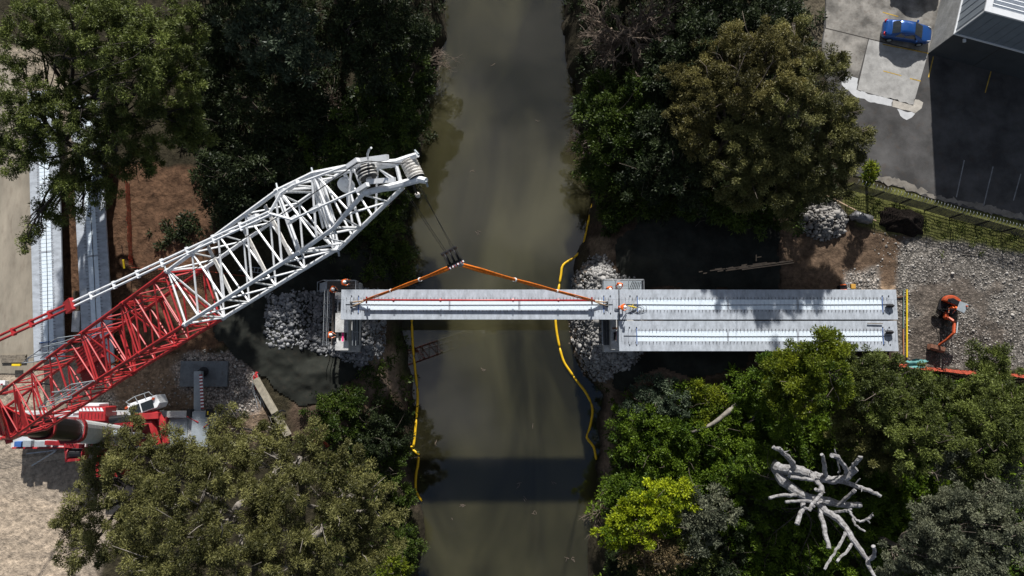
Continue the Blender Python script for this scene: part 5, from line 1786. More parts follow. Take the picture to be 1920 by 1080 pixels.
person('worker in orange with white helmet at the corner of the left platform', LOOKDOWN, at_head(619.5, 540.5, zd), -0.35)
q = at_head(645, 528.5, zd)
person('worker in orange leaning with one arm along the upper rail of the left platform', REACH, (q[0] - 0.3, q[1] - 0.05, zd), 0.15)
q = at_head(619.5, 627.5, zd)
person('worker in orange on the walkway beside the pink bearing strip of the left pier', LOOKDOWN, (q[0] - 0.2, q[1], zd), -0.1)
person('worker in orange half hidden by the deck edge, left one on the right platform', LOOKDOWN, at_head(1143, 538, zr), -1.3)
person('worker in orange, right of the pair on the right platform, head bent down', LOOKDOWN, at_head(1163.5, 531, zr), -1.7)
p_ = P(1171, 575.5, DECK + 0.9)
person('worker in orange kneeling on the deck beside the girder joint with a yellow tool', KNEEL, (p_[0] - 0.4, p_[1], DECK), -0.05)
for px, py, pose, rz, lab in ((214, 677.5, BEND, 2.2, 'worker in orange under the red boom at the girder end, uppermost of three'), (207.5, 690, LOOKDOWN, 0.4, 'worker in orange under the red boom at the girder end, middle of three'), (214, 699, STAND, 1.2, 'worker in orange under the red boom at the girder end, lowest of three')):
    q = P(px, py, 1.6)
    person(lab, pose, (q[0], q[1], H1(q[0], q[1])), rz)
q = P(64, 721, 1.5)
person('lone worker in orange and navy walking near the left edge, below the red jib', WALK, (q[0], q[1], H1(q[0], q[1])), -0.4)

# yellow hand tool with hoses on the deck
tl = P(1184, 575, DECK)
mb = MB()
mb.path([tl + np.array([-0.35, 0.05, 0.35]), tl + np.array([0.0, -0.02, 0.28]), tl + np.array([0.35, -0.1, 0.12])], [0.03, 0.07, 0.05], 7)
mb.tube(tl + np.array([0.05, -0.22, 0.24]), tl + np.array([0.1, 0.2, 0.24]), 0.025)
mb.tube(tl + np.array([0.35, -0.1, 0.12]), tl + np.array([0.55, -0.13, 0.0]), 0.02)
tag(mb.build('power_tool', M['bright_yellow']), 'yellow hand-held jacking tool on the deck in front of the kneeling worker', 'power tool')
mb = MB()
pts = []
for k in range(60):
    a = k * 0.33
    pts.append(P(1186, 577, DECK) + np.array([0.1 + 0.42 * math.cos(a) + 0.012 * k, 0.3 * math.sin(a) - 0.15 * math.sin(k * 0.05), 0.03 + 0.001 * k]))
mb.path(pts, 0.014, 5)
tag(mb.build('hose', M['black_rubber']), 'thin black hose coiled on the deck around the yellow tool', 'hose')
for px, py, lab in ((1668, 573.5, 'black bag of fittings at the end of the upper right girder'), (1667, 623, 'black bag of fittings at the end of the lower right girder')):
    c = P(px, py, DECK + 0.1)
    mb = MB()
    for k in range(5):
        mb.path([c + np.array([-0.3 + 0.13 * k, -0.12, 0.02]), c + np.array([-0.25 + 0.12 * k, 0, 0.24 - 0.04 * abs(k - 2)]), c + np.array([-0.3 + 0.13 * k, 0.14, 0.02])], [0.06, 0.12, 0.06], 6)
    tag(mb.build('bag', M['black'], smooth=True), lab, 'bag')
c = P(1640, 606.5, DECK + 0.04)
mb = MB(); mb.bar(c + np.array([-0.65, 0.02, 0.05]), c + np.array([0.65, -0.02, 0.05]), 0.07, 0.06)
tag(mb.build('timber_batten', M['old_timber']), 'short grey batten lying on the right deck near its end', 'batten')


# ------------------------------------------------------------------ the crane: lattice jib fitted in space, telescopic main boom, carrier
JA = np.array([-18.09, 1.26, 31.24])
JB = np.array([-7.38, 5.43, 38.91])
JW, JD = 2.10, 1.59
ju = (JB - JA) / np.linalg.norm(JB - JA)
jw = np.array([ju[1], -ju[0], 0]); jw /= np.linalg.norm(jw)
jn = np.cross(jw, ju); jn /= np.linalg.norm(jn)
if jn[2] < 0:
    jn = -jn
S2, S3, S4 = 3.59, 6.93, 13.81


def Jp(s, w, n):
    return JA + ju * s + jw * (w * JW) + jn * n


def TP(px, py, n=0.0):
    """point of the sight line that lies n above the jib's upper face"""
    r = CF + (px - 960) / F_PX * CR + (540 - py) / F_PX * CU
    o = JA + jn * n
    k = ((o - CO) @ jn) / (r @ jn)
    return CO + r * k


cb = P(230, 806, 0)
crane = thing('mobile_crane', 'red and white mobile crane with a long lattice jib reaching to the river', 'crane', (cb[0], cb[1], 0))
RC, RL_ = 0.074, 0.036


def lattice(name, s0, s1, bays, m, start=0, rc=RC, rl=RL_, end_frames=True):
    mb = MB()
    cor = [(0, 0.0), (1, 0.0), (1, -JD), (0, -JD)]
    for w, n in cor:
        mb.tube(Jp(s0, w, n), Jp(s1, w, n), rc, seg=8)
    for f in range(4):
        (wa, na), (wb, nb) = cor[f], cor[(f + 1) % 4]
        for k in range(bays):
            a = s0 + 0.12 + (s1 - s0 - 0.24) * k / bays
            c = s0 + 0.12 + (s1 - s0 - 0.24) * (k + 1) / bays
            m_ = (a + c) / 2
            A_ = (wa, na), (wb, nb)
            if (f + start) % 2:
                A_ = A_[::-1]
            mb.tube(Jp(a, *A_[0]), Jp(m_, *A_[1]), rl, seg=6)
            mb.tube(Jp(m_, *A_[1]), Jp(c, *A_[0]), rl, seg=6)
    if end_frames:
        for s in (s0 + 0.10, s1 - 0.10):
            for f in range(4):
                (wa, na), (wb, nb) = cor[f], cor[(f + 1) % 4]
                mb.tube(Jp(s, wa, na), Jp(s, wb, nb), rl * 1.05, seg=6)
            mb.tube(Jp(s, 0, 0), Jp(s, 1, -JD), rl, seg=6)
    for w, n in cor:
        for s in (s0 + 0.03, s1 - 0.03):
            mb.tube(Jp(s - 0.08, w, n), Jp(s + 0.08, w, n), rc * 1.3, seg=8)
    return mb.build(name, m, crane, smooth=False)


lattice('white_lattice_section', S3 + 0.02, S4, 4, M['white_paint'])
lattice('red_lattice_section', S2, S3 - 0.02, 2, M['red_paint'], 1)
lattice('red_lattice_section', 0.0, S2 - 0.02, 2, M['red_paint'])
mb = MB()
FO = -11.6
for w, n, we, ne in ((0, 0, 0.15, -0.55), (1, 0, 0.85, -0.55), (1, -JD, 0.85, -1.0), (0, -JD, 0.15, -1.0)):
    mb.path([Jp(-0.02, w, n), Jp(-5.0, w * 1.04, n), Jp(-9.4, w * 1.08 - 0.02, n - 0.1), Jp(FO, we, ne)], RC, 8)
NB = 9
for k in range(NB):
    a, c = -0.1 - 1.02 * k, -0.1 - 1.02 * (k + 1)
    for (wa, na), (wb, nb) in (((0, 0), (1.04, 0)), ((0, -JD), (1.04, -JD))):
        q = ((wa, na), (wb, nb)) if k % 2 else ((wb, nb), (wa, na))
        if na == 0 and k in (1, 2):
            continue
        mb.tube(Jp(a, *q[0]), Jp(c, *q[1]), RL_)
    for w in (0, 1.04):
        q = ((w, 0), (w, -JD)) if k % 2 else ((w, -JD), (w, 0))
        mb.tube(Jp(a, *q[0]), Jp(c, *q[1]), RL_)
for s in (-0.1, -2.6, -5.2, -9.3):
    for (wa, na), (wb, nb) in (((0, 0), (1.04, 0)), ((1.04, 0), (1.04, -JD)), ((1.04, -JD), (0, -JD)), ((0, -JD), (0, 0))):
        mb.tube(Jp(s, wa, na), Jp(s, wb, nb), RL_ * 1.2)
for (wa, na), (wb, nb) in (((0, 0), (0.85, -0.55)), ((1.06, 0), (0.15, -0.55)), ((0, -JD), (0.85, -1.0)), ((1.06, -JD), (0.15, -1.0))):
    mb.tube(Jp(-9.3, wa, na), Jp(FO + 0.3, wb, nb), RL_)
mb.bar(Jp(-9.5, 0.0, -0.9), Jp(-9.5, 1.05, -0.9), 0.5, 0.06, up=jn)
mb.build('red_foot_section', M['red_paint'], crane)
# red mesh decking inside the foot section
mb = MB()
for half in ((0.06, 0.49), (0.53, 0.94)):
    for k in range(22):
        s = -0.2 - k * 0.115
        mb.bar(Jp(s, half[0], -0.75), Jp(s, half[1], -0.75), 0.088, 0.012, up=jn)
    for k in range(7):
        w = half[0] + (half[1] - half[0]) * k / 6
        mb.bar(Jp(-0.15, w, -0.74), Jp(-2.75, w, -0.74), 0.03, 0.03, up=jn)
mb.build('mesh_deck', M['dark_red'], crane)
mb = MB()
mb.bar(Jp(-0.1, 0.51, -0.62), Jp(-2.5, 0.51, -0.62), 0.16, 0.16, up=jn)
mb.build('deck_beam', M['red_paint'], crane)
# access plates inside the white and red sections
mb = MB()
for s in (S3 + 2.6, S3 + 4.6, S4 - 0.9):
    mb = MB()
    mb.bar(Jp(s, 0.05, -0.1), Jp(s + 0.35, 0.95, -0.1), 0.14, 0.04, up=jn)
    mb.build('access_plank', M['rust_white'], crane)
mb = MB()
for s in (S2 + 1.2, 1.5):
    mb = MB()
    mb.bar(Jp(s, 0.05, -0.1), Jp(s - 0.5, 0.7, -0.1), 0.12, 0.04, up=jn)
    mb.build('access_plank', M['red_paint'], crane)

def striped(name, a, b2, w, h, n, ma, mb_, parent):
    a, b2 = Vector(a), Vector(b2)
    d = (b2 - a).normalized()
    sv = d.cross(Vector((0, 0, 1))).normalized() * w / 2
    uv = sv.cross(d).normalized() * h / 2
    m = MB()
    vs = []
    for i in range(n + 1):
        p = a + (b2 - a) * i / n
        vs += [p - sv - uv, p + sv - uv, p + sv + uv, p - sv + uv]
    fs = []
    for i in range(n):
        for k in range(4):
            k2 = (k + 1) % 4
            fs.append((4 * i + k, 4 * i + k2, 4 * i + 4 + k2, 4 * i + 4 + k))
    fs += [(3, 2, 1, 0), tuple(4 * n + k for k in range(4))]
    m.add(vs, fs)
    o = m.build(name, [ma, mb_], parent)
    for i, p in enumerate(o.data.polygons):
        p.material_index = (i // 4) % 2
    return o


# ---- head
mb = MB()
cA = [TP(521, 357), TP(587, 325), TP(662, 310)]
cC = [TP(563, 472), TP(626, 427), TP(682, 362)]
cD = [TP(634, 468, -JD), TP(677, 427, -JD), TP(755, 352, -JD * 0.75)]
cB = [TP(592, 352, -JD), TP(645, 322, -JD), TP(742, 309, -JD * 0.75)]
for ch in (cA, cC, cD, cB):
    mb.path(ch, [RC, RC, RC * 0.95], 8)


def web(a, b2, k):
    for i in range(k):
        pa, pb = i / k, (i + 1) / k
        f = lambda c, t: c[0] + (c[1] - c[0]) * t * 2 if t < 0.5 else c[1] + (c[2] - c[1]) * (t * 2 - 1)
        mb.tube(f(a, pa + 0.02), f(b2, (pa + pb) / 2), RL_)
        mb.tube(f(b2, (pa + pb) / 2), f(a, pb - 0.02), RL_)


web(cA, cC, 2); web(cC, cD, 3); web(cD, cB, 3); web(cB, cA, 3)
for i in range(3):
    for a, b2 in ((cA, cC), (cC, cD), (cD, cB), (cB, cA)):
        mb.tube(a[i], b2[i], RL_ * 1.25)
# side cheeks to the head shaft
mb.path([cA[2], TP(742, 304, -0.5), TP(768, 296, -0.7), TP(783, 290, -0.7)], [0.09, 0.10, 0.11, 0.08], 8)
mb.path([cC[2], TP(752, 345, -0.5), TP(785, 336, -0.7), TP(799, 339, -0.7)], [0.09, 0.11, 0.11, 0.09], 8)
mb.tube(TP(742, 304, -0.5), TP(752, 345, -0.5), 0.06)
mb.tube(cB[2], TP(742, 304, -0.5), 0.06); mb.tube(cD[2], TP(752, 345, -0.5), 0.06)
mb.tube(TP(735, 312, -0.5), TP(700, 312, -0.2), 0.05); mb.tube(TP(712, 318, -0.3), TP(738, 334, -0.5), 0.04)
mb.bar(TP(688, 341, 0.1), TP(741, 337, -0.2), 0.14, 0.12, up=jn)
mb.bar(TP(676, 302, 0.1), TP(727, 295, 0.0), 0.16, 0.12, up=jn)
mb.path([TP(690, 298, 0.2), TP(689, 289, 0.5), TP(692, 281, 0.7), TP(696, 277, 0.8)], 0.032, 6)
for k in range(5):
    t = k / 4
    mb.bar(TP(585 + 16 * t, 335 - 4 * t, -0.25), TP(606 + 22 * t, 428 - 14 * t, -0.25), 0.06, 0.04, up=jn)
mb.build('jib_head', M['white_paint'], crane)
mb = MB()
h0, h1 = TP(766, 303, -0.75), TP(781, 334, -0.75)
ax = (h1 - h0) / np.linalg.norm(h1 - h0)
mb.tube(h0 - ax * 0.15, h1 + ax * 0.15, 0.07, seg=8)
for k in range(6):
    c = h0 + (h1 - h0) * (k + 0.5) / 6
    o = Vector(ax).orthogonal().normalized()
    mb.path([c - ax * 0.045, c - ax * 0.03, c - ax * 0.01, c + ax * 0.01, c + ax * 0.03, c + ax * 0.045], [0.25, 0.25, 0.20, 0.20, 0.25, 0.25], 22)
mb.build('head_sheave', M['rust_white'], crane)
mb = MB()
for k in range(7):
    c = h0 + (h1 - h0) * k / 6
    mb.path([c - ax * 0.02, c + ax * 0.02], 0.235, 20)
mb.build('gap_disc', M['black'], crane)  # thin black discs filling the gaps between the head sheaves
mb = MB()
for px, py in ((686, 318), (690, 329)):
    c = TP(px, py, 0.05)
    mb.path([c - jw * 0.05, c - jw * 0.03, c - jw * 0.012, c + jw * 0.012, c + jw * 0.03, c + jw * 0.05], [0.30, 0.30, 0.26, 0.26, 0.30, 0.30], 26)
    mb.path([c - jw * 0.2, c + jw * 0.2], 0.08, 10)
mb.build('rope_sheave', M['rust_white'], crane)
mb = MB()
for px, py in ((686, 318), (690, 329)):
    c = TP(px, py, 0.05)
    for o_ in (-0.065, 0.065):
        mb.path([c + jw * (o_ - 0.008), c + jw * (o_ + 0.008)], 0.25, 22)
    mb.path([c + 0.29 * (ju * math.cos(a) + jn * math.sin(a)) for a in np.linspace(-0.3, 3.4, 18)], 0.02, 5)
mb.build('sheave_rope', M['rope'], crane)
mb = MB()
c = TP(649, 347, -0.2)
tz = (jn * 0.75 + jw * 0.6); tz /= np.linalg.norm(tz)
mb.path([c - tz * 0.04, c - tz * 0.02, c + tz * 0.02, c + tz * 0.04], [0.26, 0.22, 0.22, 0.26], 24)
mb.path([c + tz * 0.04, c + tz * 0.06], [0.21, 0.1], 20)
mb.bar(c - tz * 0.1, TP(655, 385, -0.5), 0.12, 0.08)
mb.build('swivel_sheave', M['white_paint'], crane)
mb = MB()
for p, q in (((521, 357), (518, 344)), ((587, 325), (584, 315)), ((563, 472), (569, 483)), ((626, 427), (631, 438)), ((312, 512), (309, 499)), ((634, 468), (636, 480)), ((785, 290), (778, 282)), ((799, 340), (802, 350)), ((227, 571), (231, 580)), ((259, 661), (262, 669))):
    mb.tube(TP(*p), TP(*q, -0.1), 0.03, seg=6)
mb.build('connecting_pin', M['grey_paint'], crane)
# ---- pendants and ropes
pe1 = TP(505, 400, 0.75)
pe0 = TP(-40, 652, 3.6)
pm = TP(136, 571, 2.45)
pm = pe0 + (pe1 - pe0) * (np.linalg.norm(pm - pe0) / np.linalg.norm(pe1 - pe0))
off = jw * 0.085
mb = MB()
for s in (-1, 1):
    mb.tube(pm + s * off, pe1 + s * off * 0.6, 0.042, seg=6)
for k in range(1, 8):
    c = pm + (pe1 - pm) * k / 8
    mb.bar(c - off * 1.6, c + off * 1.6, 0.10, 0.07)
mb.bar(TP(470, 416, 0.8), TP(484, 408, 0.8), 0.26, 0.16, up=jn)
for V_ in (((505, 400), (527, 362), (550, 347), (662, 306)), ((505, 400), (548, 412), (592, 391), (680, 352))):
    mb.path([TP(*V_[0], 0.75), TP(*V_[1], 0.55)], 0.045, 6)
    mb.path([TP(*V_[1], 0.55), TP(*V_[2], 0.5), TP(*V_[3], 0.3)], 0.038, 6)
    for q in (V_[1], V_[2], V_[3]):
        c = TP(*q, 0.45)
        mb.bar(c - ju * 0.22, c + ju * 0.22, 0.12, 0.14, up=jn)
mb.build('white_pendant', M['white_paint'], crane)
mb = MB()
for s in (-1, 1):
    mb.tube(pe0 + s * off, pm + s * off, 0.05, seg=6)
for k in range(1, 5):
    c = pe0 + (pm - pe0) * k / 5
    mb.bar(c - off * 1.7, c + off * 1.7, 0.14, 0.09)
mb.bar(pm - ju * 0.25, pm + ju * 0.25, 0.42, 0.14, up=jn)
mb.build('red_pendant', M['red_paint'], crane)
hook_z = 27.5
hk = P(847, 481, hook_z)
mb = MB()
mb.path([TP(-40, 763, 0.9), TP(300, 546, 0.55), TP(560, 382, 0.5), TP(668, 307, 0.45), TP(690, 302, 0.42), TP(742, 306, -0.2), TP(768, 305, -0.42)], 0.016, 5)
for k in range(2):
    mb.tube(TP(757 + 4 * k, 357, -0.9), hk + np.array([-0.34 + 0.1 * k, 0.2, 0.5]), 0.010, seg=5)
    mb.tube(TP(786 - 4 * k, 345, -0.9), hk + np.array([0.02 + 0.1 * k, 0.38, 0.5]), 0.010, seg=5)
a0 = TP(775, 348, -0.8)
mb.tube(a0, a0 - np.array([0.0, 0.05, 0.7]), 0.03)
mb.build('hoist_rope', M['rope'], crane)
mb = MB()
c = a0 - np.array([0.0, 0.05, 0.9])
mb.path([c + np.array([0, 0, 0.12]), c + np.array([0, 0, 0.05]), c - np.array([0, 0, 0.12])], [0.04, 0.08, 0.07], 10)
mb.build('limit_weight', M['rust_white'], crane)
# ---- handrails along the foot section
mb = MB()
for loop in ([(150, 628), (108, 634), (95, 641), (94, 646), (118, 641), (140, 633)], [(126, 643), (82, 650), (62, 665), (98, 660)], [(100, 652), (76, 672)], [(98, 660), (55, 671), (41, 681), (68, 678), (86, 673)], [(62, 665), (52, 671), (52, 680)]):
    mb.path([TP(*p, 0.7) for p in loop], 0.022, 5)
mb.build('handrail', M['grey_paint'], crane)
mb = MB()
for loop in ([(177, 714), (133, 721), (92, 748), (130, 743), (172, 716)], [(152, 718), (108, 746)], [(165, 716), (118, 744)], [(128, 730), (105, 736)], [(135, 743), (88, 753), (73, 764), (98, 760), (135, 746)], [(112, 748), (92, 761)], [(98, 735), (150, 729)]):
    mb.path([TP(*p, 0.8) for p in loop], 0.026, 5)
mb.build('handrail', M['galv'], crane)

# ---- telescopic main boom (steep, leaning to the jib foot)
foot = Jp(FO, 0.5, -0.8)
bb = P(225, 817, 3.0)
bd = foot - bb
BLn = np.linalg.norm(bd)
bd = bd / BLn
bs = np.cross(bd, np.array([0, 1.0, 0])); bs /= np.linalg.norm(bs)
bt_ = np.cross(bs, bd)


def boom_section(name, t0, t1, half, m, collar=None, cm=None):
    mb = MB()
    pr_ = [(half * math.copysign(abs(math.cos(a)) ** 0.72, math.cos(a)), half * math.copysign(abs(math.sin(a)) ** 0.72, math.sin(a))) for a in [2 * math.pi * (k + 0.5) / 20 for k in range(20)]]
    rings = []
    for t in (t0, t1):
        rings.append([bb + bd * t + bt_ * x + bs * y for x, y in pr_])
    vs = rings[0] + rings[1]
    n = len(pr_)
    mb.add(vs, [(i, (i + 1) % n, n + (i + 1) % n, n + i) for i in range(n)] + [tuple(range(n - 1, -1, -1)), tuple(range(n, 2 * n))])
    o = mb.build(name, m, crane)
    if collar:
        mb = MB()
        k = 1.10
        vs = [bb + bd * t + bt_ * x * k + bs * y * k for t in (t1 - collar, t1) for x, y in pr_]
        mb.add(vs, [(i, (i + 1) % n, n + (i + 1) % n, n + i) for i in range(n)] + [tuple(range(n - 1, -1, -1)), tuple(range(n, 2 * n))])
        mb.build('boom_collar', cm, o)
    return o


for f in (0, 0.35, 0.5, 0.75, 1):
    print('boom', f, proj(bb + bd * BLn * f))
FCOL = min(np.linspace(0.1, 0.9, 161), key=lambda f: abs(proj(bb + bd * BLn * f)[0] - 132))
print('collar at', FCOL)
boom_section('main_boom', -1.2, BLn * FCOL, 0.78, M['pale_grey'], 0.55, M['dark_red'])
boom_section('telescopic_section', BLn * FCOL + 0.01, BLn * (FCOL + (1 - FCOL) * 0.5), 0.68, M['black'], 0.3, M['dark_red'])
boom_section('telescopic_section', BLn * (FCOL + (1 - FCOL) * 0.5) + 0.01, BLn - 0.8, 0.60, M['black'], 0.9, M['red_paint'])
mb = MB()
mb.path([bb + np.array([1.6, -0.1, -0.6]), bb + bd * BLn * 0.22 + np.array([0.75, 0, 0])], [0.26, 0.26], 12)
mb.build('lifting_ram', M['grey_paint'], crane, smooth=True)
mb = MB()
mb.path([foot - jw * 1.1, foot + jw * 1.1], 0.16, 10)
for s in (-1, 1):
    mb.bar(foot + jw * s * 0.75 - bd * 1.2, foot + jw * s * 0.75 + bd * 0.35, 0.12, 0.6)
mb.build('boom_head', M['red_paint'], crane)
# luffing mast behind the jib foot, carries the pendants
mb = MB()
for s in (-1, 1):
    mb.tube(foot + jw * s * 0.8, pe0 + jw * s * 0.25, 0.09, seg=7)
for k in range(1, 6):
    a = k / 6
    p = foot + (pe0 - foot) * a
    w_ = 0.8 * (1 - a) + 0.25 * a
    mb.tube(p - jw * w_, p + jw * w_, 0.05)
mb.build('luffing_mast', M['red_paint'], crane)

# ---- carrier and superstructure
def pxbox(mb, pl, pr, pt, pb, z0, z1):
    """box standing on world axes whose top face fills a photo rectangle"""
    a, b2 = P(pl, pb, z1), P(pr, pt, z1)
    mb.box(((a[0] + b2[0]) / 2, (a[1] + b2[1]) / 2, (z0 + z1) / 2), (b2[0] - a[0], b2[1] - a[1], z1 - z0))
    return mb


def part(name, m, bevel=0.02, parent=None, *rects):
    mb = MB()
    for r in rects:
        pxbox(mb, *r)
    return mb.build(name, m, parent or crane, bevel=bevel)


part('carrier_deck', M['pale_grey'], 0.03, None, (20, 398, 771, 840, 0.75, 1.55))
part('deck_edge', M['red_paint'], 0.01, None, (22, 165, 838.5, 841.5, 1.2, 1.72))
part('deck_plate', M['grey_paint'], 0.02, None, (306, 352, 786, 836, 1.56, 1.66))
part('deck_rail', M['pale_grey'], 0.02, None, (302, 352, 771.5, 783, 1.56, 1.85))
part('deck_rail', M['pale_grey'], 0.02, None, (200, 232, 772, 781, 1.56, 1.8))
part('outrigger_box', M['grey_paint'], 0.03, None, (357, 392, 772, 838, 1.56, 1.95))
part('tool_locker', M['black'], 0.02, None, (349, 358, 768, 783, 1.4, 2.1), (385, 397, 767, 782, 1.4, 2.1))
part('warning_label', M['bright_yellow'], 0, None, (388, 391, 771, 778, 2.1, 2.106))
part('tool_locker', M['blue'], 0.02, None, (26, 40, 828, 838, 1.56, 2.0))
part('tool_locker', M['grey_paint'], 0.02, None, (42, 58, 826, 838, 1.56, 2.0))
part('tool_locker', M['galv'], 0.03, None, (64, 88, 827, 838, 1.56, 2.1))
for k in range(6):
    for py in (777, 834):
        c = P(60 + 56 * k, py, 0.6)
        mb = MB()
        mb.path([(c[0], c[1] - 0.22, 0.62), (c[0], c[1] + 0.22, 0.62)], 0.62, 18)
        mb.build('wheel', M['black_rubber'], crane, bevel=0.05)
mb = MB()
a = P(372.5, 772, 1.25); b2 = P(372.5, 696, 1.15)
mb.bar(a, b2, 0.62, 0.5)
mb.build('outrigger_beam', M['grey_paint'], crane, bevel=0.03)
o2 = P(379, 697, 0.6)
mb = MB()
mb.path([(o2[0], o2[1], 0.26), (o2[0], o2[1], 0.36), (o2[0], o2[1], 0.38), (o2[0], o2[1], 1.3)], [0.42, 0.42, 0.14, 0.14], 20)
mb.build('outrigger_foot', M['black'], crane)
striped('warning_stripe', P(379.5, 767, 1.6), P(376.5, 702, 1.5), 0.26, 0.05, 21, M['dark_red'], M['white_paint'], crane)
mb = MB()
mb.path([P(351, 781, 2.2), P(358, 785, 1.9), P(372, 792, 1.98)], 0.045, 6)
mb.path([P(390, 785, 2.2), P(392, 794, 1.95), P(382, 801, 2.0)], 0.045, 6)
mb.build('hydraulic_hose', M['red_paint'], crane)
# superstructure
part('turntable', M['dark_red'], 0.05, None, (168, 312, 782, 836, 1.56, 2.1))
mb = MB()
for seg_ in ([(252, 780), (296, 775), (304, 790), (312, 832)], [(258, 796), (284, 792), (296, 834)]):
    mb.path([P(*p, 2.8) for p in seg_], 0.3, 6)
mb.bar(P(255, 781, 3.0), P(300, 779, 3.0), 0.5, 0.5)
mb.build('superstructure', M['red_paint'], crane, bevel=0.03)
mb = MB()
mb.path([P(208, 787, 3.0), P(262, 782, 3.0)], 0.33, 14)
mb.build('slewing_ram', M['black'], crane)
mb = MB()
pxbox(mb, 146, 198, 763, 790, 1.9, 3.5)
eh = mb.build('engine_housing', M['red_paint'], crane, bevel=0.08)
mb = MB()
for k in range(7):
    a = 149 + 6.6 * k
    q = [P(a, 771, 3.52), P(a + 5.5, 771, 3.52), P(a + 2, 764.5, 3.52), P(a - 1, 764.5, 3.52)]
    mb.prism([p[:2] for p in q], 3.503, 3.52)
mb.build('chevron_panel', M['white_paint'], eh)
mb = MB()
for k in range(7):
    pxbox(mb, 152 + 6.4 * k, 153.6 + 6.4 * k, 775, 786, 3.503, 3.515)
mb.build('vent_slot', M['black'], eh)
part('engine_cover', M['white_paint'], 0.05, None, (150, 186, 757, 762, 1.9, 3.3), (128, 137, 774, 780, 3.0, 4.2))
part('air_tank', M['galv'], 0.02, None, (92, 104, 829, 834, 1.56, 2.0))
part('hatch', M['grey_paint'], 0.02, None, (312, 330, 792, 806, 1.663, 1.70))
part('hatch', M['grey_paint'], 0.02, None, (333, 348, 792, 806, 1.663, 1.70))
mb = MB()
for k in range(5):
    mb.path([P(108 + 5 * k, 832, 2.0), P(112 + 6 * k, 826, 2.5 + 0.1 * k), P(125 + 5 * k, 820, 2.6), P(135 + 4 * k, 812, 2.4)], 0.035, 5)
mb.build('cable_bundle', M['black_rubber'], crane)
mb = MB()
for k in range(8):
    q0, q1 = P(200 + 13 * k, 771.5, 1.6), P(200 + 13 * k, 771.5, 2.5)
    mb.tube(q0, q1, 0.025, seg=5)
mb.tube(P(200, 771.5, 2.5), P(291, 771.5, 2.5), 0.025, seg=5)
mb.build('deck_handrail', M['galv'], crane)
# cab, turned with its nose to the left
cc_ = P(266, 762, 3.2)
ang = math.atan2(P(290, 745, 3.2)[1] - P(240, 762, 3.2)[1], P(290, 745, 3.2)[0] - P(240, 762, 3.2)[0])
Rm = Matrix.Rotation(ang, 3, 'Z')


def cabp(x, y, z):
    v = Rm @ Vector((x, y, 0))
    return (cc_[0] + v.x, cc_[1] + v.y, z)


mb = MB()
mb.prism([cabp(-1.45, -0.5, 0)[:2], cabp(1.15, -0.5, 0)[:2], cabp(1.45, -0.2, 0)[:2], cabp(1.35, 0.55, 0)[:2], cabp(-1.1, 0.55, 0)[:2]], 1.7, 3.2)
cabo = mb.build('cab', M['white_paint'], crane, bevel=0.06)
for x0, x1, nm in ((-1.05, -0.15, 'front_window'), (-0.05, 0.95, 'roof_window')):
    mb = MB()
    mb.prism([cabp(x0, -0.42, 0)[:2], cabp(x1, -0.42, 0)[:2], cabp(x1, 0.30, 0)[:2], cabp(x0, 0.26, 0)[:2]], 3.205, 3.235)
    mb.build(nm, M['car_glass'], cabo, bevel=0.01)
mb = MB()
mb.path([cabp(-1.1, 0.75, 3.3), cabp(-0.3, 0.95, 3.3), cabp(0.9, 0.95, 3.3), cabp(1.1, 0.6, 3.3)], 0.03, 5)
mb.path([cabp(-0.3, 0.95, 3.3), cabp(-0.2, 0.5, 3.25)], 0.03, 5)
mb.path([cabp(-1.1, 0.75, 3.3), cabp(-0.9, 0.5, 3.25)], 0.03, 5)
mb.path([cabp(0.5, 0.95, 3.3), cabp(0.5, 0.5, 3.25)], 0.03, 5)
mb.build('cab_rail', M['galv'], cabo)
for x in (-1.2, 1.08):
    mb = MB()
    q = cabp(x, 0.28, 3.2)
    mb.path([q, (q[0], q[1], 3.36)], [0.12, 0.09], 10)
    mb.build('beacon', M['orange_paint'], cabo)
# winch hanging off the lower side with its ropes
wq = P(146, 850, 2.0)
mb = MB()
mb.path([wq + np.array([-0.5, 0, 0]), wq + np.array([0.55, 0, 0])], 0.42, 16)
dr = mb.build('winch_drum', M['black'], crane)
mb = MB()
for dx in (-0.62, 0.62):
    mb.path([wq + np.array([dx - 0.04, 0, 0]), wq + np.array([dx + 0.04, 0, 0])], 0.55, 16)
mb.bar(wq + np.array([-0.9, 0.7, 0.3]), wq + np.array([0.6, 0.62, 0.3]), 0.35, 0.4)
mb.bar(wq + np.array([-0.8, -0.55, 0.2]), wq + np.array([0.4, -0.45, 0.2]), 0.22, 0.35)
mb.bar(wq + np.array([-0.9, 0.7, 0.2]), wq + np.array([-0.7, -0.7, 0.2]), 0.18, 0.25)
mb.bar(wq + np.array([-2.6, 0.9, 0.2]), wq + np.array([-0.5, 0.8, 0.2]), 0.35, 0.3)
mb.build('winch_frame', M['dark_red'], crane, bevel=0.02)
mb = MB()
for k in range(5):
    mb.tube(wq + np.array([-0.3, 0.15 - 0.09 * k, 0.2]), P(-60, 876 + 3.4 * k, 7.0), 0.014, seg=5)
mb.build('winch_rope', M['rope'], crane)
mb = MB()
mb.bar(P(50, 850.5, 1.4), P(106, 844, 1.5), 0.10, 0.10)
mb.bar(P(60, 873, 0.5), P(104, 846, 1.45), 0.10, 0.10)
mb.build('ladder_strut', M['galv'], crane)
part('counterweight', M['red_paint'], 0.06, None, (178, 232, 845, 895, 0.3, 1.9))

# steel mat under the outrigger
mb = MB(); pxbox(mb, 336, 427.5, 677, 725, 0.0, 0.25)
tag(mb.build('steel_mat', M['steel_plate'], bevel=0.02), 'grey steel mat under the outrigger foot of the crane', 'steel mat')

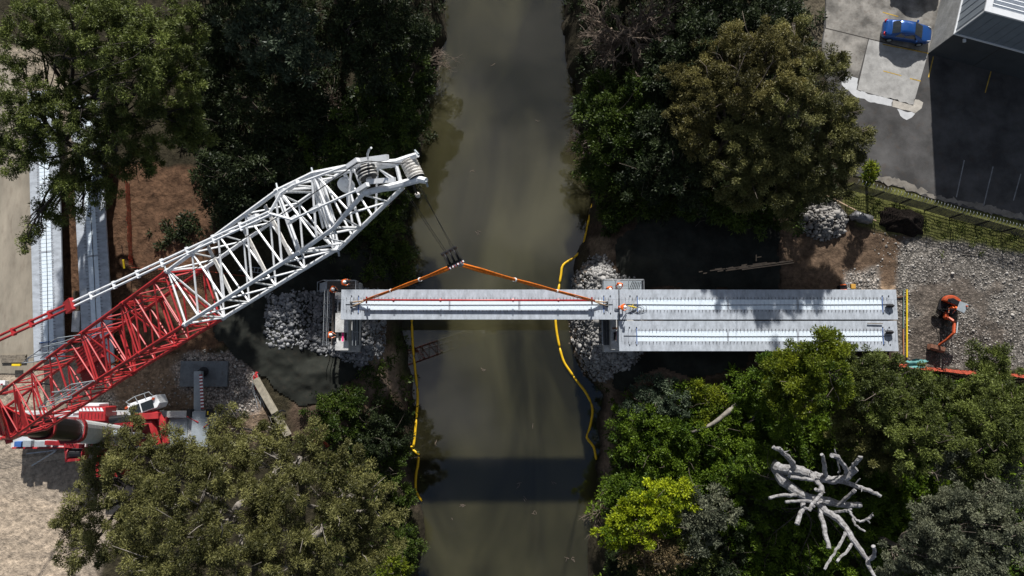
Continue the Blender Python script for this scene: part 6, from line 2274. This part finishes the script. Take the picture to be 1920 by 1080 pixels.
# ------------------------------------------------------------------ hook block, slings, spreader
hb = thing('hook_block', 'black multi-sheave hook block hanging over the river', 'hook block', hk)
ha = math.radians(28)
fx, fy = np.array([math.cos(ha), math.sin(ha), 0]), np.array([-math.sin(ha), math.cos(ha), 0])
mb = MB()
for s in (-0.36, -0.12, 0.12, 0.36):
    mb.bar(hk + fx * s - np.array([0, 0, 0.45]) - fy * 0.26, hk + fx * s - np.array([0, 0, 0.45]) + fy * 0.36, 0.035, 1.0)
mb.bar(hk - fx * 0.42 - fy * 0.33 - np.array([0, 0, 0.4]), hk + fx * 0.42 - fy * 0.33 - np.array([0, 0, 0.4]), 0.14, 0.5)
mb.bar(hk - fx * 0.42 + fy * 0.38 - np.array([0, 0, 0.4]), hk + fx * 0.42 + fy * 0.38 - np.array([0, 0, 0.4]), 0.10, 0.5)
mb.build('block_frame', M['black'], hb, bevel=0.01)
for s in (-0.24, 0.0, 0.24):
    c = hk + fx * s + fy * 0.05 - np.array([0, 0, 0.3])
    mb = MB()
    mb.path([c - fx * 0.06, c - fx * 0.02, c + fx * 0.02, c + fx * 0.06], [0.36, 0.31, 0.31, 0.36], 22)
    mb.build('sheave', M['black'], hb)
striped('warning_stripe', hk - fx * 0.42 - fy * 0.43 - np.array([0, 0, 0.3]), hk + fx * 0.42 - fy * 0.43 - np.array([0, 0, 0.3]), 0.08, 0.3, 12, M['dark_red'], M['white_paint'], hb)
mb = MB()
hc = hk - fy * 0.25 + fx * 0.12
mb.path([hc - np.array([0, 0, 0.9]), hc - np.array([0, 0, 1.3]), hc + np.array([0.16, 0, -1.5]), hc + np.array([0.1, 0, -1.72]), hc + np.array([-0.12, 0, -1.7]), hc + np.array([-0.2, 0, -1.5])], [0.10, 0.10, 0.10, 0.11, 0.09, 0.04], 10)
mb.build('hook', M['grey_paint'], hb, smooth=True)
hbot = hc + np.array([0, 0, -1.6])
ZS = 2.05
jl, jr_ = P(687, 562.5, ZS), P(1110, 563.5, ZS)
print('hook y', hk[1], 'girder y', P(900, 571, DECK)[1], 'hook x', hk[0], P(900, 571, DECK)[0])
for side, jp, legs, lab in ((-1, jl, [(659, 567), (660, 575)], 'bundle of orange round slings from the hook down to the left end of the girder'), (1, jr_, [(1138, 567), (1138, 573.5)], 'bundle of orange round slings from the hook down to the right end of the girder')):
    t = thing('round_sling', lab, 'sling', jp, 'orange lifting slings')
    for k in (-1, 1):
        mb = MB()
        s = np.array([0, 0.055 * k, 0.05 * k])
        n = 10
        pts = [hbot + np.array([0.1 * side, 0, 0]) + s * 0.8 + (jp - hbot) * i / n + np.array([0, 0, -0.25]) * math.sin(math.pi * i / n) + s * 0.3 * math.sin(i * 1.7) for i in range(n + 1)]
        mb.path(pts, [0.062 * (1 + 0.15 * math.sin(i * 2.1)) for i in range(n + 1)], 8)
        mb.build('sling_rope', M['orange_sling'], t, smooth=True)
    for f in (0.30, 0.62):
        c = hbot + (jp - hbot) * f
        mb = MB()
        mb.path([c + np.array([-0.04 * side, 0, 0.05]), c + np.array([0.04 * side, 0, -0.05])], 0.13, 10)
        mb.build('sling_tag', M['helmet_white'], t)
    for q in legs:
        e = P(*q, DECK + 0.12)
        mb = MB()
        mb.path([jp + np.array([0.05 * side, 0, -0.1]), (jp + e) / 2 + np.array([0, 0, -0.1]), e], [0.06, 0.07, 0.06], 7)
        mb.build('sling_leg', M['timber'], t, smooth=True)
        mb = MB()
        mb.path([e + np.array([-0.12 * side, 0, 0.04]), e + np.array([0.1 * side, 0, 0.02])], [0.06, 0.13], 8)
        mb.build('shackle', M['black'], t)
spd = thing('spreader_bar', 'long red spreader bar hung between the orange slings above the girder', 'spreader bar', (jl + jr_) / 2)
mb = MB()
mb.tube(jl, jr_, 0.085, seg=10)
mb.build('tube', M['red_paint'], spd, smooth=True)
mb = MB()
for px in (738, 826, 962, 1047):
    c = P(px, 563, ZS)
    for dx in (-0.04, 0.04):
        mb.path([c + np.array([dx - 0.025, 0, 0]), c + np.array([dx + 0.025, 0, 0])], 0.17, 12)
mb.build('flange', M['red_paint'], spd)
for c, s in ((jl, -1), (jr_, 1)):
    mb = MB()
    mb.bar(c + np.array([-0.25, 0.0, 0]), c + np.array([0.25, 0.0, 0]), 0.10, 0.34)
    mb.bar(c + np.array([0, -0.3, -0.05]), c + np.array([0, 0.3, -0.05]), 0.12, 0.16)
    mb.build('end_fitting', M['dark_red'], spd, bevel=0.02)

# ------------------------------------------------------------------ mini excavator
M['track_dust'] = mat('track_dust', (0.12, 0.105, 0.085), 0.9, var=0.5, scale=5)
xc = G(1782, 578)
gz = xc[2]
ex_ = thing('mini_excavator', 'small orange excavator with a grey canopy digging on the stony ground', 'excavator', xc)
tdir = np.array(P(1771, 560, 0) - P(1749, 592, 0)); tdir /= np.linalg.norm(tdir)
tn = np.array([-tdir[1], tdir[0], 0])
for s in (-0.62, 0.62):
    c = G(1759, 578) - tn * (s + 0.62)
    mb = MB()
    prof = []
    for k in range(20):
        a = 2 * math.pi * k / 20
        prof.append((math.copysign(0.72, math.cos(a)) + 0.27 * math.cos(a), 0.27 + 0.27 * math.sin(a)))
    vs = [c + tdir * p[0] + tn * o + np.array([0, 0, p[1] + 0.02]) for o in (-0.16, 0.16) for p in prof]
    n = len(prof)
    mb.add(vs, [(i, (i + 1) % n, n + (i + 1) % n, n + i) for i in range(n)] + [tuple(range(n - 1, -1, -1)), tuple(range(n, 2 * n))])
    for k in range(14):
        p = c + tdir * (-0.9 + 1.8 * k / 13) + np.array([0, 0, 0.575])
        mb.bar(p - tn * 0.15, p + tn * 0.15, 0.05, 0.03)
    mb.build('track', M['track_dust'], ex_)
fw = np.array(P(1797, 590, 1) - P(1805, 567, 1)); fw[2] = 0; fw /= np.linalg.norm(fw)
lf = np.array([-fw[1], fw[0], 0])
bc = P(1782, 573, 1.1); bc[2] = gz


def XB(f, l, z):
    return bc + fw * f + lf * l + np.array([0, 0, z])


mb = MB()
ol_ = []
for k in range(13):
    a = math.pi * k / 12
    ol_.append(XB(-0.15 - 0.75 * math.sin(a) ** 0.8, 0.80 * math.cos(a), 0)[:2])
ol_ += [XB(0.62, -0.78, 0)[:2], XB(0.72, 0.0, 0)[:2], XB(0.62, 0.78, 0)[:2]]
mb.prism(ol_, gz + 0.62, gz + 0.85)
mb.build('body', M['black'], ex_, bevel=0.03)
mb = MB()
mb.prism(ol_[:13], gz + 0.852, gz + 1.35)
mb.build('engine_cover', M['orange_paint'], ex_, bevel=0.10)
mb = MB()
mb.prism([XB(-0.62, -0.15, 0)[:2], XB(-0.55, 0.42, 0)[:2], XB(-0.12, 0.5, 0)[:2], XB(-0.12, -0.5, 0)[:2], XB(-0.4, -0.55, 0)[:2]], gz + 1.353, gz + 1.44)
mb.bar(XB(0.1, 0.0, 1.02), XB(0.5, 0.0, 1.02), 0.5, 0.2)
mb.build('seat', M['black'], ex_, bevel=0.04)
cq = [P(1800, 564.5, gz + 2.4), P(1816.5, 571, gz + 2.4), P(1807.5, 587.5, gz + 2.4), P(1793.5, 581, gz + 2.4)]
mb = MB()
mb.prism([q[:2] for q in cq], gz + 2.36, gz + 2.43)
mb.build('canopy', M['grey_paint'], ex_, bevel=0.03)
mb = MB()
for q, e in zip(cq, (XB(-0.35, -0.5, 1.2), XB(-0.35, 0.5, 1.2), XB(0.55, 0.55, 0.85), XB(0.55, -0.55, 0.85))):
    ctr = sum(cq) / 4
    q2 = q + (ctr - q) * 0.12
    q2[2] = gz + 2.36
    mb.tube(q2, e, 0.035)
mb.build('canopy_post', M['black'], ex_)
mb = MB()
q = P(1812, 574, gz + 2.43)
mb.path([(q[0], q[1], gz + 2.43), (q[0], q[1], gz + 2.56)], [0.07, 0.06], 10)
mb.build('beacon', M['orange_paint'], ex_)
mb = MB()
kp = [P(1773, 597, gz + 0.8), P(1778, 596, gz + 1.3), P(1789.5, 603, gz + 1.7), P(1788, 625, gz + 2.0), P(1776, 636, gz + 1.6), P(1760, 647, gz + 0.75)]
for a, b2, w in ((0, 1, 0.24), (1, 2, 0.19), (2, 3, 0.17)):
    mb.bar(kp[a], kp[b2], w, 0.22)
mb.bar(XB(0.55, 0, 0.75), kp[0], 0.3, 0.3)
mb.build('boom', M['orange_paint'], ex_, bevel=0.03)
mb = MB()
mb.bar(kp[3], kp[4], 0.16, 0.2); mb.bar(kp[4], kp[5], 0.13, 0.17)
mb.build('dipper_arm', M['orange_paint'], ex_, bevel=0.03)
mb = MB()
mb.tube(kp[2] + np.array([0.16, 0, 0.2]), kp[3] + np.array([0.16, 0, 0.16]), 0.05)
mb.tube(kp[3] + np.array([0.1, -0.1, 0.2]), kp[5] + np.array([0.1, 0, 0.25]), 0.045)
mb.build('hydraulic_ram', M['galv'], ex_)
mb = MB()
bq = P(1755, 653, gz + 0.45)
bx_ = np.array(P(1767, 657, 0) - P(1741, 650, 0)); bx_[2] = 0; bx_ /= np.linalg.norm(bx_)
by_ = np.array([-bx_[1], bx_[0], 0])
pr_ = [(0.22, 0.32), (-0.1, 0.30), (-0.26, 0.12), (-0.24, -0.12), (-0.05, -0.28), (0.24, -0.30), (0.2, -0.24), (-0.02, -0.2), (-0.17, -0.08), (-0.18, 0.1), (-0.06, 0.22), (0.2, 0.24)]
vs = [bq + bx_ * o + by_ * p[0] + np.array([0, 0, p[1]]) for o in (-0.62, 0.62) for p in pr_]
n = len(pr_)
mb.add(vs, [(i, (i + 1) % n, n + (i + 1) % n, n + i) for i in range(n)])
for o in (-0.62, 0.62):
    pl_ = [bq + bx_ * o + by_ * p[0] + np.array([0, 0, p[1]]) for p in pr_[:6]]
    mb.add(pl_, [tuple(range(6))])
M['bucket_rust'] = mat('bucket_rust', (0.26, 0.12, 0.075), 0.8, var=0.4, scale=4, dirt=0.4)
mb.build('bucket', M['bucket_rust'], ex_)
mb = MB()
bl = XB(1.0, 0.1, 0.2)
mb.bar(bl - lf * 0.8, bl + lf * 0.8, 0.08, 0.36)
mb.build('blade', M['black'], ex_, bevel=0.02)
q = XB(0.15, 0.15, 0)
person('excavator driver in orange sitting under the grey canopy', SIT, (q[0], q[1], gz + 0.42), math.atan2(fw[1], fw[0]), hat='hivis')

# ------------------------------------------------------------------ floating booms
def float_boom(label, runs, floats=0.9):
    t = None
    for run in runs:
        w = [P(x, y, WATER_Z + 0.08) for x, y in run]
        if t is None:
            t = thing('floating_boom', label, 'floating boom', w[0], 'yellow silt booms on the river')
        fine = []
        for i in range(len(w) - 1):
            p0, p1, p2, p3 = w[max(i - 1, 0)], w[i], w[i + 1], w[min(i + 2, len(w) - 1)]
            n = max(2, int(np.linalg.norm(p2 - p1) / 0.3))
            for k in range(n):
                s = k / n
                fine.append(0.5 * ((2 * p1) + (p2 - p0) * s + (2 * p0 - 5 * p1 + 4 * p2 - p3) * s * s + (3 * p1 - p0 - 3 * p2 + p3) * s ** 3))
        fine.append(w[-1])
        # float sections about 3 m long with pinched joints
        L_, acc, sec = 3.0, 0.0, [fine[0]]
        for a, b2 in zip(fine[:-1], fine[1:]):
            acc += np.linalg.norm(b2 - a)
            sec.append(b2)
            if acc > L_:
                mb = MB()
                rr = [0.125] * len(sec); rr[0] = rr[-1] = 0.07
                mb.path(sec, rr, 9)
                mb.build('float', M['yellow'], t, smooth=True)
                sec, acc = [b2], 0.0
        if len(sec) > 1:
            mb = MB(); rr = [0.125] * len(sec); rr[0] = rr[-1] = 0.08
            mb.path(sec, rr, 9)
            mb.build('float', M['yellow'], t, smooth=True)
    return t


float_boom('long yellow floating boom along the right bank, passing under the girder', [[(1112, 379), (1106, 405), (1098, 440), (1092, 466), (1076, 483), (1056, 497), (1052, 515), (1047, 545), (1043, 575), (1042, 605), (1047, 640), (1056, 675), (1068, 695), (1083, 716), (1097, 734), (1108, 755), (1111, 775), (1105, 805), (1100, 820), (1113, 838), (1118, 862)]])
float_boom('yellow floating boom with a kinked break along the left bank', [[(771, 545), (772, 600), (774, 650), (779, 700), (783, 740), (781, 780), (778, 815), (775, 837), (769, 838), (786, 853)], [(785, 857), (783, 875), (780, 890), (780, 920), (791, 940)]])

# ------------------------------------------------------------------ fences, timber, tools
def net_fence(label, pts, hgt, lean=0.0, seed=1, step=0.14):
    t = thing('safety_net', label, 'safety fence', G(*pts[0]))
    w = [G(*p) for p in pts]
    mb = MB()
    for i in range(len(w) - 1):
        a, b2 = Vector(w[i]), Vector(w[i + 1])
        d = (b2 - a)
        n = max(2, int(d.length / step))
        nr = Vector((-d.y, d.x, 0)).normalized() * lean
        prev = None
        rows = int(hgt / 0.11)
        cols = []
        for k in range(n + 1):
            p = a + d * k / n
            p.z = H1(p.x, p.y)
            sag = 1 - 0.18 * abs(math.sin(k * 0.21 + seed))
            cols.append([p + (nr + Vector((0, 0, hgt))) * (r / rows) * sag + Vector((random.uniform(-.03, .03), random.uniform(-.03, .03), 0)) for r in range(rows + 1)])
        for k in range(n):
            for r in range(rows):
                A_, B_, C2, D_ = cols[k][r], cols[k + 1][r], cols[k + 1][r + 1], cols[k][r + 1]
                # a frame of strips round an opening: the plastic net
                ctr = (A_ + B_ + C2 + D_) / 4
                inn = [q + (ctr - q) * 0.52 for q in (A_, B_, C2, D_)]
                mb.add([A_, B_, C2, D_] + inn, [(0, 1, 5, 4), (1, 2, 6, 5), (2, 3, 7, 6), (3, 0, 4, 7)])
    mb.build('net', M['net_orange'], t)
    for k, p in enumerate(w):
        mb = MB()
        mb.tube((p[0], p[1], p[2] - 0.2), (p[0] + lean * 0.3, p[1], p[2] + hgt + 0.1), 0.025, seg=5)
        mb.build('picket', M['black'], t)
    return t


net_fence('red-orange safety net running down beside the stored girder on the bare earth', [(243, 345), (246, 420), (250, 500)], 1.25, 0.25)
net_fence('faded red-orange safety net crossing behind the white boom', [(250, 502), (320, 506), (400, 510), (478, 520)], 1.0, -0.1, 2)
net_fence('orange barrier netting along the trees below the excavator', [(1678, 681), (1740, 688), (1800, 694), (1860, 697), (1925, 702)], 0.7, -0.35, 3)
net_fence('crumpled red netting beside the lower left gums', [(590, 838), (604, 830), (614, 840)], 0.9, 0.6, 4, 0.1)
mb = MB()
q = P(231, 494, 0.8); g_ = G(240, 505)
mb.path([P(231, 487, 0.7), P(233, 503, 0.45)], 0.09, 10)
tag(mb.build('marker_tube', M['bright_yellow']), 'short bright yellow tube at the lower end of the red-orange net', 'marker tube')
mb = MB(); mb.tube(P(228, 460, 0.9), P(236, 506, 0.1), 0.03)
tag(mb.build('star_picket', M['black']), 'thin black stake beside the bright yellow tube', 'stake')


def planks(name, label, lst, m, cat, w=0.1, h=0.05, off=0.06):
    mb = MB()
    for i, (a, b2) in enumerate(lst):
        p, q = G(*a, off + 0.03 * (i % 3)), G(*b2, off + 0.03 * (i % 3))
        mb.bar(p, q, w, h)
    return tag(mb.build(name, m), label, cat)


M['pale_timber'] = mat('pale_timber', (0.52, 0.38, 0.25), 0.8, var=0.3, scale=3)
for k, (a, b2) in enumerate([((1310, 510), (1400, 496)), ((1318, 513), (1430, 497)), ((1330, 508), (1450, 493)), ((1345, 509), (1470, 490)), ((1360, 508), (1486, 489)), ((1390, 506), (1487, 493)), ((1340, 505), (1440, 492))]):
    planks('timber_batten', 'pale timber batten in the fanned bundle on the right geotextile', [(a, b2)], M['pale_timber'], 'batten', 0.08, 0.05, 0.08 + 0.05 * (k % 3))['group'] = 'battens fanned out on the geotextile'
mb = MB()
mb.bar(G(1417, 478, 0.12), G(1417, 490, 0.12), 0.07, 0.07); mb.bar(G(1417.5, 483, 0.2), G(1426, 482, 0.2), 0.06, 0.06)
tag(mb.build('timber_peg', M['pale_timber']), 'small T-shaped timber piece above the batten bundle', 'timber peg')
planks('timber_pole', 'pale pole lying from the trees across the rock heap edge to the black mound', [((1544, 368), (1637, 416))], M['pale_timber'], 'pole', 0.09, 0.09, 0.5)
planks('timber_pole', 'bright yellow pole lying on the gravel off the right end of the deck', [((1699, 543), (1699, 670))], M['bright_yellow'], 'pole', 0.12, 0.08, 0.12)
planks('timber_pole', 'dull green pole lying beside the yellow pole', [((1693, 543), (1692, 615))], mat('green_pole', (0.16, 0.22, 0.19), 0.7), 'pole', 0.08, 0.08, 0.12)
planks('timber_pole', 'orange-brown pole lying below the green pole at the deck end', [((1692, 617), (1692.5, 666))], mat('tan_pole', (0.42, 0.20, 0.09), 0.7), 'pole', 0.09, 0.09, 0.12)
planks('timber_pole', 'short rusty bar between the deck corner and the poles', [((1681, 558), (1697, 555))], M['rust_bar'], 'bar', 0.1, 0.1, 0.1)
# precast beam with a black sling round it
mb = MB()
a, b2 = G(482, 710, 0.35), G(543, 816, 0.35)
tb = thing('precast_beam', 'long weathered tan beam lying on the earth with a black sling round its middle', 'beam', (a + b2) / 2)
mb.bar(a, b2, 0.52, 0.5)
mb.build('beam', mat('tan_beam', (0.40, 0.36, 0.28), 0.85, var=0.35, scale=3, dirt=0.4), tb, bevel=0.02)
mb = MB(); c = a + (b2 - a) * 0.62
d = (b2 - a) / np.linalg.norm(b2 - a)
mb.bar(c - d * 0.14, c + d * 0.14, 0.62, 0.60)
sdv = np.array([-d[1], d[0], 0])
mb.path([c + sdv * 0.32 + np.array([0, 0, 0.3]), c + sdv * 0.6 + np.array([0, 0, 0.0]), c + sdv * 0.75 + d * 0.2 + np.array([0, 0, -0.2])], 0.07, 6)
mb.path([c - sdv * 0.32 + np.array([0, 0, 0.3]), c - sdv * 0.55 + np.array([0, 0, 0.0]), c - sdv * 0.7 - d * 0.2 + np.array([0, 0, -0.2])], 0.07, 6)
mb.build('sling', M['black'], tb)
rgx = np.random.default_rng(4)
mb = MB()
for k in range(7):
    p = G(480 + rgx.uniform(-8, 4), 700 + rgx.uniform(-4, 6), 0.1)
    q = G(490 + rgx.uniform(-10, 8), 752 + rgx.uniform(-10, 14), 0.1)
    mb.path([p, (p + q) / 2 + rgx.normal(0, 0.25, 3) * np.array([1, 1, 0.2]) + np.array([0, 0, 0.15]), q], 0.025, 5)
tag(mb.build('cable_tangle', M['galv']), 'tangle of grey cables and bars left of the tan beam', 'cables')
mb = MB()
for k in range(6):
    p = G(481 + rgx.uniform(-4, 4), 700 + rgx.uniform(-4, 4), 0.1)
    q = G(484 + rgx.uniform(-4, 4), 726 + rgx.uniform(-8, 8), 0.1)
    mb.path([p, (p + q) / 2 + np.array([rgx.normal(0, 0.2), rgx.normal(0, 0.2), 0.25]), q], 0.045, 5)
tag(mb.build('chain_sling', M['red_paint']), 'red lifting chain lying at the upper end of the tan beam', 'chain sling')
# odds and ends on the beige slab
bs_ = thing('timber_stack', 'stack of grey weathered boards across the beige slab at the left edge', 'boards', G(28, 672))
for k in range(5):
    mb = MB(); mb.bar(G(2 + k, 667 + 3 * k, 0.12), G(52 - (k % 2) * 2, 666 + 3 * k, 0.12), 0.13, 0.18)
    mb.build('board', M['old_timber'], bs_, bevel=0.01)
mb = MB(); mb.bar(G(30, 684.5, 0.45), G(46, 684.5, 0.45), 0.2, 0.2)
tag(mb.build('marker_tube', M['bright_yellow'], bevel=0.03), 'bright yellow bar lying against the stack of grey boards', 'marker bar')
bx0 = thing('cool_box', 'white cool box with a reddish mark on the beige slab at the left edge', 'cool box', G(11, 718))
q = G(11, 718)
mb = MB(); mb.box(q + np.array([0, 0, 0.2]), (0.5, 0.42, 0.4)); mb.build('box', M['white_paint'], bx0, bevel=0.03)
mb = MB(); mb.box(q + np.array([0, 0.03, 0.44]), (0.54, 0.4, 0.07)); mb.build('lid', M['white_paint'], bx0, bevel=0.02)
mb = MB(); mb.box(q + np.array([0, -0.1, 0.478]), (0.2, 0.12, 0.006)); mb.build('mark', M['dark_red'], bx0)
mb = MB()
mb.path([G(28, 545, 0.03), G(30, 600, 0.03), G(29, 628, 0.03), G(28, 640, 0.03), G(31, 646, 0.03), G(36, 643, 0.03), G(37, 636, 0.03)], 0.02, 5)
tag(mb.build('hose', M['black_rubber']), 'thin dark hose on the beige slab left of the stored girders', 'hose')
# rebar cage and formwork between the stored girders
rcg = thing('rebar_cage', 'rusty reinforcement cage standing between the two stored girders', 'rebar cage', G(125, 590))
mb = MB()
c = G(125, 590)
for k in range(16):
    y = c[1] - 1.6 + 0.21 * k
    mb.path([(c[0] - 0.25, y, c[2] + 0.1), (c[0] - 0.25, y, c[2] + 0.9), (c[0] + 0.25, y, c[2] + 0.9), (c[0] + 0.25, y, c[2] + 0.1)], 0.016, 4)
for dx in (-0.25, 0, 0.25):
    mb.tube((c[0] + dx, c[1] - 1.7, c[2] + 0.92), (c[0] + dx, c[1] + 1.7, c[2] + 0.92), 0.016, seg=4)
mb.build('bars', M['rust_bar'], rcg)
mb = MB(); pxbox(mb, 133, 151, 583, 622, 0.1, 1.4)
tag(mb.build('concrete_block', M['pier_concrete'], bevel=0.03), 'pale precast block beside the rusty cage between the stored girders', 'concrete block')
mb = MB(); pxbox(mb, 139, 149, 563, 582, 0.1, 1.2)
pxbox(mb, 136, 141, 545, 566, 0.5, 1.3)
tag(mb.build('formwork', M['timber'], bevel=0.02), 'tan timber formwork above the pale block between the stored girders', 'formwork')
# black machine and ladder at the top edge of the right deck
gq = P(1580, 539, 0.4)
gn = thing('tool_crate', 'black tool crate with orange handles at the upper edge of the right deck', 'tool crate', (gq[0], gq[1], H1(gq[0], gq[1])))
mb = MB(); mb.box((gq[0], gq[1], 0.3), (0.65, 0.34, 0.5)); mb.build('crate', M['black'], gn, bevel=0.04)
mb = MB()
for dy in (-0.2, 0.2):
    mb.path([(gq[0] - 0.25, gq[1] + dy, 0.5), (gq[0] - 0.1, gq[1] + dy * 1.15, 0.62), (gq[0] + 0.15, gq[1] + dy * 1.15, 0.62), (gq[0] + 0.25, gq[1] + dy, 0.5)], 0.05, 6)
mb.build('handle', M['hivis'], gn)


def ladder(label, a, b2, z0, w=0.42, m='galv', rungs=7):
    t = thing('ladder', label, 'ladder', a)
    a, b2 = Vector(a), Vector(b2)
    d = (b2 - a).normalized()
    s = Vector((-d.y, d.x, 0)) * w / 2
    mb = MB()
    mb.tube(a + s, b2 + s, 0.035); mb.tube(a - s, b2 - s, 0.035)
    mb.build('stile', M[m], t)
    mb = MB()
    for k in range(rungs):
        p = a + (b2 - a) * (k + 0.5) / rungs
        mb.tube(p + s, p - s, 0.025)
    mb.build('rung', M[m], t)
    return t


ladder('silver ladder lying on the ground behind the white boom by the red net', G(449, 503, 0.1), G(494, 508, 0.1), 0)
ladder('short grey ladder at the upper edge of the right deck beside the yellow crate', G(1582, 537, 0.3), G(1594, 537, 0.3), 0, 0.5, rungs=4)
mb = MB(); q = P(1600, 537, 0.4); mb.box((q[0], q[1], 0.2), (0.4, 0.42, 0.5))
tag(mb.build('crate', mat('crate_yellow', (0.55, 0.30, 0.05), 0.7, var=0.2), bevel=0.04), 'yellow-orange crate at the upper edge of the right deck', 'crate')
# teal tarpaulin
c = G(1710, 685)
mb = MB()
n = 14
vs = []
for i in range(n + 1):
    for j in range(n + 1):
        u, v = i / n - 0.5, j / n - 0.5
        x, y = c[0] + 1.9 * u + 0.25 * math.sin(9 * v), c[1] + 1.0 * v + 0.5 * u
        z = 0.28 * (vnoise(np.array([x * 2.1]), np.array([y * 2.1]), 8)[0] + abs(math.sin(3 * u + 7 * v)) * 0.8)
        vs.append((x, y, H1(x, y) + 0.2 + z))
mb.add(vs, [(i * (n + 1) + j, (i + 1) * (n + 1) + j, (i + 1) * (n + 1) + j + 1, i * (n + 1) + j + 1) for i in range(n) for j in range(n) if (i - n / 2) ** 2 / 46 + (j - n / 2) ** 2 / 46 + 0.35 * math.sin(i * 1.3 + j) < 1.0])
tag(mb.build('tarpaulin', M['teal'], smooth=True), 'crumpled teal tarpaulin at the edge of the stony ground, below the yellow pole', 'tarpaulin')
c = G(1611, 410)
mb = MB()
mb.path([c + np.array([-0.9, 0.1, 0.1]), c + np.array([-0.5, 0.25, 0.4]), c + np.array([0.1, 0.0, 0.5]), c + np.array([0.6, -0.2, 0.4]), c + np.array([0.95, -0.25, 0.1])], [0.2, 0.45, 0.5, 0.45, 0.2], 9)
for q in range(len(mb.v)):
    mb.v[q] = tuple(np.array(mb.v[q]) + np.random.default_rng(q).normal(0, 0.05, 3))
tag(mb.build('plastic_bundle', mat('grey_plastic', (0.17, 0.17, 0.175), 0.4, var=0.6, scale=4), smooth=True), 'grey plastic-wrapped bundle between the rock heap and the black mound', 'bundle')
# flotsam on the water
rgf = np.random.default_rng(31)
for k, (px, py) in enumerate([(886, 322), (1008, 226), (975, 908), (1003, 960), (985, 935), (845, 975), (870, 950), (1075, 1050), (905, 690), (1000, 800), (895, 437), (1062, 1046), (815, 830), (925, 120), (1040, 905)]):
    c = P(px, py, WATER_Z + 0.03)
    mb = MB()
    a = rgf.uniform(0, 6.28)
    for q in range(rgf.integers(1, 4)):
        a2 = a + rgf.normal(0, 0.6)
        l_ = rgf.uniform(0.08, 0.26)
        d = np.array([math.cos(a2), math.sin(a2), 0])
        o = rgf.normal(0, 0.12, 3) * np.array([1, 1, 0])
        mb.path([c + o - d * l_, c + o + rgf.normal(0, 0.05, 3) * np.array([1, 1, 0.2]), c + o + d * l_], [0.012, 0.025, 0.012], 5)
    tag(mb.build('drift_stick', M['twig_brown']), 'small drift stick floating on the brown river', 'drift stick', 'drift sticks on the river')
